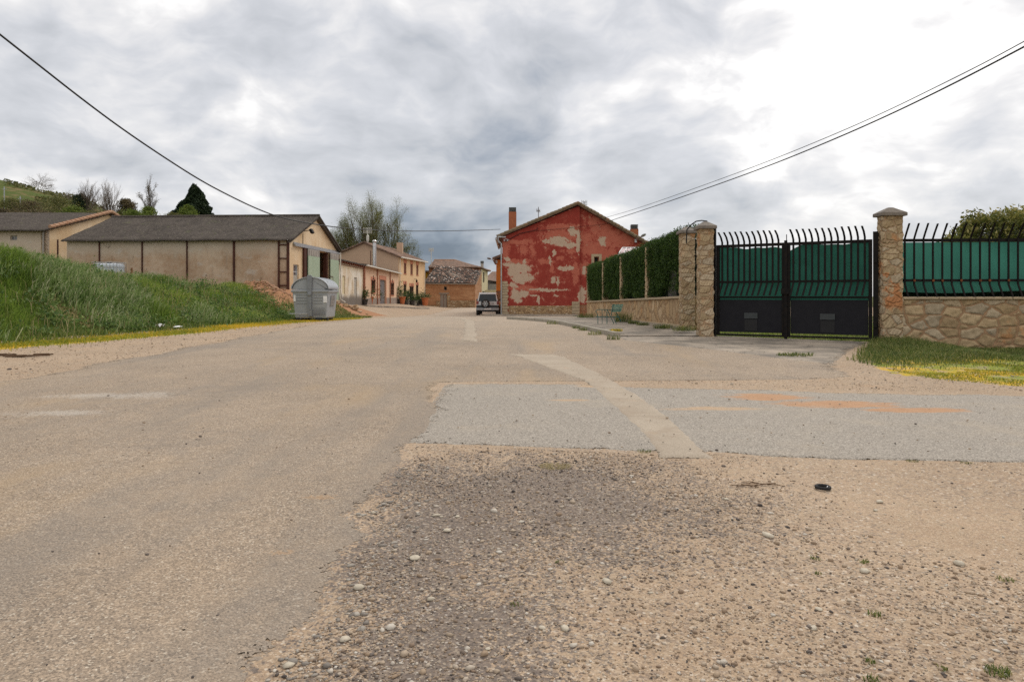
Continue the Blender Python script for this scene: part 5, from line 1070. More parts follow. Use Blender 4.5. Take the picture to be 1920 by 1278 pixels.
antenna(1009.5, 408, 388, 52.5, 'antenna', 'thin dark mast antenna on the left slope of the red house roof', 'antenna', .18, 1)
antenna(1095.5, 394, 378, 52.8, 'antenna', 'small comb antenna right of the ridge of the red house', 'antenna', .2, 0)
# ================================================================ walls, gate, fence and hedges on the right
G0 = Vector((5.07, 17.25)); G1 = Vector((8.21, 15.34))
zg = .12
PW = .40
def rough_box(mb_name, cx, cy, w_, d_, z0, z1, ang, m, parent, amp=.014, chamfer=True):
    """masonry shaft with an uneven face"""
    nu, nz_ = 10, max(4, int((z1-z0)/.06)); V = []; F = []; R_ = Matrix.Rotation(ang, 2)
    prof = []
    for s in range(4):
        for i in range(nu):
            t = i/nu; a = [(-1+2*t, -1), (1, -1+2*t), (1-2*t, 1), (-1, 1-2*t)][s]; prof.append(a)
    k = len(prof)
    for j in range(nz_+1):
        z = z0+(z1-z0)*j/nz_
        for i, (a, b) in enumerate(prof):
            dn_ = amp*(math.sin(i*1.9+j*.7+cx)+math.sin(i*.8-j*1.3+cy*2)+math.sin(j*2.1+i*3.1))*.5; f = 1-.04*(abs(a) > .97 and abs(b) > .97)
            q = R_ @ Vector((a*(w_/2+dn_)*f, b*(d_/2+dn_)*f)); V.append((cx+q.x, cy+q.y, z))
    for j in range(nz_):
        for i in range(k): F.append((j*k+i, j*k+(i+1) % k, (j+1)*k+(i+1) % k, (j+1)*k+i))
    top = list(range(nz_*k, nz_*k+k)); mb = MB(); mb.add(V, F+[tuple(top)]); return mb.build(mb_name, m, parent)
def pillar(cx, cy, ang, z1, label, w_=PW, d_=PW):
    t = thing('gate_pillar', (cx, cy, Gf(cx, cy)), label, 'pillar', 'stone gate pillars')
    rough_box('shaft', cx, cy, w_, d_, Gf(cx, cy)-.2, z1, ang, 'pillar_stone', t)
    R_ = Matrix.Rotation(ang, 4, 'Z'); mb = MB(Matrix.Translation((cx, cy, 0)) @ R_); o = .065; a, b = w_/2+o, d_/2+o
    mb.add([(-a,-b,z1), (a,-b,z1), (a,b,z1), (-a,b,z1), (-a,-b,z1+.075), (a,-b,z1+.075), (a,b,z1+.075), (-a,b,z1+.075), (-.05,-.05,z1+.20), (.05,-.05,z1+.20), (.05,.05,z1+.20), (-.05,.05,z1+.20)],
           [(3,2,1,0), (0,1,5,4), (1,2,6,5), (2,3,7,6), (3,0,4,7), (4,5,9,8), (5,6,10,9), (6,7,11,10), (7,4,8,11), (8,9,10,11)])
    mb.build('cap', 'pillar_cap', t, bevel=.012); return t
gd_ = (G1-G0).normalized(); ga = math.atan2(gd_.y, gd_.x); gn_ = Vector((gd_.y, -gd_.x))
pc1 = Vector((4.885, 17.27)); pc3 = Vector((8.47, 15.30))
p1_ = pillar(pc1.x, pc1.y, -.05, 2.83, 'stone pillar at the left of the gate with a cable looped over its cap', w_=.33, d_=.46)
p3_ = pillar(pc3.x, pc3.y, -.02, 2.93, 'tallest looking stone pillar with orange stains, between the gate and the right fence', w_=.44, d_=.28)
p2_ = pillar(4.93, 19.25, -.05, 2.90, 'stone pillar at the near end of the hedge wall, behind the left gate pillar', w_=.36, d_=.45)
mb = MB(); a = Vector((pc1.x, pc1.y, 3.02)); mb.tube([a+Vector((.05, -.02, .02)), a+Vector((-.08, .04, .045)), a+Vector((-.2, .1, .03)), a+Vector((-.32, .2, -.06)), a+Vector((-.36, .4, -.16)), a+Vector((-.36, .45, -.5))], .016, 6)
mb.build('cable_loop', 'cable_black', p1_)
# orange smear on the right pillar: iron stained render patches standing a little proud
# ---- gate
FGt = Fr(G0, G1)
gt = thing('gate', (*((G0+G1)/2), .1), 'black iron double gate with green shade cloth and bent bars between two stone pillars', 'gate')
L = FGt.L; mid = L*.475
def bar_prof(mb, a, b0=0, sh=0, top=2.72, low=1.16, w_=.034, vb=1.45, vt=2.42, out=.17, outt=.16):
    pts = [(b0+out, low), (b0, vb), (b0, vt), (b0+outt*.35, vt+.12), (b0+outt, top)]; h = w_/2; vs = []; fs = []
    for q_, (b, z) in enumerate(pts):
        a_ = a; a = a_-sh*(1.0 if q_ == 4 else (.35 if q_ == 3 else (1.0 if q_ == 0 else 0))); vs += [(a-h, b-.008, z), (a+h, b-.008, z), (a+h, b+.014, z), (a-h, b+.014, z)]; a = a_
    for i in range(len(pts)-1):
        for j in range(4): fs.append((i*4+j, i*4+(j+1) % 4, i*4+4+(j+1) % 4, i*4+4+j))
    fs += [(0,1,2,3)[::-1], tuple(range(len(vs)-4, len(vs)))]; return mb.add(vs, fs)
zb_ = .17
for side, (a0, a1) in enumerate(((.10, mid-.02), (mid+.02, L-.10))):
    fr_ = MB(FGt.M); fr_.box(a0, a0+.075, -.03, .03, zb_, 2.43); fr_.box(a1-.075, a1, -.03, .03, zb_, 2.43)
    fr_.box(a0+.075, a1-.075, -.026, .026, 2.36, 2.43); fr_.box(a0+.075, a1-.075, -.022, .022, 1.475, 1.525); fr_.box(a0+.075, a1-.075, -.02, .02, 1.10, 1.145); fr_.box(a0+.075, a1-.075, -.02, .02, zb_, zb_+.045)
    lf = fr_.build('gate_leaf', 'black_iron', gt, bevel=.004)
    k = 11 if side == 0 else 12
    for i in range(k):
        a = a0+.10+(a1-a0-.16)*(i+.35)/k; mb = MB(FGt.M); bar_prof(mb, a, .028, sh=.045, outt=.2, w_=.044, vt=2.49, top=2.72+random.uniform(-.01, .01)); mb.build('bar', 'black_iron', lf)
    MB(FGt.M).box(a0+.08, a1-.08, -.018, -.006, .26, 1.06).build('lower_panel', 'panel_black', lf)
    c = (a0+a1)/2-(.02 if side else -.02); mb = MB(FGt.M)
    mb.box(c-.16, c+.16, -.004, .022, .60, .74); lt = mb.build('reflection_slot', 'car_grey', lf, bevel=.004)  # letter slot shape in lighter grey, standing in for a reflection on the panel
    mb = MB(FGt.M); mb.box(c-.15, c+.15, -.004, .004, .30, .58); mb.build('reflection_plate', 'cable_black', lf)  # slightly paler plate imitates a reflection in the black lower panel
    # cloth, sagging and slightly ragged
    n1, n2 = 50, 26; V = []
    for j in range(n2):
        for i in range(n1):
            u, v = i/(n1-1), j/(n2-1); a = a0+.05+(a1-a0-.1)*u; top = 2.39-.03*abs(math.sin(u*5+side))-.02*math.sin(u*11)**2-(.14*max(0, (.14-u)/.14) if side else .05*u)
            z = 1.03+.02*math.sin(u*9)+(top-1.03)*v; b = -.04-.02*math.sin(u*23+v*3)*.6-.015*math.sin(v*8+u*5)-.018*math.sin((u+v*1.6)*14+side)*v
            q = FGt.w(a, b, z); V.append(tuple(q))
    f = (np.arange(n2-1)[:, None]*n1+np.arange(n1-1)[None]).ravel()
    fast('shade_cloth', V, [np.stack([f, f+1, f+n1+1, f+n1], 1)], 'gate_cloth', lf, smooth=True)
for a, nm in ((.03, 'gate_post'), (L-.035, 'gate_post')):
    mb = MB(FGt.M); mb.box(a-.05, a+.05, -.05, .05, -.05, 2.60 if a > 1 else 2.85); mb.box(a-.03, a+.03, .05, .09, .45, .6); mb.box(a-.03, a+.03, .05, .09, 1.9, 2.05); mb.build(nm, 'black_iron', gt)
mb = MB(FGt.M); mb.box(mid-.035, mid+.035, .03, .055, .1, 2.48); mb.tube([(mid+.02, .05, 2.45), (mid+.02, .05, 2.62)], .01, 5); mb.box(mid-.10, mid+.10, .056, .085, 1.2, 1.34); mb.build('lock_stile', 'black_iron', gt)
for s in (.0, 1.):
    mb = MB(FGt.M)
    for i in range(3): mb.tube([(-.36, -.25, 2.20-.05*i), (-.50, -.15+.02*i, 2.36-.08*i)], .014, 5)
    if s == 0: mb.build('spikes', 'black_iron', gt)
# ---- right hand boundary: stone wall, coping, railings, cloth
Rw0 = Vector((8.70, 15.24)); Rw1 = Vector((13.4, 14.95)); FR = Fr(Rw0, Rw1)
sw = thing('stone_wall', (10.5, 15.2, 0), 'low wall of large irregular stones with orange mortar right of the gate', 'wall')
nu, nz_ = 120, 28; V = []
for j in range(nz_):
    for i in range(nu):
        u, v = i/(nu-1), j/(nz_-1); b = .008*(math.sin(i*1.3+j*.9)+math.sin(i*.5-j*1.7)+math.sin(i*2.9)); q = FR.w(u*FR.L, b, -.3+(1.07+.3)*v); V.append(tuple(q))
f = (np.arange(nz_-1)[:, None]*nu+np.arange(nu-1)[None]).ravel()
MB(FR.M).box(0, FR.L, -.32, -.05, -.3, 1.069).build('wall_core', 'wall_stone', sw)
fast('wall_face', V, [np.stack([f, f+1, f+nu+1, f+nu], 1)], 'wall_stone', sw, smooth=True)
mb = MB(FR.M); mb.prism([(.05, 1.072), (.05, 1.125), (.0, 1.15), (-.35, 1.15), (-.38, 1.125), (-.38, 1.072)], 0, FR.L, 'x') if False else None
mb = MB(FR.M)
for i in range(6):
    a0, a1 = FR.L*i/6+.003, FR.L*(i+1)/6-.003; mb.box(a0, a1, -.37, .05, 1.072, 1.135)
mb.build('coping', 'cap_stone', sw, bevel=.02)
fn = thing('fence', (10.5, 15.1, 1.15), 'black bent bar fence with teal shade cloth on top of the stone wall', 'fence')
mb = MB(FR.M); mb.box(0.02, FR.L, -.16, -.12, 2.37, 2.435); mb.build('top_rail', 'black_iron', fn); mb = MB(FR.M); mb.box(0.02, FR.L, -.155, -.12, 1.475, 1.53); mb.build('middle_rail', 'black_iron', fn)
na = int((FR.L-.1)/.203)
for i in range(na):
    a = .12+i*.203; mb = MB(FR.M); bar_prof(mb, a, -.11, top=2.76+random.uniform(-.008, .008), low=1.14, vb=1.42, vt=2.44, out=.15, outt=.20, w_=.036); br_ = mb.build('bar', 'black_iron', fn)
    if i in (1, 3, 4, 6, 8, 9, 11):
        mb = MB(FR.M); mb.lathe([(.012, -.093), (.03, -.090), (.03, -.086), (.012, -.085)], c=(a, 0, 1.50), n=10, ax='y'); mb.build('rust_spot', 'rust', br_)
n1, n2 = 90, 22; V = []
for j in range(n2):
    for i in range(n1):
        u, v = i/(n1-1), j/(n2-1); a = .02+(FR.L-.02)*u; lo_ = 1.25-.03*math.sin(u*7); q = FR.w(a, -.19-.018*math.sin(u*60)*(.4+v*.3)-.015*math.sin(v*9+u*8), lo_+(2.36-lo_)*v); V.append(tuple(q))
f = (np.arange(n2-1)[:, None]*n1+np.arange(n1-1)[None]).ravel()
fast('shade_cloth', V, [np.stack([f, f+1, f+n1+1, f+n1], 1)], 'fence_cloth', fn, smooth=True)
# ---- hedge behind the fence and the big bush
def hedge_leaves(name, box, k, size, m, parent, M=None, jit=.05):
    x0, x1, y0, y1, z0, z1 = box; X = RNG.uniform(x0, x1, k); Y = RNG.uniform(y0, y1, k); Z = RNG.uniform(z0, z1, k)
    s = RNG.integers(0, 6, k); X = np.where(s == 0, x0, np.where(s == 1, x1, X)); Y = np.where(s == 2, y0, np.where(s == 3, y1, Y)); Z = np.where(s == 4, z1, Z)
    P_ = np.stack([X, Y, Z], 1)+RNG.normal(0, jit, (k, 3))+np.stack([0*X, .08*wob(X*3, Z*3), .06*wob(X*4, Y*4, 2)], 1)
    if M is not None: P_ = P_ @ np.array(M.to_3x3()).T+np.array(M.translation)
    return leaves(name, P_, size, m, parent, .45)
hd = thing('hedge', (11, 16.4, 0), 'dark hedge showing under the cloth of the right fence', 'hedge')
hedge_leaves('foliage', (8.75, 14.5, 15.75, 16.2, .2, 1.75), 26000, .035, 'dark_leaf', hd)
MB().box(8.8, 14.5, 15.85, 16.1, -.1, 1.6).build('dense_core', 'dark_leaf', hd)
bs = thing('bush', (13.6, 19, 0), 'big rounded bush with pale yellowish leaf tips behind the right fence', 'bush')
k = 30000; d = RNG.normal(size=(k, 3)); d /= np.linalg.norm(d, axis=1)[:, None]; rr = RNG.uniform(.72, 1.02, k)**.6
lump = 1+.10*np.sin(d[:, 0]*7+d[:, 2]*5)+.07*np.sin(d[:, 1]*9-d[:, 2]*8+1)+.05*np.sin(d[:, 0]*17+d[:, 1]*13)
C = d*rr[:, None]*lump[:, None]*[2.2, 1.6, 1.55]+[13.75, 18.6, 1.85]; C = C[C[:, 2] > .1]; tipn = (C[:, 2]-1.95)/1.75
leaves('foliage', C, .06, 'photinia_leaf', bs, .42, rnd=np.clip(RNG.beta(2, 2.2, len(C))*.75+.3*tipn*rr[:len(C)], 0, 1), up=.5)
k = 260; th = RNG.uniform(0, 6.28, k); q = RNG.uniform(0, .85, k)**.5; sx, sy = 13.75+2.1*q*np.cos(th), 18.6+1.4*q*np.sin(th); sz = 1.85+1.5*np.sqrt(np.clip(1-q**2, .05, 1)); P_ = []
for i in range(k):
    for j in range(9): P_.append((sx[i]+random.gauss(0, .03), sy[i]+random.gauss(0, .03), sz[i]+j*.035*random.uniform(.6, 1.3)*random.uniform(.4, 1)))
leaves('shoots', P_, .055, 'photinia_leaf', bs, .4, rnd=RNG.uniform(.45, 1, len(P_)), up=.8)
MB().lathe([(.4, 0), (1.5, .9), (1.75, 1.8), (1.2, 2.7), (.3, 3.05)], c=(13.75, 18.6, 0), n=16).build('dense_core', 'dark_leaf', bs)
# ---- garden wall with hedge panels
H0_ = Vector((3.86, 35.2)); H1_ = Vector((4.99, 19.45)); FHw = Fr(H0_, H1_); LH = FHw.L
def a_at(px): return FHw.at(px, 560)[0]
gw = thing('garden_wall', (4.4, 27, 0), 'long low stone wall with slim columns holding clipped hedges, left of the gate', 'wall')
def capz(a): return .81+(1.085-.81)*a/LH
mb = MB(FHw.M); k = 24
for i in range(k):
    a0, a1 = LH*i/k, LH*(i+1)/k; mb.add([(a0,0,-.3), (a1,0,-.3), (a1,0,capz(a1)), (a0,0,capz(a0)), (a0,-.3,-.3), (a1,-.3,-.3), (a1,-.3,capz(a1)), (a0,-.3,capz(a0))], [(0,1,2,3), (7,6,5,4)]+([(0,3,7,4)] if i == 0 else [])+([(1,5,6,2)] if i == k-1 else []))
mb.build('wall_face', 'garden_stone', gw)
mb = MB(FHw.M); mb.add([(0,.05,-.35), (LH,.06,-.35), (LH,.06,.30), (0,.05,.12), (0,.003,-.35), (LH,.003,-.35), (LH,.003,.32), (0,.003,.15)], [(0,1,2,3), (3,2,6,7), (0,3,7,4), (1,5,6,2)]); mb.build('render_footing', 'cap_stone', gw)
mb = MB(FHw.M)
for i in range(14):
    a0, a1 = LH*i/14+.004, LH*(i+1)/14-.004; mb.add([(a0,.07,capz(a0)+.004), (a1,.07,capz(a1)+.004), (a1,-.37,capz(a1)+.004), (a0,-.37,capz(a0)+.004), (a0,.07,capz(a0)+.075), (a1,.07,capz(a1)+.075), (a1,-.37,capz(a1)+.075), (a0,-.37,capz(a0)+.075)], [(3,2,1,0), (4,5,6,7), (0,1,5,4), (1,2,6,5), (2,3,7,6), (3,0,4,7)])
mb.build('coping', 'cap_stone', gw, bevel=.015)
cols = [0.1, a_at(1130), a_at(1163.5), a_at(1211.5)]
def topz(a): return 2.62+(2.97-2.62)*a/LH
for a in cols:
    c = FHw.w(a, -.13, 0); rough_box('column', c.x, c.y, .27, .27, capz(a)+.05, topz(a)-.02, math.atan2(FHw.d.y, FHw.d.x), 'column_stone', gw, .012)
ends = cols+[LH+.1]
HL = ['short clipped hedge panel at the far end of the garden wall', 'second hedge panel from the far end of the garden wall', 'hedge panel just above the turquoise chair', 'largest and loosest hedge panel beside the stone pillar, gap of grey mesh inside']
for i in range(4):
    a0, a1 = ends[i]+.14, ends[i+1]-.14; c = FHw.w((a0+a1)/2, -.2, capz(a0)); h = thing('hedge', tuple(c), HL[i], 'hedge', 'clipped hedge panels on the garden wall')
    La = a1-a0; k = int(9000*La*1.1) if i == 3 else int(5500*La+9000); k = min(k, 46000)
    u = RNG.uniform(0, 1, k); v = RNG.uniform(0, 1, k); dpt = RNG.beta(1.2, 2.2, k)*.55; tp = RNG.uniform(0, 1, k) < .18
    a = a0+u*La; zl_ = capz((a0+a1)/2)+.10+.35*np.clip(wob(a*2.3, a*0)+.1, 0, 1)*(.6 if i < 3 else 1.1)
    zt = 2.62+(2.97-2.62)*a/LH+.07*wob(a*5, a*2, i)+(.10*(i == 3)); z = zl_+(zt-zl_)*v; z = np.where(tp, zt+RNG.normal(0, .05, k), z)
    bul = .07*wob(a*4.1, z*3.3, i)+.05*wob(a*9, z*8, i+2)
    b = np.where(tp, -RNG.uniform(-.05, .7, k), .03+bul-dpt+.03*(v > .5)); 
    if i == 3: g_ = (np.abs(a-(a0+La*.60)) < .42) & (z < 1.95) & (RNG.uniform(0, 1, k) < .85); keep = ~g_; a, b, z = a[keep], b[keep], z[keep]
    k = len(a); P_ = np.stack([H0_.x+FHw.d.x*a+FHw.n.x*b, H0_.y+FHw.d.y*a+FHw.n.y*b, z], 1)+RNG.normal(0, .02, (k, 3))
    leaves('foliage', P_, .034, 'hedge_leaf', h, .34, up=.5)
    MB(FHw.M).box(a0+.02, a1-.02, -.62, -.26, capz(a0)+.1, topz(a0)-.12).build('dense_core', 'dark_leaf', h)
    if i == 3: 
        mb = MB(FHw.M); x0 = a0+La*.42; 
        for j in range(14): x = x0+j*.06; mb.box(x, x+.028, -.22, -.21, capz(a1), 1.95)
        mb.build('slatted_screen', 'shutter_grey', h)
# pergola roof seen over the hedge
pg = thing('pergola', (6.5, 42, 0), 'pale pink translucent canopy with white ribs between the red house and the hedge', 'canopy')
q = [W(1160, 476, 40), W(1212, 478, 40), W(1205, 465.5, 43), W(1167, 465.5, 43)]
mb = MB(); slab(mb, q, .03); cv = mb.build('canopy_sheet', 'awning', pg)
mb = MB()
for i in range(6): a, b = q[0].lerp(q[1], i/5), q[3].lerp(q[2], i/5); mb.tube([a+up*.03, b+up*.03], .035, 5)
mb.tube([q[3]+up*.04, q[2]+up*.04], .045, 6); mb.build('ribs', 'paper_white', cv)
mb = MB()
for p in q: mb.tube([(p.x, p.y, -.3), p-up*.02], .05, 6)
mb.build('posts', 'paper_white', pg)

# ---- turquoise garden seat against the wall
cc = gp(1143, 613); bz = Gf(*cc)+.11
ch = thing('garden_chair', (cc[0], cc[1], bz), 'turquoise metal garden seat missing its seat slats, slatted back leaning to the stone wall', 'chair', rz=0)
def w2(px, py, dy=0.): Y = cc[1]+dy; return Vector(((px-CX)/FPX*Y-cc[0], dy, H0+(HY-py)/FPX*Y-bz))
def tb(pts, r, nm, m='chair_frame'): mb = MB(); mb.tube(pts, r, 6); return mb.build(nm, m, ch, local=True, smooth=True)
tb([w2(1121, 612), w2(1121, 594), w2(1120, 588), w2(1117, 584), w2(1119, 581), w2(1126, 580), w2(1134, 580.5), w2(1140, 580.5)], .013, 'side_frame')
tb([w2(1129, 612, .1), w2(1129, 581, .1)], .010, 'leg'); tb([w2(1138, 613, -.1), w2(1138, 585, -.1), w2(1134, 583, -.1), w2(1134.5, 580.6, -.1), w2(1138, 580.2, -.1), w2(1150, 604, -.1), w2(1152, 614, -.1)], .013, 'front_leg')
tb([w2(1117, 593.4), w2(1161, 594)], .016, 'seat_rail'); tb([w2(1121, 612), w2(1138, 613, -.1), w2(1152, 614, -.1)], .012, 'foot_rail'); tb([w2(1138, 580.5, -.1), w2(1165, 580.5)], .011, 'arm')
tb([w2(1146, 592), w2(1150, 570), w2(1152, 571)], .012, 'back_post'); tb([w2(1155, 585, .05), w2(1164, 602, .1)], .014, 'rear_leg'); tb([w2(1150, 594), w2(1158, 612, -.05)], .013, 'rear_leg')
for i in range(4):
    y0 = 571+i*3.6; mb = MB(); a, b = w2(1148-.6*i+.0, y0+.3), w2(1168.3-1.1*i, y0-.4, .15); d_ = Vector((0, 0, -.044)); o_ = Vector((0, .018, 0))
    mb.add([a, b, b+d_, a+d_, a+o_, b+o_, b+d_+o_, a+d_+o_], [(0,1,2,3), (7,6,5,4), (0,4,5,1), (1,5,6,2), (2,6,7,3), (3,7,4,0)]); mb.build('back_slat', 'chair_green', ch, local=True)

# ================================================================ bin
bc = (-8.22, 27.8); bz = Gf(*bc)
bn = thing('waste_container', (bc[0], bc[1]+.75, bz+.0), 'large grey plastic waste container with arched lid standing on the verge', 'waste container')
mb = MB(); 
def ring_(w_, d0, d1, z): return [(-w_, d0, z), (w_, d0, z), (w_, d1, z), (-w_, d1, z)]
lv = [(.60, -.62, .62, .10), (.64, -.66, .66, .16), (.725, -.74, .74, 1.16), (.775, -.79, .79, 1.18), (.775, -.79, .79, 1.26), (.74, -.75, .75, 1.28)]
vs = []; 
for q in lv: vs += ring_(*q)
fs = [(3,2,1,0)]+[(i*4+j, i*4+(j+1) % 4, i*4+4+(j+1) % 4, i*4+4+j) for i in range(len(lv)-1) for j in range(4)]+[(20,21,22,23)]
MB().add(vs, fs).build('body', 'bin_grey', bn, local=True, bevel=.02)
n_ = 22; prof = [(-.78, 1.29)]+[(-.78*math.cos(math.pi*i/n_), 1.30+.50*math.sin(math.pi*i/n_)) for i in range(n_+1)]+[(.78, 1.29)]
MB().prism([(x*.92, z-.03 if z > 1.3 else z) for x, z in prof], -.745, .745).build('lid_end', 'bin_grey', bn, local=True)
mb = MB(); out_ = prof[1:-1]; inn = [(x*.95, 1.30+(z-1.30)*.93) for x, z in out_]; mb.prism(out_+inn[::-1], -.80, .80); mb.build('lid', 'bin_lid', bn, local=True, bevel=.008)
mb = MB(); mb.prism([(-.085, 1.30), (.085, 1.30), (.095, 1.84), (.06, 1.87), (-.06, 1.87), (-.095, 1.84)], -.87, -.80); mb.prism([(-.085, 1.05), (.085, 1.05), (.085, 1.299), (-.085, 1.299)], -.87, -.79); mb.build('hinge_arm', 'bin_dark', bn, local=True, bevel=.012)
mb = MB(); mb.prism([(-.055, .48), (.055, .48), (.075, 1.049), (-.075, 1.049)], -.83, -.74); mb.lathe([(.05, -.90), (.075, -.885), (.075, -.83)], c=(.0, 0, 1.10), n=14, ax='y'); mb.box(-.085, .085, -.80, -.66, .20, .47); mb.box(-.03, .03, -.84, -.832, .54, .56); mb.build('lift_arm', 'bin_dark', bn, local=True, bevel=.01)
for s in (-1, 1):
    for i in range(5):
        z = .70+i*.115; x0, x1 = (.14, .50) if s > 0 else (-.58, -.14); y_ = -.66-.08*(z-.16)
        MB().box(x0, x1, y_-.012, y_+.03, z, z+.022).build('rib', 'bin_dark', bn, local=True, bevel=.006)
for k in range(9):
    x = .14+k*.055; MB().box(x, x+.012, -.70, -.655, .22, .56).build('rib', 'bin_dark', bn, local=True)
mb = MB(); mb.box(.53, .68, -.735, -.70, .75, 1.02); o = mb.build('sticker', 'paper_white', bn, local=True)
mb = MB(); mb.box(-.68, -.60, -.735, -.70, .80, 1.06); mb.build('sticker', 'paper_white', bn, local=True)
mb = MB(); mb.box(.665, .73, -.30, .30, .62, 1.04, R=Matrix.Rotation(.085, 3, 'Y')); mb.build('worn_label', 'steel_galv', bn, local=True)
mb = MB(); mb.tube([(-.82, -.80, .30), (-.42, -.84, .30), (-.36, -.84, .29), (-.36, -.84, .12)], .018, 6); mb.tube([(-.40, -.84, .30), (-.09, -.82, .30)], .016, 6); mb.build('foot_pedal', 'steel_galv', bn, local=True)
for x, y in ((-.5, -.55), (.33, -.62), (.52, -.42), (.45, .5), (-.5, .5)): MB().box(x-.13, x+.13, y-.10, y+.10, -.03, .12).build('foot', 'rubber', bn, local=True, bevel=.01)
mb = MB(); mb.lathe([(.012, 1.56), (.045, 1.575), (.045, 1.60), (.01, 1.61)], c=(.60, -.45, 0), n=10); mb.build('lid_catch', 'rubber', bn, local=True)
mb = MB(); mb.box(.60, .79, -.78, -.2, 1.275, 1.305); mb.build('lid_gap', 'rubber', bn, local=True)
for i in range(7):
    y = -.62+i*.2; pr = [(x*1.004, 1.30+(z-1.30)*1.012) for x, z in out_[3:-3]]; pi = [(x*.99, 1.30+(z-1.30)*.99) for x, z in out_[3:-3]]; mb = MB(); mb.prism(pr+pi[::-1], y, y+.05); mb.build('lid_rib', 'bin_lid', bn, local=True)

# ================================================================ parked off-road car
cb = (-1.72-.28, 53.6); car = thing('parked_car', (cb[0]+.08, cb[1], Gf(*cb)), 'white off-road car with rear spare wheel parked by the corner of the red house', 'car', rz=math.radians(-1))
# local: rear at y=0, front +y, width x
bd = [(-.86, .42), (-.88, .62), (-.88, .95), (-.84, 1.06), (.84, 1.06), (.88, .95), (.88, .62), (.86, .42)]
MB().prism(bd, .12, 4.2).build('body', 'car_white', car, local=True, bevel=.04)
cab = MB(); cab.add([(-.82, .12, 1.062), (.82, .12, 1.062), (.82, 2.95, 1.062), (-.82, 2.95, 1.062), (-.68, .22, 1.74), (.68, .22, 1.74), (.68, 2.25, 1.74), (-.68, 2.25, 1.74)], [(0,1,5,4), (1,2,6,5), (2,3,7,6), (3,0,4,7), (4,5,6,7)]); cab.build('cabin', 'car_white', car, local=True, bevel=.03)
MB().add([(-.70, .25, 1.742), (.70, .25, 1.742), (.70, 2.3, 1.742), (-.70, 2.3, 1.742), (-.66, .3, 1.80), (.66, .3, 1.80), (.66, 2.2, 1.80), (-.66, 2.2, 1.80)], [(0,1,5,4), (1,2,6,5), (2,3,7,6), (3,0,4,7), (4,5,6,7)]).build('roof', 'car_white', car, local=True, bevel=.02)
def cpan(nm, x0, x1, z0, z1, m, off=.012, th=.02, inset=.0):   # panel lying on the sloped rear of the cabin
    yr = lambda z: .12+(z-1.062)/.678*.10; k0 = .82-(z0-1.062)/.678*.14; k1 = .82-(z1-1.062)/.678*.14
    a = [(x0*k0, yr(z0)-off, z0), (x1*k0, yr(z0)-off, z0), (x1*k1, yr(z1)-off, z1), (x0*k1, yr(z1)-off, z1)]; b = [(x, y+th, z) for x, y, z in a]
    return MB().add(a+b, [(0,1,2,3), (7,6,5,4), (0,4,5,1), (1,5,6,2), (2,6,7,3), (3,7,4,0)]).build(nm, m, car, local=True)
cpan('rear_window', -.88, .88, 1.10, 1.66, 'car_glass')
for s in (-1, 1):
    for nm, y0, y1 in (('side_window', .45, 1.15), ('side_window', 1.22, 1.95), ('side_window', 2.0, 2.5)):
        xb = lambda z: s*(.82-(z-1.062)/.678*.14+.008); a = [(xb(1.12), y0, 1.12), (xb(1.12), y1+(.25 if y0 == 2.0 else 0), 1.12), (xb(1.64), y1-(.1 if y0 == 2.0 else 0), 1.64), (xb(1.64), y0, 1.64)]; b = [(x-s*.02, y, z) for x, y, z in a]
        MB().add(a+b, [(0,1,2,3), (7,6,5,4), (0,4,5,1), (1,5,6,2), (2,6,7,3), (3,7,4,0)]).build(nm, 'car_glass', car, local=True)
    MB().box(s*.80-.085, s*.80+.085, .085, .20, .88, 1.13).build('tail_light', 'tail_red', car, local=True, bevel=.01)
    for y0 in (.55, 3.2):
        w_ = thing('w', (0, 0, 0), None, None) if False else None
        mb = MB(); mb.lathe([(.2, -.115), (.33, -.115), (.365, -.08), (.365, .08), (.33, .115), (.2, .115)], c=(s*.74, 0, 0), n=22, ax='x') if False else None
        mb = MB(); mb.lathe([(.2, s*.74-.115), (.33, s*.74-.115), (.365, s*.74-.08), (.365, s*.74+.08), (.33, s*.74+.115), (.2, s*.74+.115)], c=(0, y0+.05, .365), n=22, ax='x'); tw = mb.build('wheel', 'rubber', car, local=True, smooth=True)
        mb = MB(); mb.lathe([(.19, s*.74+s*.10), (.12, s*.74+s*.12), (.02, s*.74+s*.12)], c=(0, y0+.05, .365), n=14, ax='x'); mb.build('rim', 'steel_galv', tw, local=True)
        mb = MB(); mb.lathe([(.44, s*.80), (.44, s*.905), (.37, s*.905), (.37, s*.80)], c=(0, y0+.05, .375), n=20, ax='x'); mb.f = [f for f in mb.f if len(f) == 4]; mb.build('wheel_arch', 'car_grey', car, local=True)
    MB().box(s*.88-.02, s*.88+.03, 1.0, 3.0, .42, .60).build('side_skirt', 'car_grey', car, local=True, bevel=.01)
    MB().box(s*.90-.10+s*.05, s*.90+.10+s*.05, 2.55, 2.66, 1.12, 1.28).build('mirror', 'car_grey', car, local=True, bevel=.02)
    MB().box(s*.60-.28, s*.60+.28, .02, .22, .60, .80).build('bumper_corner', 'car_grey', car, local=True, bevel=.03)
MB().box(-.90, .90, -.02, .20, .40, .585).build('rear_bumper', 'bin_lid', car, local=True, bevel=.03)
MB().box(-.30, .30, .0, .115, .60, .80).build('bumper_step', 'car_grey', car, local=True, bevel=.01)
MB().box(-.26, .26, -.035, -.022, .45, .56).build('number_plate', 'paper_white', car, local=True)
MB().box(.30, .52, .085, .119, .93, .97).build('door_handle', 'car_grey', car, local=True)
MB().box(-.012, .012, .10, .119, 1.0, 1.05).build('wiper', 'rubber', car, local=True)
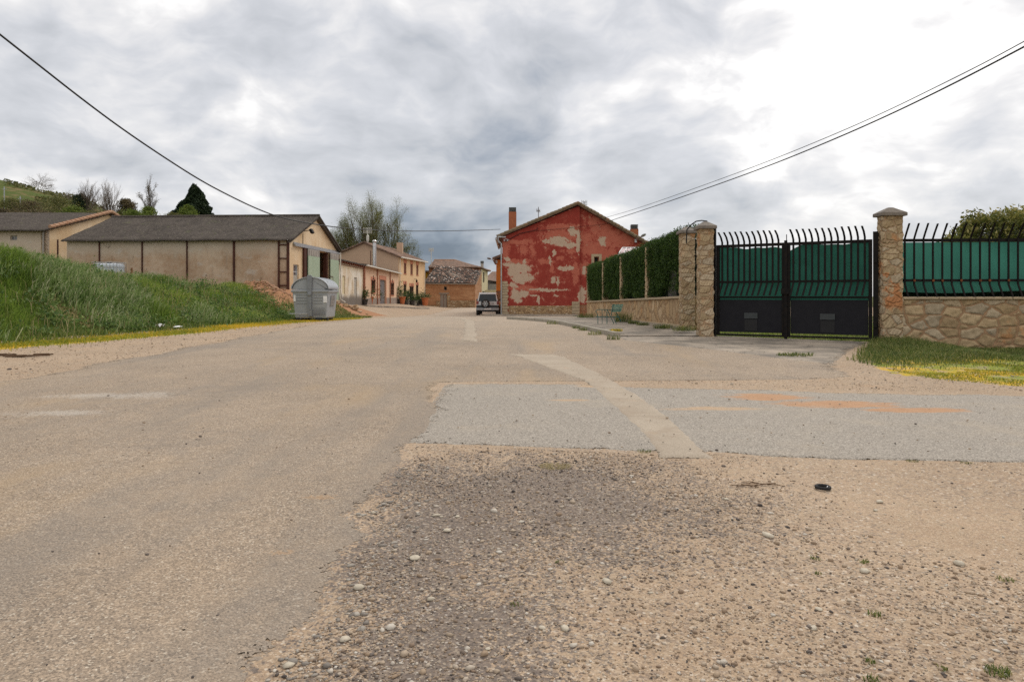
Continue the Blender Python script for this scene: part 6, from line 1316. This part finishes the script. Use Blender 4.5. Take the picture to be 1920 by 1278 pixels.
mb = MB(); mb.lathe([(.2, -.10), (.29, -.12), (.335, -.08), (.335, .06), (.3, .10), (.1, .10)], c=(-.17, 0, .93), n=26, ax='y'); sp = mb.build('spare_wheel', 'rubber', car, local=True, smooth=True)
mb = MB(); mb.lathe([(.235, -.118), (.205, -.10), (.19, -.09)], c=(-.17, 0, .93), n=24, ax='y'); mb.f = [q for q in mb.f if len(q) == 4]
for k in range(6):
    a = math.pi/3*k; mb.prism([(-.17+math.cos(a-.25)*.215, .93+math.sin(a-.25)*.215), (-.17+math.cos(a+.25)*.215, .93+math.sin(a+.25)*.215), (-.17+math.cos(a+.5)*.06, .93+math.sin(a+.5)*.06), (-.17+math.cos(a-.5)*.06, .93+math.sin(a-.5)*.06)], -.125, -.112)
mb.lathe([(.07, -.14), (.07, -.11)], c=(-.17, 0, .93), n=14, ax='y'); mb.build('spare_rim', 'steel_galv', sp, local=True)
MB().box(-.6, .6, .3, 3.6, .28, .42).build('chassis', 'rubber', car, local=True)
mb = MB(); mb.box(-.55, .55, .0, .11, .3, .4) ; mb.build('tow_bar', 'rubber', car, local=True)

# ================================================================ street lamps and overhead cables
def lamp(name, base, arm, head, label, hl=.55):
    base, arm = Vector(base), Vector(arm); t = thing('street_lamp', tuple(base), label, 'street lamp', 'street lamps on house walls')
    mb = MB(); mb.tube([base, base.lerp(arm, .5)+up*.05, arm], .035, 7); mb.box(base.x-.08, base.x+.08, base.y-.04, base.y+.04, base.z-.12, base.z+.12); mb.build('arm', 'steel_galv', t, smooth=True)
    d = (arm-base).normalized(); e = arm+d*hl; m_ = (arm+e)/2
    mb = MB(); R3 = d.to_track_quat('X', 'Z').to_matrix(); pr = [(0, .06), (.12*hl/.55, .13), (.36*hl/.55, .15), (.52*hl/.55, .09), (.58*hl/.55, .0)]
    vs = []; n_ = 10
    for x, r in [(0, .03)]+[(p[0]+.001, p[1]) for p in pr]:
        for j in range(n_): an = 2*math.pi*j/n_; vs.append(arm+R3 @ Vector((x, math.cos(an)*max(r, .01), math.sin(an)*max(r, .01)*.55)))
    fs = [(i*n_+j, i*n_+(j+1) % n_, (i+1)*n_+(j+1) % n_, (i+1)*n_+j) for i in range(5) for j in range(n_)]+[tuple(range(n_))[::-1], tuple(range(5*n_, 6*n_))]
    MB().add(vs, fs).build('lamp_head', head, t, smooth=True); return t
lamp('l', W(1192, 451.5, 49.9), W(1202.5, 444, 49.2), 'lamp_grey', 'grey lamp on a short bracket at the right eaves of the red house', .55)
lamp('l', W(931, 491, 61.7), W(919, 485.5, 59.5), 'shutter_grey', 'lamp on an arm from the orange house, pointing left above the car', .75)
def cable(pl, pA, pB, name, label, r, pts, tail):
    """cable in the vertical plane through plan points pA (at the first pixel) and pB; pts = pixels along it"""
    pA, pB = Vector(pA), Vector(pB); out = []
    fr = Fr(pA, pB)
    for px, py in pts: a, z = fr.at(px, py); q = fr.w(a, 0, z); out.append(q)
    out.insert(0, out[0]+(out[0]-out[1]).normalized()*tail)
    # smooth
    for _ in range(3):
        o2 = [out[0]]
        for i in range(len(out)-1): o2 += [out[i].lerp(out[i+1], .25), out[i].lerp(out[i+1], .75)]
        out = o2+[out[-1]]
    mb = MB(); mb.tube(out, r, 6); return tag(mb.build('overhead_cable', name), label, 'cable', 'overhead cables')
cable(0, (-10.5, 14), (xl-.3, 49.8), 'cable_black', 'black cable sweeping down from the upper left sky over the barn to the red house', .021,
      [(0, 65), (75, 124), (150, 183), (225, 239), (300, 290), (375, 338), (430, 367), (480, 391), (525, 408), (580, 419), (640, 427.5), (700, 431.5), (770, 433.5), (850, 433), (938, 430)], 6)
cable(0, (10.5, 14), (RX(1141), 49.9), 'cable_black', 'thicker of the two cables running from the red house to the upper right sky', .019,
      [(1920, 88), (1850, 125), (1760, 171), (1660, 219), (1560, 263), (1450, 308), (1340, 348), (1230, 386), (1175, 404), (1138, 416)], 6)
cable(0, (10.9, 14.5), (RX(1132), 50.4), 'cable_black', 'thinner upper cable from the red house roof to the upper right sky', .011,
      [(1920, 78), (1850, 116), (1760, 161), (1660, 210), (1560, 254), (1450, 299), (1340, 340), (1230, 379), (1175, 397), (1128, 410)], 6)
# ================================================================ trees
def tubes(name, lines, m, parent, n=4):
    V = []; F = []; base = 0; an = np.arange(n)*2*math.pi/n; ca, sa = np.cos(an), np.sin(an)
    for pts, r0, r1 in lines:
        p = np.array(pts); k = len(p); d = np.gradient(p, axis=0); d /= np.linalg.norm(d, axis=1)[:, None]+1e-9
        ref = np.where(np.abs(d[:, 2:3]) < .85, [[0, 0, 1.]], [[1., 0, 0]]); a = np.cross(d, ref); a /= np.linalg.norm(a, axis=1)[:, None]+1e-9; b = np.cross(d, a)
        r = np.linspace(r0, r1, k)[:, None, None]; V.append((p[:, None]+(a[:, None]*ca[None, :, None]+b[:, None]*sa[None, :, None])*r).reshape(-1, 3))
        i = (np.arange(k-1)[:, None]*n+np.arange(n)[None]).ravel(); j = (np.arange(k-1)[:, None]*n+(np.arange(n)[None]+1) % n).ravel(); F.append(np.stack([i, j, j+n, i+n], 1)+base); base += k*n
    return fast(name, np.concatenate(V), [np.concatenate(F)], m, parent, smooth=True)
def branchy(base, h, r0, lv, rs, up_=.25, wig=.10, fan=None):
    """returns lines per level; lv: list of (children, angle, length ratio, start fraction)"""
    L0 = []; allL = [[] for _ in range(len(lv)+1)]
    def grow(p, d, L, r, lev):
        k = 7 if lev < 2 else 5; pts = [p]; dd = d.copy()
        for i in range(k):
            dd = dd+rs.normal(0, wig*(1+.5*lev), 3)+np.array([0, 0, up_*(.12 if lev else .02)]); dd /= np.linalg.norm(dd); p = p+dd*L/k; pts.append(p)
        allL[lev].append((pts, r, r*(.35 if lev < len(lv) else .3)))
        if lev == len(lv): return
        nc, ang, ratio, sf = lv[lev]
        for c in range(nc):
            t = sf+(1-sf)*(c+rs.uniform(0, .8))/nc; t = min(t, .98); q = pts[0]*0; idx = t*k; i0 = int(idx); fr = idx-i0; q = pts[i0]*(1-fr)+pts[min(i0+1, k)]*fr
            dl = pts[min(i0+1, k)]-pts[max(i0-0, 0)] if i0 < k else pts[k]-pts[k-1]; dl = dl/(np.linalg.norm(dl)+1e-9)
            az = rs.uniform(0, 2*math.pi)+c*2.4; pe = np.cross(dl, [math.cos(az), math.sin(az), .3]); pe /= np.linalg.norm(pe)+1e-9
            an = ang*rs.uniform(.7, 1.25); nd = dl*math.cos(an)+pe*math.sin(an); nd[2] += up_*.5*(lev > 0); nd /= np.linalg.norm(nd)
            grow(q, nd, L*ratio*rs.uniform(.7, 1.15)*(1.15-.45*t), r*(1-.55*t)*.62, lev+1)
    if fan:
        for i in range(fan[0]):
            xi = ((i*.618+.5) % 1)*2-1; yi = rs.uniform(-.7, .7); tl = fan[1]*xi
            grow(np.array([0, 0, rs.uniform(0, .12)]), np.array([math.sin(tl), math.sin(fan[1])*yi*.6, math.cos(tl)]), h*(1.12-.38*abs(xi))*rs.uniform(.88, 1.05), r0*.8, 0)
        allL[0].append(([np.array([0, 0, -.05]), np.array([0, 0, .15])], r0*1.4, r0*1.1))
    else: grow(np.array(base, float), np.array([rs.normal(0, .03), rs.normal(0, .03), 1.]), h, r0, 0)
    return allL
def tree(px, pyb, pyt, Y, label, lv, seed, r0, name='bare_tree', twig='twig', leaf=None, nleaf=0, lsize=.1, group=None, up_=.25, wig=.08, trunkf=.6, zb=None, n_=3, spreadr=.12, fan=None, wpx=None):
    rs = np.random.default_rng(seed); x = (px-CX)/FPX*Y; z0 = Gf(x, Y) if zb is None else zb; top = H0+(HY-pyt)/FPX*Y
    t = thing(name, (x, Y, z0), label, 'tree', group); al = branchy((0, 0, 0), 1., r0, lv, rs, up_, wig, fan)
    P_ = np.concatenate([np.array(l[0]) for L in al for l in L]); hs = (top-z0)/P_[:, 2].max()
    sx = hs if not wpx else wpx/FPX*Y/(np.percentile(P_[:, 0], 99.5)-np.percentile(P_[:, 0], .5)); xc = 0 if not wpx else -(np.percentile(P_[:, 0], 99.5)+np.percentile(P_[:, 0], .5))/2*sx
    al = [[(np.array(p)*[sx, sx, hs]+[x+xc, Y, z0], a*hs, b*hs) for p, a, b in L] for L in al]
    tubes('trunk', al[0]+al[1], 'bark', t, 6); tubes('branches' if leaf is None else 'limbs', [l for L in al[2:] for l in L], twig, t, n_)
    if leaf:
        T = [np.array(l[0]) for L in al[-2:] for l in L]; C = np.concatenate(T); i = rs.integers(0, len(C), nleaf); C = C[i]+rs.normal(0, spreadr, (nleaf, 3)); leaves('crown', C, lsize, leaf, t, .5)
    return t
TG = 'trees behind the barns and houses'
# large olive green tree behind the cream house
tree(700, 500, 356, 104, 'large spreading tree with thin olive green spring foliage behind the cream house', [(9, .6, .42, .3), (7, .55, .50, .15), (5, .5, .5, .1)], 23, .013, 'tree', 'twig_olive', 'bud_leaf', 130000, .05, TG, .35, .05, zb=-.4, spreadr=.28, fan=(20, .95), wpx=160)
tree(664, 560, 424, 112, 'leafless grey brown tree behind the gable of the cream house', [(9, .6, .5, .2), (8, .55, .5, .1), (7, .5, .5, .1)], 5, .02, 'bare_tree', 'twig', None, 0, .1, TG, .3, zb=-.4, fan=(6, .7), wpx=70)
# trees on the skyline above the barns
tree(72, 362, 319, 98, 'bare wide tree alone on the skyline of the hill', [(8, .8, .55, .25), (7, .6, .55, .2), (6, .55, .5, .1), (4, .5, .5, .1)], 21, .022, 'bare_tree', 'twig', None, 0, .1, TG, .10, n_=3, fan=(7, 1.15), wpx=66)
tree(96, 366, 347, 98, 'small bare shrub like tree just right of the lone skyline tree', [(7, .8, .6, .1), (6, .6, .5, .1), (4, .5, .5, .1)], 22, .014, 'bare_tree', 'twig', None, 0, .1, TG, .3, fan=(6, .9), wpx=34)
for px, pyt, Y, sd, lb, lv in [(168, 332, 84, 31, 'bare pale brown tree, left of the pair above the lower barn', None), (203, 332, 80, 32, 'bare many branched tree, right of the pair above the lower barn', None), (278, 327, 86, 33, 'tall narrow poplar with bare upright twigs', 'p'), (133, 352, 90, 35, 'low bare branches sticking out left of the paired bare trees', None), (300, 392, 70, 36, 'small bare bush right of the poplar', None), (455, 396, 88, 34, 'reddish bare twigs just above the long barn roof', None)]:
    l2 = [(8, .38, .42, .06), (7, .3, .45, .1), (6, .35, .5, .1), (4, .4, .5, .1)] if lv else [(9, .55, .6, .12), (7, .45, .55, .1), (6, .5, .5, .1), (4, .5, .5, .1)]
    tree(px, 0, pyt, Y, lb, l2, sd, .016, 'poplar' if lv else 'bare_tree', 'twig', 'brown_leaf' if lv else None, 2500 if lv else 0, .05, TG, .6 if lv else .35, .06, fan=(4, .28) if lv else (7, .75), wpx={168: 46, 203: 58, 278: 34, 133: 44, 300: 30, 455: 56}[px])
def crown_tree(px, pyt, Y, w_, h_, label, leafm, k, seed, lsize, name='tree', cone=False, pts=9, group=TG, cat='tree', wz=1.):
    rs = np.random.default_rng(seed); x = (px-CX)/FPX*Y; z0 = Gf(x, Y); top = H0+(HY-pyt)/FPX*Y; t = thing(name, (x, Y, z0), label, cat, group)
    mb = MB(); mb.tube([(x, Y, z0-.2), (x+.1, Y, z0+(top-z0)*.5), (x, Y, top-.2*h_)], .03*h_+.04, 7, r1=.02); mb.build('trunk', 'bark', t)
    C = []; 
    for i in range(pts):
        v = (i+.5)/pts; cz = top-h_*(.10+.88*v)*wz; sp = w_*.5*((.16+.84*v) if cone else math.sin(math.pi*(.14+.76*v)))
        for j in range(3):
            an = rs.uniform(0, 6.28); c = np.array([x+math.cos(an)*sp*rs.uniform(.1, .5), Y+math.sin(an)*sp*.6, cz+rs.normal(0, .05*h_)]); rr = max(sp*.62, w_*.10)*rs.uniform(.7, 1.2)
            d = rs.normal(size=(k//(pts*3), 3)); d /= np.linalg.norm(d, axis=1)[:, None]; C.append(c+d*(rs.uniform(.35, 1, len(d))[:, None])*rr*[1, 1, .75])
    # upright leader so that the top is pointed
    d = rs.normal(size=(k//14, 3)); C.append(np.array([x, Y, top-.08*h_])+d*[.07*w_, .07*w_, .05*h_])
    if cone:                                     # one dense, uneven cone reaching down to the ground
        v = rs.uniform(0, 1, k)**.62; an = rs.uniform(0, 6.28, k); tier = .78+.22*np.abs(np.sin(v*17+np.sin(an*3)*1.3)); rr = w_*.5*(.04+.96*v**.85)*(.62+.38*rs.uniform(0, 1, k)**.5)*tier*(1+.16*np.sin(an*4+v*9))
        C = [np.stack([x+np.cos(an)*rr+.3*np.sin(v*5), Y+np.sin(an)*rr, top-h_*v+rs.normal(0, .06, k)], 1)]
    leaves('crown', np.concatenate(C), lsize, leafm, t, .5); return t
crown_tree(363, 346, 92, 6.2, 5.4, 'dark evergreen with pointed top above the long barn roof', 'dark_leaf', 30000, 41, .15, 'evergreen_tree', True, 10)
crown_tree(353, 386, 86, 3.0, 2.0, 'bright lime green bush in front of the dark evergreen', 'lime_leaf', 5000, 42, .09, 'bush', cat='bush', group='bushes on the slope behind the barns')
crown_tree(238, 373, 80, 2.8, 2.2, 'dark brown round bush left of the poplar', 'brown_leaf', 6000, 43, .08, 'bush', cat='bush', group='bushes on the slope behind the barns')
crown_tree(279, 388, 76, 2.4, 1.8, 'yellow green bush at the foot of the poplar', 'lime_leaf', 4500, 44, .08, 'bush', cat='bush', group='bushes on the slope behind the barns')
crown_tree(152, 364, 84, 2.4, 2.2, 'dark evergreen bush at the left foot of the paired bare trees', 'dark_leaf', 4500, 45, .08, 'bush', cat='bush', group='bushes on the slope behind the barns')
SL = [(110,372,70,6,3.2,'olive'),(60,378,72,5,2.6,'olive'),(20,372,74,4,2.6,'dark green'),(85,398,64,4,1.8,'brownish'),(140,388,66,4,2.2,'yellowish'),(170,398,66,4,1.8,'dull green'),(210,400,68,4,1.8,'pale'),(250,396,72,3.4,1.5,'green'),(35,400,66,4,1.6,'rusty'),(5,392,66,3,2,'low rusty'),(325,402,80,3,1.,'thin green')]
SM = ['shrub_leaf', 'brown_leaf', 'shrub_leaf', 'brown_leaf', 'lime_leaf', 'shrub_leaf', 'shrub_leaf', 'lime_leaf', 'brown_leaf', 'brown_leaf', 'shrub_leaf']
ORD = ['seventh','sixth','second','fifth','eighth','ninth','tenth','eleventh','third','first','twelfth']
for (px, pyt, Y, w_, h_, cn), m_, od in zip(SL, SM, ORD):
    crown_tree(px, pyt, Y, w_, h_, f'{cn} scrub bush on the hillside above the barns, {od} from the left edge', m_, 5200, int(px), .07, 'scrub_bush', cat='bush', group='bushes on the slope behind the barns')
for px, py, Y in ((8, 350, 78), (38, 368, 76)):
    b = W(px, py+18, Y); mb = MB(); mb.tube([(b.x, Y, Gf(b.x, Y)-.2), (b.x, Y, W(px, py, Y).z)], .05, 6); mb.tube([(b.x-.3, Y, W(px, py, Y).z-.3), (b.x+.3, Y, W(px, py, Y).z-.3)], .03, 5)
    tag(mb.build('wire_post', 'steel_galv'), 'thin grey post on the hillside at the far left edge' if px < 20 else 'thin grey post on the hillside, the one nearer the barn roof', 'post', 'posts on the hillside')
# low scrub cover on the hill
k = 60000; X = RNG.uniform(-85, -22, k); Y = RNG.uniform(56, 112, k); dens = (wob(X*.35, Y*.35)+wob(X*.9, Y*.9, 3)*.6 > -.1); X, Y = X[dens], Y[dens]
hh = .35+.5*np.clip(wob(X*.3, Y*.3, 5), 0, 1); Z = G(X, Y)+RNG.uniform(0, 1, len(X))*hh
tag(leaves('hillside_scrub', np.stack([X, Y, Z], 1), .16, 'shrub_leaf', None, .5), kind='stuff')

# ================================================================ grass
def region(k, x0, x1, y0, y1, f): X = RNG.uniform(x0, x1, k); Y = RNG.uniform(y0, y1, k); m_ = RNG.uniform(0, 1, k) < f(X, Y); return X[m_], Y[m_]
def hz(x, y): return G(x, y)+sum(0 for _ in ())
def e_mask(X, Y):
    e = np.zeros_like(X)
    for cx, cy, rx, ry, hh in HE: e = np.maximum(e, heap(X, Y, cx, cy, rx, ry))
    return np.maximum(e, heap(X, Y, -13.5, 26.3, .9, .95)*1.6)
def zz_(X, Y):
    z = G(X, Y)
    for cx, cy, rx, ry, hh in HE: z = z+sst(heap(X, Y, cx, cy, rx, ry)*1.2)*hh
    return z
def bankf(X, Y): s = xe(Y)-X; return (1-.72*sst((Y-29)/4)*sst((X+15)/3))* np.where((s > .15) & (Y < 38.2) & ~((X > -13.5) & (Y > 35)), np.clip(s*1.5, 0, 1)*(1-np.clip(e_mask(X, Y)*3, 0, .95)), 0)
X, Y = region(250000, -26, -8.2, 9, 38, bankf); s = xe(Y)-X
cl_ = .5+.5*wob(X*1.1, Y*1.1, 1); hh = (.07+.62*cl_**2.2*np.clip(s/2, .2, 1))*np.interp(Y, [10, 22, 32, 38], [1.15, 1., .8, .6])
tkm = (X/Y > -.628) & (X/Y < -.555) & (Y > 22) & (X < -13); hh = np.where(tkm, hh*.35, hh)
rn = np.clip(.05+.75*(.5+.5*wob(X*.5, Y*.5, 6))*(.55+.6*cl_)+RNG.normal(0, .17, len(X)), 0, 1)
tag(blades('bank_grass', X, Y, zz_(X, Y)-.02, hh, .017, 'bank_grass', None, .55, rnd=rn, ldir=-.6), kind='stuff')
X, Y = region(2200, -22, -10, 12, 36, bankf); tag(blades('dry_stalks', X, Y, zz_(X, Y)-.02, .6, .014, 'dry_grass', None, .35), kind='stuff')
X, Y = region(60000, -24, -9, 10, 30, lambda x, y: bankf(x, y)*((wob(x*.55, y*.55, 9)+.35*wob(x*2, y*2, 3) > .12) | ((x < -13.5) & (y < 22) & (wob(x, y, 2) > -.3)))); 
tag(blades('reed_grass', X, Y, G(X, Y)-.02, .5, .02, 'reed_grass', None, .75, ldir=-.4), kind='stuff')
# weeds and mossy strip along the foot of the bank
X, Y = region(110000, -12.5, -7.3, 8.5, 34, lambda x, y: np.exp(-((xe(y)-x+.35+.3*wob(x, y*.6))/.62)**2)*1.1)
tag(blades('moss_strip', X, Y, G(X, Y)-.01, .075, .016, 'moss_grass', None, .6, rnd=np.clip(.5+.5*wob(X*.3, Y*.55, 1)+RNG.normal(0, .16, len(X)), 0, 1)), kind='stuff')
X, Y = region(26000, -12.5, -8, 9, 36, lambda x, y: np.exp(-((xe(y)-x-.5)/.4)**2)*(wob(x*1.5, y*1.5) > -.2)); tag(blades('verge_grass', X, Y, G(X, Y)-.01, .22, .016, 'short_grass', None, .6), kind='stuff')
X, Y = region(24000, -13.5, -7.6, 28, 40, lambda x, y: .9*(1-np.clip(e_mask(x, y)*1.6, 0, .85))*(x < xe(y)+.3)*(wob(x*.9, y*.9, 2) > -.35)); tag(blades('yard_grass', X, Y, zz_(X, Y)-.01, .15, .02, 'short_grass', None, .6), kind='stuff')
# broad leaved weeds on the bank
P_ = []; RN = []
for _ in range(520):
    y = random.uniform(13, 34); x = float(xe(y))-random.uniform(.3, 6.5); k = 34; s_2 = random.uniform(.12, .34); P_.append(np.array([x, y, Gf(x, y)+s_2*.6])+RNG.normal(0, 1, (k, 3))*[s_2*.6, s_2*.6, s_2*.45])
tag(leaves('bank_weeds', np.concatenate(P_), .05, 'weed_leaf', None, .5, up=.6), kind='stuff')
# grass by the right wall
X, Y = region(150000, 5.6, 13.6, 10, 15.2, lambda x, y: right_verge(x, y)*np.clip((y-10.3)/2.6, .05, 1)*(.35+.65*(wob(x*1.2, y*1.4, 7) > -.25)))
tag(blades('wall_grass', X, Y, G(X, Y)-.01, np.clip((Y-9.5)*.04, .05, .17)*(1+.6*np.clip(wob(X*1.6, Y*2), 0, 1)), .009, 'short_grass', None, .7), kind='stuff')
X, Y = region(90000, 5.6, 13.6, 7.8, 13.6, lambda x, y: right_verge(x, y)*np.clip(1.1-.25*np.abs(y-10.2), 0, 1)*(wob(x*1.3, y*2.2, 3)+.6*wob(x*4, y*5) > -.05)); tag(blades('moss_patch', X, Y, G(X, Y)-.005, .028, .010, 'moss_grass', None, .7, rnd=np.clip(.35+.35*wob(X*.9, Y*1.4, 4)+RNG.normal(0, .2, len(X)), 0, 1)), kind='stuff')
X, Y = region(30000, 5.2, 13, 15.6, 24, lambda x, y: behind(x, y)*1.); tag(blades('garden_grass', X, Y, G(X, Y)-.01, .2, .012, 'bank_grass', None, .6, rnd=RNG.uniform(.5, 1, len(X))), kind='stuff')
def clump(x, y, s, k, h, m, lb, dz=0., lean=.8, cat='weed', nm='weed', g='weeds along walls and kerb'):
    a = RNG.uniform(0, 6.28, k); q = np.sqrt(RNG.uniform(0, 1, k)); X = x+np.cos(a)*q*s; Y = y+np.sin(a)*q*s*.6
    return tag(blades(nm, X, Y, G(X, Y)+dz-.005, h, .009, m, lean=lean), lb, cat, g)
KL = ['at the far rounded end of the kerb', 'against the kerb, first one after its far end', 'against the middle of the kerb', 'thickest clump against the near half of the kerb', 'at the near end of the kerb']
for (px, py, s, h), d in zip([(1036, 608, .22, .22), (1080, 616, .13, .15), (1092, 620, .14, .18), (1116, 628, .2, .2), (1150, 637, .16, .22)], KL): c = gp(px, py); clump(c[0], c[1], s, 80, h*.8, 'short_grass', f'grey green weed {d}')
c = gp(1152, 630); clump(c[0]+.08, c[1]+.3, .18, 240, .08, 'moss_grass', 'yellow moss tuft on the pavement at the kerb end', .11)
for px, py, s, h, d in [(1168, 612, .3, .42, 'tall weed under the turquoise chair'), (1188, 616, .2, .15, 'small weed at the wall foot right of the chair'), (1205, 619, .2, .13, 'low weed at the middle of the wall foot'), (1243, 625, .28, .16, 'weed below the last hedge panel'), (1281, 630, .3, .17, 'weed at the foot of the rear stone pillar'), (1100, 603, .4, .25, 'weeds where the wall meets the red house')]:
    c = gp(px, py-3); clump(c[0], c[1], s, 220, h, 'short_grass', d, .1)
c = gp(1492, 668); clump(c[0], c[1], .35, 260, .07, 'short_grass', 'low green tuft in the crack of the gate ramp', .02)
# litter and odd bits
for px, py, lb in ((300, 618, 'crumpled white paper on the mossy verge, left piece'), (334, 619, 'flat white paper scrap on the mossy verge, right piece')):
    c = gp(px, py); V = []; 
    for j in range(5):
        for i in range(5): V.append((c[0]+(i-2)*.05, c[1]+(j-2)*.05, Gf(*c)+.10+(random.uniform(-.03, .07) if px < 310 else random.uniform(-.01, .02))+.02*(j % 2)))
    F = [(j*5+i, j*5+i+1, j*5+i+6, j*5+i+5) for j in range(4) for i in range(4)]; mb = MB(); mb.add(V, F); o = mb.build('paper_litter', 'paper_white'); so_ = o.modifiers.new('solid', 'SOLIDIFY'); so_.thickness = .004; tag(o, lb, 'litter', 'paper litter on the verge')
c = gp(666, 582); o = stones('rubble_block', np.array([c[0]]), np.array([c[1]]), np.array([Gf(*c)]), np.array([.33]), 'rubble_base', flat=.7); tag(o, 'dark block of rubble lying right of the waste container', 'rubble')
X = RNG.normal(c[0]-1.1, .6, 22); Y = RNG.normal(c[1], .3, 22); tag(stones('rubble_debris', X, Y, G(X, Y), RNG.uniform(.05, .18, 22), 'rubble_base'), kind='stuff')
c = gp(22, 668); X = RNG.normal(c[0], .45, 26); Y = RNG.normal(c[1], .2, 26); mb = MB()
for x, y in zip(X, Y): a = random.uniform(-.5, .5); mb.tube([(x-.15*math.cos(a), y-.1*math.sin(a), Gf(x, y)+.02), (x+.15*math.cos(a), y+.1*math.sin(a), Gf(x, y)+.03)], .012, 5)
tag(mb.build('bark_litter', 'twig_litter'), 'flattened dark brown bark litter at the far left road verge', 'litter')
